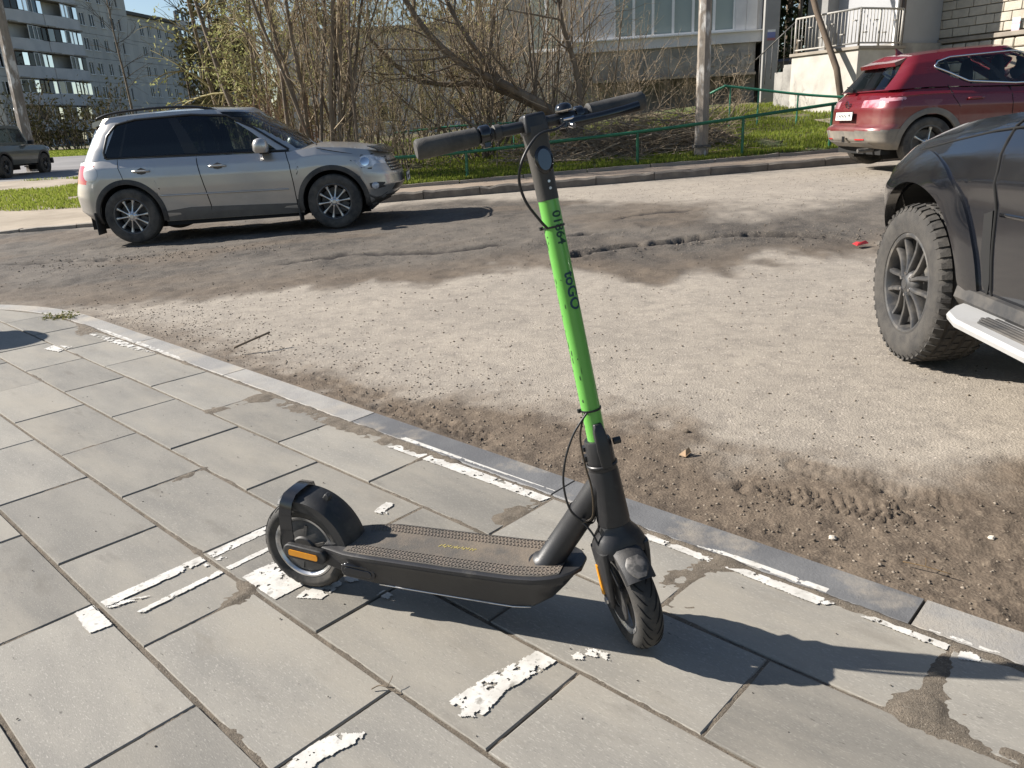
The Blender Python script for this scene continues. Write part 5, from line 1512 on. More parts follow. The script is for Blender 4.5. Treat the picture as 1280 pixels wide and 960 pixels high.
# ---------------------------------------------------------------- far cars
def simple_car(loc, rz, label, col, boxy, mats=None, group=None, H=1.5, L=4.2, wb=2.6, wr=.33, clad=False, gcol=None):
    root = empty("parked_car", loc, rz, label, "car", group)
    body = paintmat("far_car_paint", col, 0.2, 0.35, lo=.5)
    xr_, xf_ = -(L - wb) * .48, wb + (L - wb) * .52
    bt = H * .62
    sp = dict(xr=I([(0, xr_ + .1), (.3, xr_), (1, xr_ + .05)]), xf=I([(0, xf_ - .1), (.4, xf_), (1, xf_ - .1)]), bot=lambda x: np.full_like(np.asarray(x, float), .30 + .15 * boxy),
        top=I([(xr_, bt), (wb * .75, bt - .03), (wb + .2, bt - (.04 if boxy else .12)), (xf_, bt - (.08 if boxy else .3))]), W=I([(0, .82), (.3, .88), (.7, .88), (1, .80)]), wx=I([(-1, .95), (0, 1), (wb, 1), (xf_, .92)]),
        rf=.35 if boxy else .6, rr=.3, wheels=(0, wb), arch=wr + .07, wr=wr, p=3.2 if boxy else 2.5, ns=70, nr=12, ng=8,
        belt=lambda x: np.full_like(np.asarray(x, float), bt), roof=I([(xr_, H - .05), (wb * .3, H), (wb * .6, H - .03)]),
        gr=I([(0, xr_ + .1), (1, xr_ + .2 + .3 * (not boxy))]), gf=I([(0, wb * .80), (1, wb * (.68 if boxy else .50))]), gW=I([(0, .78), (1, .68 if boxy else .58)]), grf=.3, grr=.2, rcrown=.04)
    def assign(kind, zone, c, t, xb):
        x, y, z = c; sd = 'R' if y < 0 else 'L'
        if kind == 'low':
            if zone == 'side' and wb * .36 < x < wb * .74 and t > .1: return 'door:f' + sd
            if zone == 'side' and wr + .09 < x <= wb * .36 and t > .1: return 'door:r' + sd
            return 'body'
        if kind == 'cap': return 'bonnet' if x > wb * .7 else ('body' if abs(y) > .66 or x < xr_ + .3 else None)
        if kind == 'gh':
            if zone == 'side' and .1 < t < .85:
                if wb * .38 < xb < wb * .70: return 'window:f' + sd
                if -.05 < xb < wb * .34: return 'window:r' + sd
            if zone == 'front' and abs(y) < .62 and .05 < t < .92: return 'windscreen'
            if zone == 'rear' and abs(y) < .6 and .1 < t < .85: return 'rear_window'
            return 'body'
        return 'roof'
    sp['assign'] = assign
    c = Car(sp, root, dict(body=body, door=body, bonnet=body, roof=m_trimblk if boxy else body, window=m_gmid, windscreen=m_gclear, rear_window=m_gdark))
    chassis(root, sp, .84, (xr_ + .25, xf_ - .3), .26 + .1 * boxy)
    for s in (-1, 1):
        X = Matrix.Rotation(0 if s < 0 else math.pi, 4, 'Z')
        for xw in (0, wb):
            car_wheel(root, wr, .24, wr * .62, Matrix.Translation((xw, s * .76, wr)) @ X, 6, m_tyre, m_alloyd)
            arch_trim(c, xw, m_clad, .07, sgn=s)
        mb = MB(); mb.box((wb * .66, s * .96, bt + .08), (.16, .2, .14)); mb.build("side_mirror", m_trimblk, root, 30, .03)
    mb = MB(); mb.box((xf_ - .03, 0, .50), (.14, 1.62, .22)); mb.build("front_bumper", m_clad, root, 30, .03)
    mb = MB(); mb.box((xf_ - .02, 0, bt - .22), (.06, 1.1, .2)); mb.build("grille", m_trimblk, root, 30)
    for s in (-1, 1):
        mb = MB(); mb.tube([(xf_ - .06, s * .66, bt - .2), (xf_ + .012, s * .66, bt - .2)], .09, 14); mb.build("headlight", m_lens, root, 40)
    return root
simple_car((-18.95, 29.64, lz(-18.95, 29.64)), R(92), "grey green boxy off-road car with black roof on the side road", (.13, .135, .11), True, H=1.85, L=4.2, wb=2.75, wr=.40)
simple_car((11.3, 30.5, lz(11.3, 30.5) + .05), R(175), "dark blue car in the shade behind the handrail, nearer of the two", (.020, .035, .085), False, H=1.45)
simple_car((9.2, 33.8, lz(9.2, 33.8) + .05), R(100), "dark blue car half hidden behind the nearer blue car", (.022, .036, .075), False, H=1.5)
# ================================================================== HANDRAILS, POLES
m_gpaint = M("green_enamel", (0.018, 0.135, 0.062), 0.45, (0.012, 0.10, 0.05), 8, dust=(0.20, 0.20, 0.15), dustlo=.62, dusthi=1.0, dscale=9)
m_gpaint2 = M("pale_green_enamel", (0.055, 0.26, 0.15), 0.5, (0.04, 0.2, 0.12), 8, dust=(0.25, 0.25, 0.2), dustlo=.6, dusthi=1.0, dscale=9)
def vz(x, y): return lz(x, y) + 0.10
def handrail(label, pts, posts, r, pr, mat, group=None):
    root = empty("handrail", (pts[0][0], pts[0][1], 0), 0, label, "handrail", group)
    o = Vector(root.location)
    mb = MB(); mb.tube([Vector(p) - o for p in smooth_path(pts, 4)], r, 10); mb.build("rail", mat, root, 40)
    for (x, y, zt) in posts:
        mb = MB(); mb.tube([Vector((x, y, vz(x, y) - .15)) - o, Vector((x, y, zt)) - o], pr, 8); mb.build("post", mat, root, 40)
    return root
Yr = 15.35
handrail("long dark green pipe handrail running along the grass verge by the road",
    [(-3.9, Yr, .70), (-2.83, Yr, .675), (-2.07, Yr, .655), (-.64, Yr, .695), (1.13, Yr, .812), (2.6, Yr, .905), (4.16, Yr, 1.035), (6.20, Yr, 1.232), (6.26, Yr, 1.225), (6.28, Yr, 1.16), (6.27, Yr, .45)],
    [(-2.9, Yr, .675), (-.66, Yr, .69), (2.605, Yr, .90), (4.6, Yr, 1.06)], .030, .028, m_gpaint)
handrail("bright green pipe handrail beside the dirt footpath with a bent down end",
    [(4.90, 19.0, 1.603), (5.155, 18.8, 1.735), (5.25, 18.78, 1.735), (6.01, 18.6, 1.61), (6.76, 18.4, 1.485), (7.53, 18.2, 1.39), (8.3, 18.0, 1.32)],
    [(5.30, 18.78, 1.72), (5.90, 18.63, 1.62), (6.72, 18.4, 1.48), (7.6, 18.18, 1.38)], .028, .020, m_gpaint2)
handrail("thin pale green handrail in front of the white porch wall",
    [(7.60, 22.0, 1.80), (8.07, 22.0, 1.70), (9.10, 22.0, 1.63)], [(7.60, 22.0, 1.80), (8.07, 22.0, 1.69), (8.75, 22.0, 1.64)], .022, .016, m_gpaint2)
handrail("short green pipe rail half buried in the thicket behind the silver car",
    [(-2.3, 17.9, 1.08), (-1.1, 17.8, 1.16), (.3, 17.7, 1.18), (1.6, 17.8, 1.22)], [(-1.1, 17.8, 1.15), (.3, 17.7, 1.17)], .020, .016, m_gpaint2)
m_pole = M("weathered_concrete_pole", (0.30, 0.255, 0.205), 0.9, (0.20, 0.172, 0.145), 3, 0.35, 0.65, bump=0.6, bscale=35, dust=(0.62, 0.60, 0.56), dustlo=.52, dusthi=.62, dscale=2.2, aniso=(1.6, 1.6, .6))
def pole(label, x, y, zb, h, w, rz, lean=(0, 0), cat="utility pole"):
    root = empty("utility_pole", (x, y, zb - .2), rz, label, cat)
    mb = MB(); secs = []
    for t in np.linspace(0, 1, 14):
        q = w / 2 * (1 - .28 * t) * (1 + rs.gauss(0, .012)); c = q * .35
        secs.append([(sx * q + lean[0] * t * h, sy * q + lean[1] * t * h, t * h) for sx, sy in ((1, .35), (.35, 1), (-.35, 1), (-1, .35), (-1, -.35), (-.35, -1), (.35, -1), (1, -.35))])
    mb.loft(secs); mb.build("shaft", m_pole, root, 20)
    mb = MB(); mb.box((0, 0, .42), (w * 1.07, w * 1.07, .05)); mb.build("clamp_band", m_hub, root, 30)
    mb = MB(); mb.box((lean[0] * h, lean[1] * h, h - .35), (1.2, .08, .08)); mb.build("crossarm", m_hub, root, 30)
    return root
pole("weathered white and grey concrete pole standing in the grass verge", 3.885, 15.62, vz(3.885, 15.62), 8.4, .25, R(12))
pole("grey leaning concrete pole beside the apartment block on the left", -19.55, 33.8, lz(-19.55, 33.8), 9, .46, R(20), (.02, 0))
root = empty("leaning_pole", (7.93, 18.6, lz(7.93, 18.6)), 0, "thin brown wooden pole leaning against nothing behind the red car", "wooden pole")
root["label"] = "thin brown wooden pole leaning left in front of the porch railing"
m_wood = M("grey_brown_wood", (0.13, 0.095, 0.065), 0.9, (0.085, 0.062, 0.045), 6, bump=.3, bscale=30, aniso=(1, 1, .2))
mb = MB(); mb.tube([(0, 0, -.1), (-.10, .5, 1.2), (-.33, 1.4, 2.55), (-.95, 2.6, 5.6)], [.075, .072, .068, .05], 10); mb.build("shaft", m_wood, root, True)
mb = MB(); mb.tube([(0, 0, -.1), (.002, .004, .12)], .082, 10); mb.build("foot_collar", m_wood, root, 40)

# ================================================================== BUILDINGS
m_panelw = M("white_siding", (0.60, 0.60, 0.60), 0.55, (0.54, 0.54, 0.545), 3, bump=.05, bscale=40)
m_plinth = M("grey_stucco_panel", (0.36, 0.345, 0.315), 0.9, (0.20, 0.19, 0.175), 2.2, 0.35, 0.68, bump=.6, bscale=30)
m_gwall = M("grey_panel_wall", (0.30, 0.295, 0.285), 0.85, (0.24, 0.235, 0.225), 1.3, bump=.2, bscale=20)
m_frame = M("white_window_frame", (0.72, 0.72, 0.71), 0.4)
m_block = M("pale_split_block", (0.52, 0.47, 0.385), 0.9, (0.42, 0.375, 0.305), 5, bump=1.0, bscale=26, rnd=.07)
m_mortar = M("block_mortar", (0.30, 0.27, 0.225), .95)
m_concl = M("pale_porch_concrete", (0.52, 0.49, 0.435), 0.9, (0.42, 0.39, 0.345), 2.6, 0.35, .65, bump=.5, bscale=28)
m_wpane = glass("window_pane", (0.55, 0.62, 0.60), opac=.66, inner=(.42, .48, .45))  # pale inner colour imitates reflected light and the curtains behind
m_curt = M("net_curtain", (0.50, 0.49, 0.44), .9, (0.42, 0.41, 0.36), 4, aniso=(6, 6, .3))
m_rail_w = M("white_railing_paint", (0.42, 0.40, 0.36), .6, (0.32, 0.30, .27), 14)
m_red_roof = M("roof_felt", (.10, .095, .09), .9)

def frame_X(o, ang): return Matrix.Translation(o) @ Matrix.Rotation(ang, 4, 'Z')
def window(parent, X, w, h, mull, fmat, depth=.06, curtain=None, sill=True, pane=None, fw=.055, wall_t=.12):
    """window in xz plane of X, outside towards -y, origin at lower left"""
    root = bpy.data.objects.new("window", None); root.empty_display_size = .2; link(root, parent)
    mb = MB()
    for a, b, c, d in [(0, 0, w, fw), (0, h - fw, w, h), (0, fw, fw, h - fw), (w - fw, fw, w, h - fw)]:
        mb.box(((a + c) / 2, 0, (b + d) / 2), (c - a, depth, d - b), X)
    for x in mull: mb.box((x, -.001, h / 2), (fw * 1.3, depth, h - 2 * fw), X)
    mb.build("frame", fmat, root, False)
    xs = [fw / 2] + list(mull) + [w - fw / 2]
    for a, b in zip(xs[:-1], xs[1:]):
        mb = MB(); mb.box(((a + b) / 2, .012, h / 2), (b - a - fw * .4, .008, h - fw), X); mb.build("pane", pane or m_wpane, root, False)
    if sill:
        mb = MB(); mb.box((w / 2, -.06, -.02), (w + .12, .16, .03), X); mb.build("sill", fmat, root, False)
    if curtain is not None:
        for a, b in curtain:
            n = max(6, int((b - a) / .05)); V = []
            for i in range(n + 1):
                x = a + (b - a) * i / n; y = .14 + .025 * math.sin(i * 1.9)
                V += [(x, y, .02), (x, y, h - .02)]
            mb = MB(); mb.add(V, [(2 * i, 2 * i + 2, 2 * i + 3, 2 * i + 1) for i in range(n)], X); mb.build("curtain", m_curt, root, True)
    return root

# --- house with the white glazed bay
def bay_house():
    root = empty("house", (4.9, 24, vz(5, 24)), 0, "grey house with white glazed bay above a stucco plinth behind the concrete pole", "house")
    IV = Matrix.Translation(-root.location)
    ang = math.atan2(-1.0, 4.47); L = 4.58
    X = IV @ frame_X((2.67, 24, 0), ang)
    zb, zp, zs, zt = 2.20, 2.96, 3.27, 4.72
    # plinth: panels with raised relief on the right
    for a, b in ((0, 1.55), (1.555, 3.02), (3.025, L)):
        mb = MB(); mb.box(((a + b) / 2, .075, (zb + zp) / 2), (b - a - .008, .15, zp - zb), X)
        mb.build("plinth_panel", m_plinth, root, 30, .008)
    for sx in (3.18, 3.70, 4.18):
        mb = MB()
        for q in ((0, .50, .34, .10), (.02, .30, .09, .34), (.16, .26, .20, .09), (.27, .38, .09, .16)):
            if sx + q[0] + q[2] < L: mb.box((sx + q[0] + q[2] / 2, -.012, zb + q[1] - .06 + .05), (q[2], .03, q[3]), X)
        mb.build("relief_block", m_plinth, root, 30, .008)
    mb = MB(); mb.box((L / 2, .06, zb - .03), (L + .06, .30, .06), X); mb.build("ledge", m_conc, root, 30)
    mb = MB(); mb.box((L / 2, .66, zb + .02), (L, 1.0, .12), X); mb.build("bay_floor", m_under, root, False)
    # white band and siding
    mb = MB(); mb.box((L / 2 - .02, -.01, (zp + zs - .03) / 2 + .0), (L + .9, .17, zs - .035 - zp), X); mb.build("white_band", m_panelw, root, 30, .004)
    mb = MB(); mb.box((L / 2 - .02, -.05, zs - .02), (L + .9, .26, .03), X); mb.build("sill", m_frame, root, 30)
    for a, b in ((-.45, .70), (4.0, L)):
        k = a; pw = (b - a) / max(1, round((b - a) / .29))
        while k < b - .01:
            mb = MB(); mb.box((k + pw / 2, .0, (zs + zt) / 2), (pw - .005, .12, zt - zs), X); mb.build("siding_panel", m_panelw, root, 30, .004); k += pw
    w = window(root, X @ Matrix.Translation((.70, .0, zs)), 3.30, zt - zs, [.56, 1.09, 1.64, 2.18, 2.74], m_frame, .09, curtain=[(.62, 2.68), (2.80, 3.2)], sill=False)
    for i, z in enumerate((zt, zt + 2.7)):
        mb = MB(); mb.box((L / 2, .0, z + .55), (L + .9, .16, 1.10), X); mb.build("white_band", m_panelw, root, 30)
        window(root, X @ Matrix.Translation((-.2, 0, z + 1.12)), 4.6, 1.5, [.75, 1.5, 2.3, 3.1, 3.8], m_frame, .09, sill=False, curtain=[(.1, 4.5)])
    mb = MB(); mb.box((-.52, .70, (zb + 9.5) / 2), (.12, 1.5, 9.5 - zb), X); mb.build("side_panel", m_panelw, root, 30)
    mb = MB(); mb.box((L + .07, .74, (zp + 9.5) / 2), (.12, 1.4, 9.5 - zp), X); mb.build("side_panel", m_panelw, root, 30)
    mb = MB(); mb.box((L / 2, .8, 9.6), (L + 1.2, 1.9, .15), X); mb.build("bay_roof", m_red_roof, root, 30)
    # main wall with windows, behind the bay
    mb = MB()
    for a, b, c, d in ((-2.9, -1.95, 0.6, 10), (-1.95, -.95, .6, 3.2), (-1.95, -.95, 4.7, 10), (-.95, 5.05, .6, 2.1), (-.95, 5.05, 4.75, 10)):
        mb.box(((a + b) / 2, 1.55, (c + d) / 2), (b - a, .25, d - c), X)
    mb.build("wall", m_gwall, root, 30)
    window(root, X @ Matrix.Translation((-1.95, 1.45, 3.2)), 1.0, 1.5, [.5], m_frame, .10, curtain=[(.05, .95)])
    mb = MB(); mb.box((4.92, .55, 5.2), (.38, 2.2, 9.4), X); mb.build("corner_pillar", m_gwall, root, 30, .01)
    mb = MB(); mb.box((1.25, 7.0, 5), (8.2, 10.6, 9.6), X); mb.build("building_core", m_gwall, root, 30)
    mb = MB(); mb.box((0, 0, 1.6), (.35, .3, 1.35), X @ Matrix.Translation((.05, .5, 0))); mb.box((4.45, .5, 1.6), (.35, .3, 1.3), X); mb.box((2.3, 1.2, 1.5), (4.2, .1, 1.4), X)
    mb.build("footing", m_plinth, root, 30)
    for x0, z0, cols in ((4.82, 2.85, None),):
        mb = MB(); mb.box((x0 + .10, -.565, z0 + .22), (.20, .008, .14), X); mb.build("notice_sheet", M("notice_blue", (.16, .18, .36), .6), root, False)
        mb = MB(); mb.box((x0 + .10, -.565, z0 + .115), (.20, .008, .06), X); mb.build("notice_sheet", M("notice_red", (.30, .13, .13), .6), root, False)
        mb = MB(); mb.box((x0 + .10, -.565, z0 + .32), (.20, .008, .06), X); mb.build("notice_sheet", m_white, root, False)
    return root
bay_house()

# --- block building with porch
def porch_house():
    O = Vector((8.25, 19.0, 0)); a = math.atan2(.44, .9)
    root = empty("house", (8.25, 19, lz(8.25, 19)), 0, "pale block built house with railed porch behind the red car", "house")
    X = Matrix.Translation(-root.location) @ frame_X(O, a)           # x along the shaded front, y away
    zg, zp = .6, 2.40
    mb = MB(); mb.box((.75, 1.0, (zg + zp) / 2), (1.5, 2.0, zp - zg), X); mb.build("porch_base", m_concl, root, 30, .01)
    mb = MB(); mb.box((.74, 1.0, zp + .035), (1.58, 2.08, .07), X); mb.build("porch_slab", m_conc, root, 30, .008)
    # railing on the two open edges: every bar on its own
    def railing(p0, p1, n):
        p0, p1 = Vector(p0), Vector(p1); d = (p1 - p0); 
        for zz, r in ((zp + .14, .020), (zp + .86, .024)):
            mb = MB(); mb.tube([p0 + Vector((0, 0, zz)), p1 + Vector((0, 0, zz))], r, 6, X); mb.build("rail", m_rail_w, root, True)
        for i in range(n + 1):
            q = p0 + d * i / n; post = i in (0, n, n // 2)
            mb = MB(); mb.tube([q + Vector((0, 0, zp + (.05 if post else .14))), q + Vector((0, 0, zp + .86))], .026 if post else .011, 6, X); mb.build("post" if post else "baluster", m_rail_w, root, True)
            if not post and i % 3 == 1:
                mb = MB(); mb.box(tuple(q + d / n * .5 + Vector((0, 0, zp + (.36 if i % 2 else .62)))), (.09, .09, .022), X); mb.build("railing_ornament", m_rail_w, root, False)
    railing((0.03, 1.95, 0), (0.03, .04, 0), 18)
    railing((.03, .04, 0), (1.42, .04, 0), 13)
    # porch back wall and side boxes
    mb = MB(); mb.box((1.42, 2.15, 4.4), (.5, .2, 4.2), X); mb.build("porch_wall", m_gwall, root, 30)
    mb = MB(); mb.box((2.38, 1.3, 4.6), (1.66, 1.9, 4.1), X); mb.build("grey_panel_box", M("grey_sheet_panel", (.36, .365, .375), .5, (.33, .335, .345), 2), root, 30, .01)
    mb = MB(); mb.box((1.515, .30, 4.5), (.05, .06, 4.3), X); mb.build("lit_corner", m_frame, root, 30)  # white strip paints in the sunlit corner face of the panel box
    mb = MB(); mb.box((2.38, 1.2, 1.58), (1.7, 1.9, 1.95), X); mb.build("plinth", m_plinth, root, 30)
    mb = MB(); mb.tube([(1.66, .24, .9), (1.66, .24, 6.5)], .055, 12, X); pp = mb.build("drainpipe", M("brown_pipe", (.075, .055, .045), .5), root, 40)
    for z in (1.6, 3.2, 4.8):
        mb = MB(); mb.tube([(1.66, .24, z), (1.66, .24, z + .05)], .065, 12, X); mb.build("pipe_clip", m_hub, pp, 40)
    # block wall: runs towards the camera from the re-entrant corner
    x0 = 3.24
    mb = MB(); mb.box((x0 + 1.6, -1.0, 4.5), (3.0, 7.5, 7.8), X); mb.build("wall_core", m_mortar, root, 30)
    rb = random.Random(8)
    for r in range(9):
        z = 2.66 + r * .205; y = -4.6 + (.22 if r % 2 else 0)
        while y < 2.5:
            l = .43 + (rb.random() - .5) * .05
            mb = MB(); mb.box((x0 + .055, y + l / 2, z + .0975), (.12 + rb.random() * .025, l - .014, .19), X); mb.build("block", m_block, root, 30, .012)
            y += l
    y = -4.6
    while y < 2.5:
        l = .26 + rb.random() * .14
        mb = MB(); secs = []
        for zz, dx in ((.70, 0), (1.4, .03), (2.1, .02), (2.50, .0)):
            pass
        for r in range(4):
            h = .22
            mb2 = MB(); mb2.box((x0 + .02, y + l / 2, 2.50 - r * h - h / 2), (.16 + rb.random() * .08, l - .02, h - .02), X); mb2.build("base_stone", m_block, root, 30, .03)
        y += l
    mb = MB(); mb.box((x0 + .02, -1.05, 2.58), (.22, 7.1, .10), X); mb.build("string_course", m_conc, root, 30, .01)
    for yy, zz in ((-1.55, 2.80), (-1.98, 2.93), (-1.55, 2.66)):
        mb = MB(); mb.box((x0 - .075, yy, zz + .055), (.006, .18, .10), X); mb.build("notice_sheet", M("notice_pale_blue", (.42, .55, .64), .6), root, False)
        mb = MB(); mb.box((x0 - .077, yy, zz - .01), (.006, .18, .05), X); mb.build("notice_sheet", M("notice_pink", (.62, .38, .42), .6), root, False)
    # stairs down to the left with railing; shade put into their darker materials
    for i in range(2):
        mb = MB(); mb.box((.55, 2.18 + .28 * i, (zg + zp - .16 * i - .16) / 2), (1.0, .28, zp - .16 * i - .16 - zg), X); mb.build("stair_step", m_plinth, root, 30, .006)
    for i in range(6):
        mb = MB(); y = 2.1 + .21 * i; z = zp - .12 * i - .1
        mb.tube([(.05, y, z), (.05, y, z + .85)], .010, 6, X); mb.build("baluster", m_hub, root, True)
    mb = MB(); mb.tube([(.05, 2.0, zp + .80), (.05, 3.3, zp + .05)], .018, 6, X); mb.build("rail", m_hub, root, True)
    mb = MB(); mb.box((4.0, 2.8, 4.6), (4.6, .8, 8.2), X); mb.build("building_core", m_gwall, root, 30)
    return root
porch_house()

# --- far apartment blocks
m_apt = M("grey_apartment_panel", (0.50, 0.485, 0.45), 0.9, (0.37, 0.362, 0.345), 0.5, 0.36, 0.66, bump=.3, bscale=3, aniso=(1, 1, .35))
m_apt2 = M("pale_parapet", (0.55, 0.53, 0.52), .85, (.46, .45, .445), .8)
m_dark = M("room_dark", (.012, .013, .015), .9)
m_apane = glass("apartment_pane", (.10, .12, .14), opac=.5, inner=(.02, .022, .026))
m_bpane = glass("blue_lit_pane", (.2, .28, .36), opac=.4, inner=(.16, .24, .34))
def apartment(label, O, e, s0, s1, zb, zt, wins, loggia, storey, zseam, depth=12):
    a = math.atan2(e[1], e[0])
    root = empty("apartment_block", (O[0], O[1], zb), 0, label, "apartment block")
    X = Matrix.Translation(-root.location) @ frame_X((O[0], O[1], 0), a)       # x = s, -y = outside
    # outside is to the right of e, i.e. -y in the local frame
    wx_list = wins
    mb = MB(); mb.box(((s0 + s1) / 2, depth / 2 + .3, (zb + zt) / 2 - .5), (s1 - s0, depth, zt - zb + 1), X); mb.build("wall", m_apt, root, 30)
    rr = random.Random(3)
    z = zseam
    while z > zb + 1: z -= storey
    while z < zt - .3:
        top = min(z + storey - .035, zt)
        # panels between windows
        s = s0
        while s < s1 - .1:
            l = min(3.2, s1 - s)
            ws = [w for w in wx_list if s <= w[0] < s + l]
            mb = MB()
            cuts = sorted([(max(s, w[0]), min(s + l, w[0] + w[1])) for w in ws])
            p = s + .012
            for c0, c1 in cuts:
                if c0 > p: mb.box(((p + c0) / 2, .15, (z + top) / 2), (c0 - p, .28, top - z), X)
                mb.box(((c0 + c1) / 2, .15, z + .40), (c1 - c0, .28, .8), X)
                if top > z + 2.2: mb.box(((c0 + c1) / 2, .15, (z + 2.2 + top) / 2), (c1 - c0, .28, top - z - 2.2), X)
                p = c1
            if s + l - .012 > p: mb.box(((p + s + l - .012) / 2, .15, (z + top) / 2), (s + l - .012 - p, .28, top - z), X)
            mb.build("panel", m_apt, root, 30)
            s += l
        for w in wx_list:
            if top < z + 2.2: continue
            f = bpy.data.objects.new("window", None); link(f, root)
            mb = MB(); x0, w_ = w[0], w[1]
            for aa, bb, cc, dd in ((0, .8, w_, .87), (0, 2.13, w_, 2.2), (0, .87, .07, 2.13), (w_ - .07, .87, w_, 2.13), (w_ * .5 - .035, .87, w_ * .5 + .035, 2.13)):
                mb.box((x0 + (aa + cc) / 2, .10, z + (bb + dd) / 2), (cc - aa, .08, dd - bb), X)
            mb.build("frame", m_frame, f, False)
            mb = MB(); mb.box((x0 + w_ / 2, .13, z + 1.5), (w_ - .1, .02, 1.3), X); mb.build("pane", m_apane, f, False)
            mb = MB(); mb.box((x0 + w_ / 2, -.03, z + .78), (w_ + .1, .16, .04), X); mb.build("sill", m_frame, f, False)
        for (l0, l1, out) in loggia:
            bal = bpy.data.objects.new("balcony", None); link(bal, root)
            n = 8; V = []
            bow = lambda q: -out * (.72 + .28 * math.sin(math.pi * min(1, q * 1.3)))
            mb = MB(); secs = []
            for i in range(n + 1):
                q = i / n; s = l0 + (l1 - l0) * q; y = bow(q)
                secs.append([(s, y, z - .12), (s, y, z + 1.05), (s, y + .10, z + 1.05), (s, y + .10, z - .12)])
            mb.loft(secs, X)
            for s, q in ((l0, 0), (l1, 1)): mb.box((s, bow(q) / 2, z + .46), (.10, -bow(q), 1.17), X)
            mb.build("parapet", m_apt2, bal, 30)
            mb = MB(); mb.box(((l0 + l1) / 2, -out * .45, z - .10), (l1 - l0, out * .95, .14), X); mb.build("floor_slab", m_conc, bal, 30)
            style = rr.randrange(4)
            nn_ = 7; k0 = rr.randrange(3)
            for i in range(nn_):
                q0, q1 = i / nn_, (i + 1) / nn_; sa_, sb_ = l0 + (l1 - l0) * q0, l0 + (l1 - l0) * q1
                ya, yb = bow(q0) + .05, bow(q1) + .05
                if style == 3 and i < 3: continue
                fm = m_frame if (style + i // 3) % 2 == 0 else M_DK
                mb = MB(); mb.box((sa_ + .04, ya, z + 1.72), (.07, .07, 1.34), X); mb.tube([(sa_, ya, z + 1.08), (sb_, yb, z + 1.08)], .035, 4, X); mb.tube([(sa_, ya, z + 2.36), (sb_, yb, z + 2.36)], .035, 4, X)
                mb.build("glazing_frame", fm, bal, False)
                mb = MB(); mb.add([(sa_ + .04, ya + .02, z + 1.08), (sb_, yb + .02, z + 1.08), (sb_, yb + .02, z + 2.36), (sa_ + .04, ya + .02, z + 2.36)], [(0, 1, 2, 3)], X)
                mb.build("pane", m_bpane if (i >= nn_ - 2 and style < 2) else m_apane, bal, False)
                if (i + k0) % 3 == 0 and style != 2:
                    mb = MB(); mb.box(((sa_ + sb_) / 2, ya + .30, z + 1.7), (sb_ - sa_ - .1, .03, 1.2), X); mb.build("curtain", m_curt, bal, False)
        z += storey
    mb = MB(); mb.box(((s0 + s1) / 2, depth / 2 - .1, zt + .2), (s1 - s0 + .3, depth + .8, .4), X); mb.build("roof", m_red_roof, root, 30)
    return root
M_DK = M("dark_wood_frame", (.05, .035, .03), .6)
eA = (.163, .987)
apartment("tall grey panel apartment block with stacked glazed balconies at left", (-47.8, 97.2), eA, -13.5, 10.6, 1.0, 23.5,
    [(1.3, .95), (3.0, .95), (5.0, .95), (6.9, .95), (8.6, .95), (-12.9, 1.0)], [(-11.2, -5.75, 1.15), (-5.7, -.25, 1.25)], 2.65, 13.25)
apartment("lower grey apartment block standing farther back behind the birch", (-49.1, 116.4), eA, -6, 34, 1.3, 17.2,
    [(s, .95) for s in (1.2, 3.0, 5.4, 7.4, 9.8, 12.0, 14.6, 17.5, 20.5, 23.5, 26.5, 29.5)], [(8.9 + 1.1, 14.0, .9)], 2.65, 14.0)
def far_block():
    root = empty("house", (-3, 62, 0.4), 0, "pale house glimpsed through the bare thicket far behind", "house")
    m_pale = M("pale_lilac_render", (.50, .50, .53), .8, (.42, .42, .45), 1)
    mb = MB(); mb.box((0, 4, 3.6), (26, 8, 7.6)); mb.build("wall", m_pale, root, 30)
    for r in range(2):
        for i in range(9):
            X = Matrix.Translation((-11.6 + i * 2.8, -.03, 1.2 + r * 3.2))
            window(root, X, 1.4, 1.5, [.7], m_frame, .08, pane=m_apane)
    mb = MB(); mb.box((0, 4, 7.6), (26.8, 8.8, .4)); mb.build("roof", m_red_roof, root, 30)
far_block()
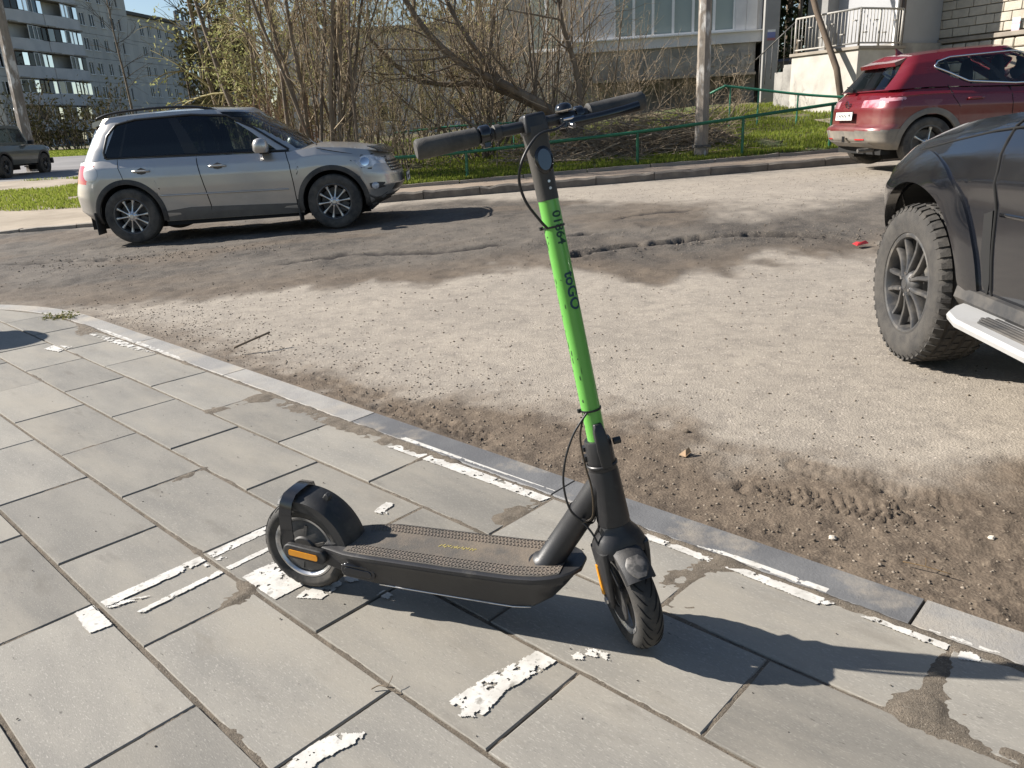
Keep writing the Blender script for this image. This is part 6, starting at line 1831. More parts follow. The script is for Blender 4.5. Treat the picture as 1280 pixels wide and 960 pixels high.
# ================================================================== VEGETATION
class Twigs:
    def __init__(s): s.g = {}
    def add(s, pts, r0, r1): s.g.setdefault(len(pts), []).append((pts, r0, r1))
    def build(s, name, mat, parent=None, sides=3, smooth=True):
        Vs, Fs, base = [], [], 0
        for k, L in s.g.items():
            P = np.array([a[0] for a in L]); r0 = np.array([a[1] for a in L]); r1 = np.array([a[2] for a in L]); n = len(L)
            T = np.empty_like(P); T[:, 1:-1] = P[:, 2:] - P[:, :-2]; T[:, 0] = P[:, 1] - P[:, 0]; T[:, -1] = P[:, -1] - P[:, -2]
            T /= np.linalg.norm(T, axis=2, keepdims=True) + 1e-9
            ref = np.where(np.abs(T[:, :1, 2:3]) < .85, np.array([[[0, 0, 1.]]]), np.array([[[1., 0, 0]]]))
            A = np.cross(T, np.broadcast_to(ref, T.shape)); A /= np.linalg.norm(A, axis=2, keepdims=True) + 1e-9
            B = np.cross(T, A)
            t = np.linspace(0, 1, k)[None, :]; rad = (r0[:, None] * (1 - t) + r1[:, None] * t)[..., None, None]
            th = np.arange(sides) * 2 * np.pi / sides
            V = P[:, :, None, :] + rad * (A[:, :, None, :] * np.cos(th)[None, None, :, None] + B[:, :, None, :] * np.sin(th)[None, None, :, None])
            Vs.append(V.reshape(-1, 3))
            i = np.arange(n)[:, None, None] * k * sides + np.arange(k - 1)[None, :, None] * sides
            a = i + np.arange(sides)[None, None, :]; b = i + ((np.arange(sides) + 1) % sides)[None, None, :]
            Fs.append(np.stack([a, b, b + sides, a + sides], -1).reshape(-1, 4) + base); base += n * k * sides
        if not Vs: return None
        return mesh_np(name, np.concatenate(Vs), np.concatenate(Fs), mat, parent, True if smooth else None)
def unit(v): return v / (np.linalg.norm(v) + 1e-9)
def wander(p, d, L, k, wob, up, rng, curve=None):
    pts = [p]; st = L / (k - 1); d = d.copy()
    for i in range(k - 1):
        d = unit(d + rng.normal(0, wob, 3) + np.array([0, 0, up]) + (curve if curve is not None else 0))
        p = p + d * st; pts.append(p)
    return np.array(pts), d
def grow(tb, tips, p, d, L, r, lv, rng, sp, zmax=9.0):
    S = sp[lv]
    pts, de = wander(p, d, L, S['k'], S['wob'], S['up'], rng)
    tb[min(lv, len(tb) - 1)].add(pts, r, r * S.get('tap', .35))
    if lv + 1 >= len(sp):
        tips.append((pts[-1], de)); tips.append((pts[len(pts) // 2], de)); return
    n = rng.integers(*S['n']); lo = S.get('from', .2)
    for i in range(n):
        t = lo + (1 - lo) * (i + rng.random()) / n
        q = t * (len(pts) - 1); j = min(int(q), len(pts) - 2); f = q - j
        pp = pts[j] * (1 - f) + pts[j + 1] * f
        if pp[2] > zmax: continue
        ax = unit(pts[j + 1] - pts[j]); rv = unit(rng.normal(0, 1, 3)); side = unit(rv - ax * rv.dot(ax))
        a = math.radians(rng.uniform(*S['ang']))
        dn = ax * math.cos(a) + side * math.sin(a)
        grow(tb, tips, pp, dn, L * rng.uniform(*S['len']) * (1 - .4 * t), max(r * S.get('rr', .45) * (1 - .4 * t), S.get('rmin', .004)), lv + 1, rng, sp, zmax)
def leaf_mat(name, col, col2, trans=.45):
    m = bpy.data.materials.new(name); m.use_nodes = True; nt = m.node_tree; N, L = nt.nodes, nt.links; N.clear()
    o = N.new("ShaderNodeOutputMaterial"); d = N.new("ShaderNodeBsdfDiffuse"); t = N.new("ShaderNodeBsdfTranslucent"); mx = N.new("ShaderNodeMixShader")
    g = N.new("ShaderNodeNewGeometry"); r = N.new("ShaderNodeMix"); r.data_type = 'RGBA'
    r.inputs[6].default_value = (*col, 1); r.inputs[7].default_value = (*col2, 1)
    L.new(g.outputs["Random Per Island"], r.inputs[0]); L.new(r.outputs[2], d.inputs[0]); L.new(r.outputs[2], t.inputs[0])
    mx.inputs[0].default_value = trans; L.new(d.outputs[0], mx.inputs[1]); L.new(t.outputs[0], mx.inputs[2]); L.new(mx.outputs[0], o.inputs[0])
    return m
def twig_mat(name, col, col2):
    m = leaf_mat(name, col, col2, 0.0); return m
def leaves(name, pts, mat, parent, size, rng, per=1, spread=.05, flat=0.0):
    P = np.repeat(np.asarray(pts), per, 0); n = len(P)
    if n == 0: return None
    P = P + rng.normal(0, spread, P.shape)
    a = rng.normal(0, 1, (n, 3)); a[:, 2] *= (1 - flat); a /= np.linalg.norm(a, axis=1, keepdims=True)
    b = np.cross(a, rng.normal(0, 1, (n, 3))); b /= np.linalg.norm(b, axis=1, keepdims=True)
    s = size * rng.uniform(.55, 1.3, (n, 1))
    V = np.stack([P - a * s, P + b * s * .42, P + a * s, P - b * s * .42], 1).reshape(-1, 3)
    return mesh_np(name, V, np.arange(n * 4).reshape(-1, 4), mat, parent, None)
m_bark = M("bark_grey_brown", (0.21, 0.165, 0.12), 0.95, (0.12, 0.095, 0.07), 5, 0.38, 0.62, bump=.6, bscale=30, aniso=(1, 1, .25))
m_barkl = M("bark_pale", (0.30, 0.25, 0.185), 0.95, (0.17, 0.135, 0.10), 6, 0.38, 0.62, bump=.5, bscale=30, aniso=(1, 1, .3))
m_twig = twig_mat("twig_brown", (0.46, 0.37, 0.265), (0.22, 0.17, 0.115))
m_twigd = twig_mat("twig_dark", (0.10, 0.085, 0.06), (0.055, 0.045, 0.034))
m_twigo = twig_mat("twig_olive", (0.42, 0.37, 0.20), (0.21, 0.175, 0.10))
m_bud = leaf_mat("young_leaf", (0.30, 0.31, 0.08), (0.42, 0.40, 0.14))
m_leafp = leaf_mat("pale_leaf", (0.36, 0.36, 0.17), (0.24, 0.26, 0.09))
m_needle = leaf_mat("dark_needles", (0.016, 0.024, 0.012), (0.03, 0.036, 0.018), .15)  # needle colour made very dark to stand for shade
m_olive = leaf_mat("dark_olive_leaf", (0.045, 0.045, 0.02), (0.075, 0.068, 0.032), .25)

STEM = dict(k=8, wob=.05, up=.03, n=(8, 13), ang=(18, 50), len=(.22, .42), rr=.36, **{'from': .15}, tap=.3)
BR = dict(k=5, wob=.10, up=.03, n=(5, 9), ang=(20, 60), len=(.35, .7), rr=.5, rmin=.0035, **{'from': .1}, tap=.4)
TW = dict(k=4, wob=.12, up=.02, n=(2, 4), ang=(20, 60), len=(.4, .8), rr=.6, rmin=.003, **{'from': .2}, tap=.5)
TP = dict(k=3, wob=.15, up=.02, tap=.5)
def shrub(name, cat, label, x, y, n, L, r, lean, sp, mats, seed, zmax=5.2, spread=.35, bud=0, budsize=.03, budm=None, group=None, zb=None, tilt=(0, 0), trunkname="trunk", per=1, curve=False):
    rng = np.random.default_rng(seed)
    b = np.array([x, y, (vz(x, y) if zb is None else zb) - .06])
    root = empty(name, tuple(b), 0, label, cat, group)
    tb = [Twigs(), Twigs()]; tips = []
    for i in range(n):
        az = rng.uniform(0, 2 * math.pi); a = R(rng.uniform(*lean))
        d = unit(np.array([math.cos(az) * math.sin(a) + tilt[0], math.sin(az) * math.sin(a) + tilt[1], math.cos(a)]))
        p = np.array([rng.normal(0, spread), rng.normal(0, spread * .6), 0])
        grow(tb, tips, p, d, L * rng.uniform(.65, 1.1), r * rng.uniform(.55, 1.15), 0, rng, sp, zmax - b[2])
    tb[0].build(trunkname, mats[0], root, 6)
    tb[1].build("twigs", mats[1], root, 3)
    if bud:
        T = np.array([t[0] for t in tips]); T = T[rng.random(len(T)) < bud]
        leaves("leaves", T, budm or m_bud, root, budsize, rng, per, budsize * 1.2)
    return root
# multi-stemmed clump behind the silver car's bonnet
shrub("bare_tree", "tree", "tall clump of many straight grey brown stems behind the silver car's bonnet", -3.35, 16.4, 17, 7.0, .044, (1, 13), [STEM, BR, TW], (m_bark, m_twig), 21, spread=.28, bud=.18)
shrub("bare_tree", "tree", "slender bare stems just left of the tall multi stemmed clump", -4.5, 17.6, 9, 6.0, .030, (3, 20), [STEM, BR, TW], (m_bark, m_twigo), 22, spread=.3, bud=.3)
# leaning old willow behind the handlebar
def willow():
    rng = np.random.default_rng(31)
    b = np.array([1.62, 17.25, vz(1.62, 17.25) - .1])
    root = empty("leaning_willow", tuple(b), 0, "leaning bare willow with long sloping boughs behind the scooter handlebar", "tree")
    tb = [Twigs(), Twigs()]; tips = []
    def limb(P, r0, r1, n, up, ln, sp=(BR, TW), ang=(25, 75)):
        P = np.array([np.array(p) - b for p in smooth_path(P, 5)])
        tb[0].add(P, r0, r1)
        for i in range(n):
            j = rng.integers(2, len(P) - 1); pp = P[j]
            ax = unit(P[j] - P[j - 1]); rv = unit(rng.normal(0, 1, 3) + np.array([0, 0, up])); sd = unit(rv - ax * rv.dot(ax)); a = R(rng.uniform(*ang))
            grow(tb, tips, pp, unit(ax * math.cos(a) + sd * math.sin(a)), ln * rng.uniform(.5, 1.1), max(.006, r1 * rng.uniform(.3, .7)), 0, rng, list(sp), 5.2 - b[2])
    UP = dict(k=6, wob=.05, up=.06, n=(4, 7), ang=(15, 45), len=(.25, .5), rr=.5, rmin=.004, **{'from': .25}, tap=.35)
    zz = lambda z: z
    limb([(1.65, 17.2, .45), (1.45, 17.2, .95), (1.02, 17.15, 1.42), (.10, 17.1, 1.95), (-.75, 17.0, 2.40), (-1.45, 16.9, 3.1), (-2.0, 16.8, 4.1)], .13, .045, 26, .5, 1.6)
    limb([(1.55, 17.2, .75), (1.15, 17.3, 1.22), (.55, 17.4, 1.62), (-.35, 17.5, 1.98), (-1.2, 17.5, 2.02), (-1.9, 17.4, 2.25), (-2.7, 17.3, 3.1)], .10, .03, 22, .5, 1.5)
    limb([(.10, 17.1, 1.95), (-.5, 17.0, 2.75), (-.95, 16.9, 3.6), (-1.2, 16.8, 4.6)], .07, .03, 16, .2, 1.3)
    limb([(.75, 16.6, .95), (.40, 16.5, 1.06), (-.1, 16.5, 1.0), (-.6, 16.5, 1.22), (-1.15, 16.5, 1.75)], .045, .022, 10, .5, .8)
    limb([(1.62, 17.2, .5), (1.72, 17.2, 1.3), (1.62, 17.2, 2.2), (1.35, 17.1, 3.1), (1.2, 17.1, 4.4)], .085, .03, 20, .3, 1.4)
    for i in range(15):
        x0 = rng.uniform(-.9, 1.6); z0 = np.interp(x0, [-.9, .1, 1.0, 1.6], [2.4, 1.95, 1.45, .9])
        grow(tb, tips, np.array([x0, 17.15, z0]) - b, unit(np.array([rng.normal(.12, .18), rng.normal(0, .1), 1])), rng.uniform(1.8, 3.4), rng.uniform(.012, .024), 0, rng, [UP, TW], 5.2 - b[2])
    tb[0].build("trunk", m_bark, root, 8); tb[1].build("twigs", m_twig, root, 3)
    T = np.array([t[0] for t in tips]); leaves("leaves", T[rng.random(len(T)) < .22], m_bud, root, .028, rng, 1, .03)
willow()
FAN = dict(k=7, wob=.06, up=-.012, n=(6, 10), ang=(15, 50), len=(.25, .5), rr=.5, rmin=.004, **{'from': .2}, tap=.35)
shrub("bare_shrub", "shrub", "fan of thin brown stems rising left of the leaning willow", -.35, 17.9, 34, 4.0, .026, (4, 48), [FAN, TW, TP], (m_bark, m_twig), 41, spread=.30)
shrub("bare_shrub", "shrub", "dense tangle of fine brown twigs between clump and fan of stems", -1.75, 17.6, 36, 3.4, .018, (6, 55), [FAN, TW, TP], (m_bark, m_twigo), 42, spread=.55, bud=.10)
shrub("bare_shrub", "shrub", "low scrubby bush with pale twigs right behind the silver car's bonnet end", -2.35, 16.7, 30, 1.9, .011, (10, 65), [FAN, TW, TP], (m_barkl, m_twig), 43, spread=.5)
shrub("bare_shrub", "shrub", "reddish brown scrub at the foot of the clump behind the windscreen", -4.2, 16.9, 26, 2.0, .012, (10, 60), [FAN, TW, TP], (m_bark, twig_mat("twig_red", (.22, .12, .085), (.11, .065, .05))), 44, spread=.45)
shrub("bare_shrub", "shrub", "upright bare bush under the plinth of the glazed bay", 3.1, 20.8, 22, 2.6, .016, (4, 40), [FAN, TW, TP], (m_barkl, m_twig), 45, spread=.5)
shrub("bare_shrub", "shrub", "twiggy bush beside the far end of the bay behind the concrete pole", 5.0, 20.6, 30, 1.7, .012, (15, 70), [FAN, TW, TP], (m_barkl, m_twig), 46, spread=.6)
shrub("bare_tree", "tree", "thin bare sapling in front of the left window of the bay house", 2.2, 19.6, 7, 4.8, .026, (2, 16), [STEM, BR, TW], (m_barkl, m_twig), 47, spread=.22, bud=.1)
shrub("bare_tree", "tree", "bare olive tinged tree deep in the thicket behind the fan of stems", -.9, 20.6, 6, 6.2, .036, (3, 22), [STEM, BR, TW], (m_bark, m_twigo), 48, spread=.4, bud=.35)
shrub("bare_tree", "tree", "bare tree deep in the thicket behind the tall clump", -3.4, 21.2, 6, 6.4, .036, (3, 22), [STEM, BR, TW], (m_bark, m_twigo), 49, spread=.5, bud=.35)
shrub("bare_tree", "tree", "bare tree behind the leaning willow with branches reaching the house wall", 1.0, 20.9, 6, 6.0, .035, (3, 24), [STEM, BR, TW], (m_bark, m_twig), 50, spread=.4, bud=.2)
# tree in pale young leaf, left of the clump
DROOP = dict(k=7, wob=.07, up=-.09, n=(7, 11), ang=(15, 55), len=(.25, .5), rr=.5, rmin=.004, **{'from': .1}, tap=.35)
TWD = dict(k=5, wob=.10, up=-.10, n=(2, 4), ang=(15, 50), len=(.5, .9), rr=.6, rmin=.003, **{'from': .2}, tap=.5)
ST2 = dict(STEM); ST2.update(n=(13, 17), ang=(30, 75), len=(.3, .5), up=.02)
ST3 = dict(ST2); ST3.update(len=(.18, .30))
shrub("leafy_tree", "tree", "drooping tree in pale yellow green young leaf behind the silver car's roof", -6.0, 20.4, 4, 7.0, .085, (2, 18), [ST2, DROOP, TWD], (m_bark, m_twigo), 61, zmax=8, spread=.25, bud=.9, budsize=.05, budm=m_leafp, per=3)
shrub("leafy_tree", "tree", "smaller drooping tree in pale young leaf farther left", -7.5, 23.5, 2, 6.6, .07, (2, 8), [ST2, DROOP, TWD], (m_bark, m_twigo), 62, zmax=9, spread=.3, bud=.85, budsize=.05, budm=m_leafp, per=2)
# darker trees behind and left
shrub("dark_tree", "tree", "dark shaded tree between apartment blocks and pale leafy tree", -12.7, 37, 5, 6.2, .12, (2, 12), [ST3, DROOP, TWD], (m_bark, m_twigd), 63, zmax=11, spread=.5, bud=.85, budsize=.13, budm=m_olive, per=2)
shrub("dark_tree", "tree", "broad dark tree mass behind the pale leafy tree", -10.4, 34, 6, 6.0, .12, (2, 16), [ST3, DROOP, TWD], (m_bark, m_twigd), 64, zmax=11, spread=.7, bud=.85, budsize=.13, budm=m_olive, per=2)
BIG = dict(k=9, wob=.035, up=.03, n=(16, 22), ang=(35, 75), len=(.16, .30), rr=.32, **{'from': .3}, tap=.25)
def bigtree(label, x, y, h, r, seed, mats, tilt=(0, 0), zb=None):
    return shrub("tall_bare_tree", "tree", label, x, y, 1, h, r, (0, 3), [BIG, dict(BR, rmin=.012), dict(TW, rmin=.010)], mats, seed, zmax=40, spread=.05, zb=lz(x, y) if zb is None else zb, tilt=tilt)
bigtree("slim bare birch in front of the two grey apartment blocks", -25.6, 58, 17, .17, 71, (m_bark, m_twigd), (-.03, 0))
bigtree("tall dark bare tree against the sky right of the lower block", -19.4, 55, 18, .22, 72, (m_bark, m_twigd), (-.05, 0))
bigtree("tall dark forked bare tree over the dark shaded tree", -16.2, 52, 18, .26, 73, (m_bark, m_twigd), (-.02, 0))
bigtree("tall bare tree standing over the pale leafy tree", -12.0, 46, 17, .24, 74, (m_bark, m_twigo), (-.03, 0))
bigtree("tall bare tree behind the left part of the thicket", -7.4, 40, 15, .2, 75, (m_bark, m_twigo), (.02, 0))
bigtree("tall bare tree behind the middle of the thicket", -3.6, 38, 15, .2, 76, (m_bark, m_twigo))
bigtree("tall bare tree behind the thicket left of the bay house", -.8, 40, 15, .2, 77, (m_bark, m_twigo), (.02, 0))
# far wood seen through the thicket: one mass of stems and twigs
def wood(name, xs, ys, n, h, r, seed, mats, kids=14, leafn=0, leafm=None, lsize=.1):
    rng = np.random.default_rng(seed); tb = [Twigs(), Twigs()]; tp = []
    for i in range(n):
        x, y = rng.uniform(*xs), rng.uniform(*ys); p = np.array([x, y, lz(x, y) - .1])
        pts, _ = wander(p, unit(np.array([rng.normal(0, .08), rng.normal(0, .08), 1])), h * rng.uniform(.7, 1.1), 7, .05, .03, rng)
        tb[0].add(pts, r * rng.uniform(.5, 1.2), r * .2)
        for q in range(kids):
            j = rng.integers(0, 6); f = rng.random(); pp = pts[j] * (1 - f) + pts[j + 1] * f
            d = unit(np.array([rng.normal(0, .8), rng.normal(0, .8), rng.uniform(.1, 1)]))
            w, _ = wander(pp, d, h * rng.uniform(.10, .26), 5, .10, .04, rng); tb[1].add(w, r * .22, r * .10); tp.append(w[-1])
            for z in range(3):
                k = rng.integers(1, 4); d2 = unit(w[k + 1] - w[k] + rng.normal(0, .6, 3)); w2, _ = wander(w[k], d2, h * rng.uniform(.05, .14), 4, .15, .03, rng); tb[1].add(w2, r * .14, r * .07); tp.append(w2[-1])
    a = tb[0].build(name, mats[0], None, 5); b = tb[1].build(name, mats[1], None, 3)
    bm = bmesh.new(); bm.from_mesh(a.data); bm.from_mesh(b.data)
    na = len(a.data.polygons); bm.faces.ensure_lookup_table()
    for i, f in enumerate(bm.faces): f.material_index = 0 if i < na else 1
    if leafn:
        T = np.array(tp); l = leaves("x", T[rng.random(len(T)) < .999], leafm, None, lsize, rng, leafn, lsize * 2)
        nb = len(bm.faces); bm.from_mesh(l.data); bm.faces.ensure_lookup_table()
        for i in range(nb, len(bm.faces)): bm.faces[i].material_index = 2
        bpy.data.objects.remove(l)
    bm.to_mesh(a.data); bm.free(); a.data.materials.append(mats[1])
    if leafn: a.data.materials.append(leafm)
    bpy.data.objects.remove(b); return tag(a, kind="stuff")
wood("undergrowth", (-6.0, 2.2), (18.6, 25), 40, 4.4, .015, 81, (m_bark, m_twigo), 30, 0)
wood("distant_wood", (-9.5, 3), (27, 37), 30, 9, .038, 82, (m_bark, m_twigo), 26, 0)
wood("distant_woodland", (-19, 30), (66, 95), 80, 11, .12, 83, (m_bark, m_twigd), 14, 2, m_olive, .35)
# dark pines between the two houses
rngp = np.random.default_rng(91)
pp_ = [(9.6, 41), (10.8, 44), (11.9, 40), (13.0, 43), (14.4, 41.5), (15.6, 45), (17.2, 42), (9.2, 47), (12.4, 49), (16.4, 50), (19.0, 46), (10.2, 38.5), (13.7, 38), (21, 43)]
for i, (x, y) in enumerate(pp_):
    root = empty("pine_tree", (x, y, lz(x, y)), 0, "dark pine with bare lower trunk in the shade between the two houses", "tree", "dark pines between the two houses")
    tb = [Twigs(), Twigs()]; h = rngp.uniform(15, 19)
    pts, _ = wander(np.zeros(3), np.array([rngp.normal(0, .02), rngp.normal(0, .02), 1]), h, 9, .012, .02, rngp); tb[0].add(pts, rngp.uniform(.11, .19), .04); tp = []
    for q in range(75):
        t = rngp.uniform(.10, 1); z = t * 8; j = min(int(z), 7); f = z - j; p = pts[j] * (1 - f) + pts[j + 1] * f; az = rngp.uniform(0, 6.28)
        w, _ = wander(p, unit(np.array([math.cos(az), math.sin(az), rngp.uniform(-.3, .3)])), rngp.uniform(.6, 2.1) * (1.1 - .6 * t), 5, .1, -.02, rngp); tb[1].add(w, .022, .008)
        if t > .12: tp += [w[2], w[3], w[4], w[4]]
    tb[0].build("trunk", m_bark, root, 7); tb[1].build("branches", m_twigd, root, 3)
    leaves("crown", np.array(tp), m_needle, root, .20, rngp, 7, .20)
# shrubs at the foot of the apartment block
for i, (x, y, n, L) in enumerate([(-37.5, 66, 26, 5.0), (-34.6, 66, 22, 3.6), (-29.8, 62, 26, 4.2)]):
    shrub("dark_shrub", "shrub", ["large dark shrub at the foot of the tall apartment block by the leaning pole", "dark shrub by the thin white post at the foot of the block", "round dark bush behind the silver car's tail"][i], x, y, n, L, .05, (5, 55), [dict(FAN, rmin=.014), dict(TW, rmin=.012)], (m_bark, m_twigd), 95 + i, zmax=14, spread=.8, bud=.8, budsize=.16, budm=m_olive, per=2, zb=lz(x, y))
root = empty("white_post", (-33.0, 57, lz(-33, 57)), 0, "thin white leaning post on the grass before the apartment block", "post")
mb = MB(); mb.tube([(0, 0, -.1), (-.25, 0, 3.1)], .06, 8); mb.build("shaft", m_frame, root, True); mb = MB(); mb.tube([(0, 0, -.1), (-.02, 0, .25)], .10, 8); mb.build("footing", m_conc, root, 40)

# heap of cut branches on the verge
def brush():
    rng = np.random.default_rng(101); tb = [Twigs(), Twigs()]; b = np.array([2.4, 16.9, vz(2.4, 16.9) - .05])
    root = empty("brush_pile", tuple(b), 0, "long heap of cut grey brown branches lying on the verge left of the pole", "brush pile")
    for i in range(950):
        x = rng.uniform(-1.9, 2.15); y = rng.normal(0, .42); top = .16 + .62 * math.exp(-((x - .6) / 1.7) ** 2)
        z = vz(x + b[0], y + b[1]) - b[2] + .02 + top * rng.random() ** 1.3 * math.exp(-(y / .55) ** 2)
        az = rng.normal(.1, .5) + (math.pi if rng.random() < .4 else 0)
        d = np.array([math.cos(az), math.sin(az) * .6, rng.normal(.08, .22)])
        L = rng.uniform(.5, 1.9); w, _ = wander(np.array([x, y, z]) - unit(d) * L * .4, unit(d), L, 6, .09, .0, rng)
        big = rng.random() < .12
        tb[0 if big else 1].add(w, .022 if big else rng.uniform(.005, .011), .004)
        for q in range(3):
            k = rng.integers(1, 5); w2, _ = wander(w[k], unit(w[k] - w[k - 1] + rng.normal(0, .5, 3)), L * rng.uniform(.15, .4), 4, .12, .02, rng); tb[1].add(w2, .005, .002)
    tb[0].build("branch", m_barkl, root, 6).__setitem__("kind", "stuff"); tb[1].build("twigs", m_twig, root, 3).__setitem__("kind", "stuff")
brush()

# grass
m_grass = leaf_mat("spring_grass", (0.18, 0.245, 0.03), (0.30, 0.32, 0.08), .42)
m_dry = leaf_mat("dry_leaf_litter", (0.235, 0.165, 0.09), (0.12, 0.08, 0.045), .15)
def grass(name, n, fx, fz, seed, lo, hi, w, mat=m_grass):
    rng = np.random.default_rng(seed); P = fx(rng, n); n = len(P)
    z = fz(P[:, 0], P[:, 1]); az = rng.uniform(0, 6.28, n); h = rng.uniform(lo, hi, n); ln = rng.uniform(.1, .7, n) * h
    bx = np.cos(az) * w; by = np.sin(az) * w; tx = P[:, 0] + np.cos(az + 1.5) * ln; ty = P[:, 1] + np.sin(az + 1.5) * ln
    mx = P[:, 0] + np.cos(az + 1.5) * ln * .35; my = P[:, 1] + np.sin(az + 1.5) * ln * .35
    V = np.stack([np.stack([P[:, 0] - bx, P[:, 1] - by, z - .01], 1), np.stack([P[:, 0] + bx, P[:, 1] + by, z - .01], 1),
                  np.stack([mx + bx * .8, my + by * .8, z + h * .6], 1), np.stack([mx - bx * .8, my - by * .8, z + h * .6], 1), np.stack([tx, ty, z + h], 1)], 1).reshape(-1, 3)
    i = np.arange(n)[:, None] * 5
    F4 = (i + np.array([[0, 1, 2, 3]])); F3 = i + np.array([[3, 2, 4, 4]])
    me_f = [tuple(f) for f in F4] ; 
    V2 = V
    o = mesh_np(name, V2, np.concatenate([F4, np.stack([i[:, 0] + 3, i[:, 0] + 2, i[:, 0] + 4, i[:, 0] + 3], 1)[:, :4]]) if False else F4, mat, None, None)
    return tag(o, kind="stuff")
def verge_pts(rng, n):
    x = rng.uniform(-4.5, 10.5, n); y = 15.12 + rng.random(n) ** 1.5 * 7.0
    d = fbm(x * 1.1, y * 1.3, 301, 4); k = d + .10 * sstep(15.0, 15.6, y) - .14 * (y < 15.25) > .42
    return np.stack([x[k], y[k]], 1)
grass("grass", 90000, verge_pts, verge_z, 201, .04, .13, .006)
def litter_pts(rng, n):
    x = rng.uniform(-4, 9, n); y = 15.1 + rng.random(n) ** 1.3 * 4.5; return np.stack([x, y], 1)
rl = np.random.default_rng(5); Pl = litter_pts(rl, 7000)
tag(leaves("leaf_litter", np.stack([Pl[:, 0], Pl[:, 1], verge_z(Pl[:, 0], Pl[:, 1]) + .012], 1), m_dry, None, .028, rl, 1, .006, .7), kind="stuff")
def left_pts(rng, n):
    x = rng.uniform(-18, -5.5, n); y = rng.uniform(16.5, 27.5, n); d = fbm(x * .5, y * .5, 311, 4)
    k = (d + .22 * np.exp(-((y - 22.5 - .25 * (x + 11)) / 3.0) ** 2)) > .56; return np.stack([x[k], y[k]], 1)
grass("grass_patch", 60000, left_pts, lambda x, y: land_z(x, y) + .02, 202, .05, .14, .010)
grass("far_lawn", 40000, lambda rng, n: np.stack([rng.uniform(-46, -22, n), rng.uniform(50.5, 66, n)], 1), lambda x, y: land_z(x, y) - .10, 203, .10, .25, .04)
# ================================================================== SMALL THINGS
m_stone = leaf_mat("gravel_stone", (0.27, 0.23, 0.185), (0.11, 0.09, 0.07), 0.0)
def gravel(name, P, z, lo, hi, rng, mat):
    n = len(P); ico = np.array([(0, 0, 1), (.9, 0, .3), (.28, .85, .3), (-.72, .53, .3), (-.72, -.53, .3), (.28, -.85, .3), (.72, .53, -.35), (-.28, .85, -.35), (-.9, 0, -.35), (-.28, -.85, -.35), (.72, -.53, -.35), (0, 0, -.8)])
    F = np.array([(0, 1, 2), (0, 2, 3), (0, 3, 4), (0, 4, 5), (0, 5, 1), (1, 6, 2), (2, 7, 3), (3, 8, 4), (4, 9, 5), (5, 10, 1), (6, 7, 2), (7, 8, 3), (8, 9, 4), (9, 10, 5), (10, 6, 1)])
    s = rng.uniform(lo, hi, (n, 1, 1)) ** 1.0; V = ico[None] * (1 + rng.normal(0, .16, (n, 12, 3))) * s * np.array([1.15, .9, .6]); a = rng.uniform(0, 6.28, n)
    x = V[..., 0] * np.cos(a)[:, None] - V[..., 1] * np.sin(a)[:, None]; y = V[..., 0] * np.sin(a)[:, None] + V[..., 1] * np.cos(a)[:, None]
    V = np.stack([x + P[:, :1], y + P[:, 1:2], V[..., 2] + z[:, None] + s[..., 0] * .25], -1)
    return tag(mesh_np(name, V.reshape(-1, 3), (F[None] + np.arange(n)[:, None, None] * 12).reshape(-1, 3), mat, None, None), kind="stuff")
rg = np.random.default_rng(77)
# heights of the road mesh, sampled from its own grid
RZ = np.array([v.co.z for v in bpy.data.objects["road"].data.vertices]).reshape(len(ys), NXR)
def road_at(x, y):
    j = np.clip(np.searchsorted(ys, y), 1, len(ys) - 1); uu = ((x - .25) / (.86 * ys[j] + 1.7) + 1) / 2 * (NXR - 1)
    return RZ[j, np.clip(np.round(uu).astype(int), 0, NXR - 1)]
d_ = rg.uniform(-6.2, .8, 3000); n_ = KO + .03 + np.abs(rg.normal(0, .45, 3000)); x_, y_ = W2(d_, n_); k = y_ > .3
gravel("gravel", np.stack([x_[k], y_[k]], 1), road_at(x_[k], y_[k]), .0015, .0062, rg, m_stone)
x_ = rg.uniform(-6, 6, 5200); y_ = 3 + 9.5 * rg.random(5200) ** .8; dn = D2(x_, y_)[1]; k = (dn > KO + .1)
gravel("road_grit", np.stack([x_[k], y_[k]], 1), road_at(x_[k], y_[k]), .003, .0085, rg, m_stone)
x_ = rg.uniform(.2, 3.4, 170); y_ = 7.2 + rg.normal(0, .22, 170); gravel("asphalt_crumbs", np.stack([x_, y_], 1), road_at(x_, y_), .004, .012, rg, leaf_mat("broken_asphalt", (.09, .08, .07), (.2, .17, .14), 0.0))
x_ = rg.uniform(-5.5, -2.5, 250); y_ = 9.0 + rg.normal(0, .25, 250); gravel("asphalt_crumbs", np.stack([x_, y_], 1), road_at(x_, y_), .005, .014, rg, m_stone)
d_ = rg.uniform(-5, .4, 420)[:170]; n_ = rg.uniform(.1, 1.76, 420)[:170]; x_, y_ = W2(d_, n_)
gravel("paving_grit", np.stack([x_, y_], 1), np.full(170, .001), .0010, .0030, rg, M("dark_grit", (.07, .06, .05), .9))
def twig(label, P, r, mat):
    o = Vector(P[0]); root = empty("dry_twig", o, 0, label, "twig")
    mb = MB(); mb.tube([Vector(p) - o for p in smooth_path(P, 4)], r, 6); mb.build("stalk", mat, root, True)
    q = Vector(P[len(P) // 2]) - o; mb = MB(); mb.tube([q, q + Vector((.008, .012, .008)), q + Vector((.011, .022, .012))], r * .6, 5); mb.build("side_shoot", mat, root, True)
def pav(d, n, z=.004): x, y = W2(d, n); return (x, y, z)
twig("small curled dark twig on the slab in front of the scooter deck", [pav(-1.245, .80), pav(-1.235, .815, .010), pav(-1.215, .822, .012), pav(-1.205, .835, .006)], .0016, m_bark)
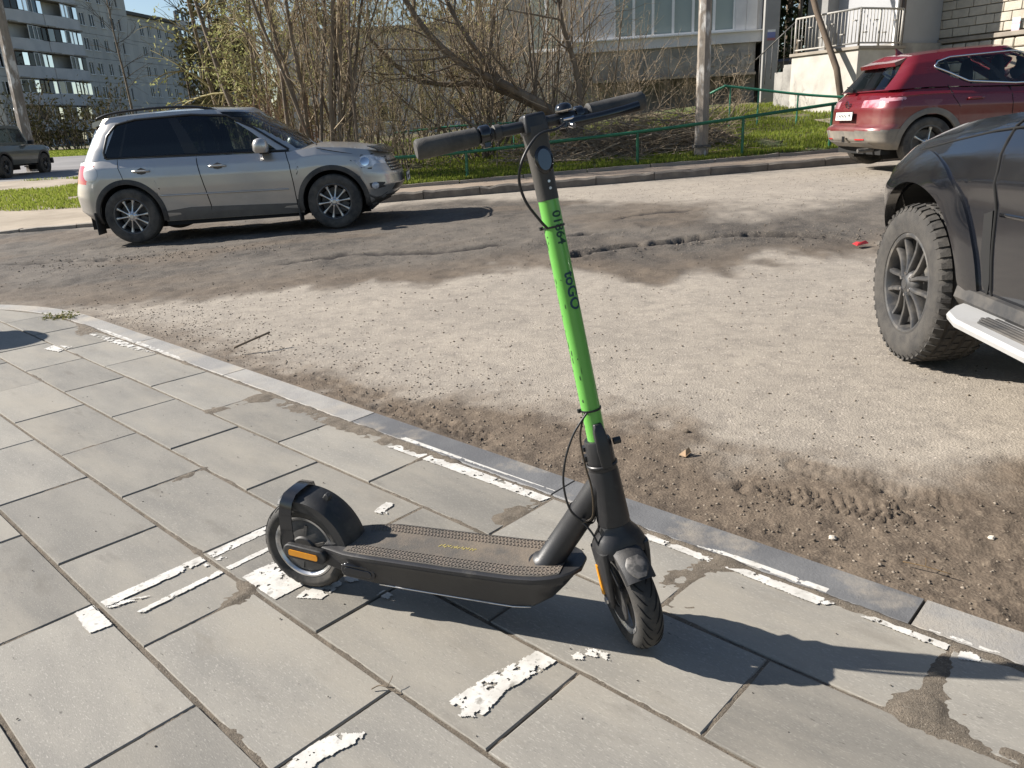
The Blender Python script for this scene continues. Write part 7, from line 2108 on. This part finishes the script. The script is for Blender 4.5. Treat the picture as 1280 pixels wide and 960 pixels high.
twig("short dark stick lying in the dirt by the kerb at left", [(-1.62, 4.40, .02), (-1.52, 4.46, .05), (-1.44, 4.53, .07)], .007, m_bark)
twig("thin pale straw lying on the dirt beyond the dark kerb stones", [(1.06, 1.86, -.005), (1.10, 1.82, .002), (1.15, 1.78, .0)], .0016, m_dry)
# scraps
def scrap(name, label, cat, loc, pts, mat, rz):
    root = empty(name, loc, rz, label, cat)
    V = [(x, y, z) for x, y, z in pts]; mb = MB(); mb.add(V + [(x * .98, y * .98, z - .003) for x, y, z in V], [tuple(range(len(V))), tuple(range(2 * len(V) - 1, len(V) - 1, -1))] + [(i, (i + 1) % len(V), len(V) + (i + 1) % len(V), len(V) + i) for i in range(len(V))])
    mb.build("sheet", mat, root, False)
    mb = MB(); mb.add([(V[0][0], V[0][1], V[0][2] + .001), (V[1][0], V[1][1], V[1][2] + .001), (V[1][0] * .6, V[1][1] * .6, V[1][2] + .022), (V[0][0] * .6, V[0][1] * .6, V[0][2] + .022)], [(0, 1, 2, 3)]); mb.build("folded_edge", mat, root, False)
zz = float(road_at(np.array([2.82]), np.array([6.55]))[0])
scrap("litter_scrap", "crumpled red scrap of litter on the dark asphalt near the black SUV", "litter", (3.04, 6.62, zz + .015), [(-.06, -.03, .0), (.05, -.04, .015), (.065, .03, .01), (.0, .05, .02), (-.06, .03, .01)], M("red_wrapper", (.62, .05, .05), .4), .3)
scrap("litter_scrap", "small tan scrap of cardboard lying on the dirt right of the stem", "litter", (.64, 2.67, float(road_at(np.array([.64]), np.array([2.67]))[0]) + .008), [(-.022, -.012, 0), (.02, -.014, .004), (.024, .012, .006), (-.02, .016, .002)], M("tan_card", (.45, .32, .2), .8), .9)
rk = random.Random(3)
for (x, y, s, lb) in [(.93, 2.02, .012, "small pale stone in the dirt just beyond the dark kerb stones"), (1.38, 1.98, .010, "pale pebble lying in the dirt near the right edge"), (.70, 2.9, .011, "dark clod on the light asphalt near the tan scrap")]:
    root = empty("stone", (x, y, float(road_at(np.array([x]), np.array([y]))[0])), 0, lb, "stone")
    bm = bmesh.new(); bmesh.ops.create_icosphere(bm, subdivisions=2, radius=s)
    for v in bm.verts: v.co *= 1 + rk.gauss(0, .1); v.co.z = v.co.z * .65 + s * .3
    me = bpy.data.meshes.new("stone_body"); bm.to_mesh(me); bm.free(); me.materials.append(M("pale_stone", (.5, .45, .38), .8) if "pale" in lb else m_stone); link(bpy.data.objects.new("stone_body", me), root)
# weed tuft by the kerb
wx, wy = W2(-6.2, 1.74)
root = empty("weed", (wx, wy, 0), 0, "low green weed tuft growing in the joint by the bending kerb", "weed")
rw = np.random.default_rng(9); tw_ = Twigs(); lp = []
for i in range(34):
    az = rw.uniform(0, 6.28); p = np.array([rw.normal(0, .07), rw.normal(0, .03), .0]); w, _ = wander(p, unit(np.array([math.cos(az), math.sin(az), .35])), rw.uniform(.03, .09), 4, .15, .0, rw); tw_.add(w, .0025, .001); lp += list(w[1:])
tw_.build("stems", m_twigo, root, 3); leaves("leaves", np.array(lp), leaf_mat("weed_leaf", (.10, .12, .035), (.17, .17, .06), .3), root, .012, rw, 2, .01)
# unseen stand-in added left of the view to cast a shadow on the slabs
bx, by = -4.55, 5.20
root = empty("shadow_caster", (bx, by, 0), 0, "round topped dark stand-in outside the view, added to cast a shadow on the slabs", "shadow caster")
mb = MB(); mb.lathe([(.001, .03), (.21, .03), (.24, .06), (.25, .70), (.25, .72), (.001, .72)], 28, Matrix.Rotation(R(90), 4, 'X') @ Matrix.Scale(-1, 4, (0, 1, 0)) @ Matrix.Scale(-1, 4, (0, 1, 0))); 
mb.v = [(x, -z if False else y, abs(z)) for x, y, z in mb.v]; mb.build("caster_drum", m_clad, root, 40)
mb = MB(); mb.lathe([(.27, .72), (.27, .76), (.22, .84), (.12, .89), (.001, .90)], 28, Matrix.Rotation(R(90), 4, 'X')); mb.v = [(x, y, abs(z)) for x, y, z in mb.v]; mb.build("caster_top", m_clad, root, 40)
mb = MB(); mb.box((0, 0, .02), (.36, .36, .04)); mb.build("foot", m_conc, root, 30)
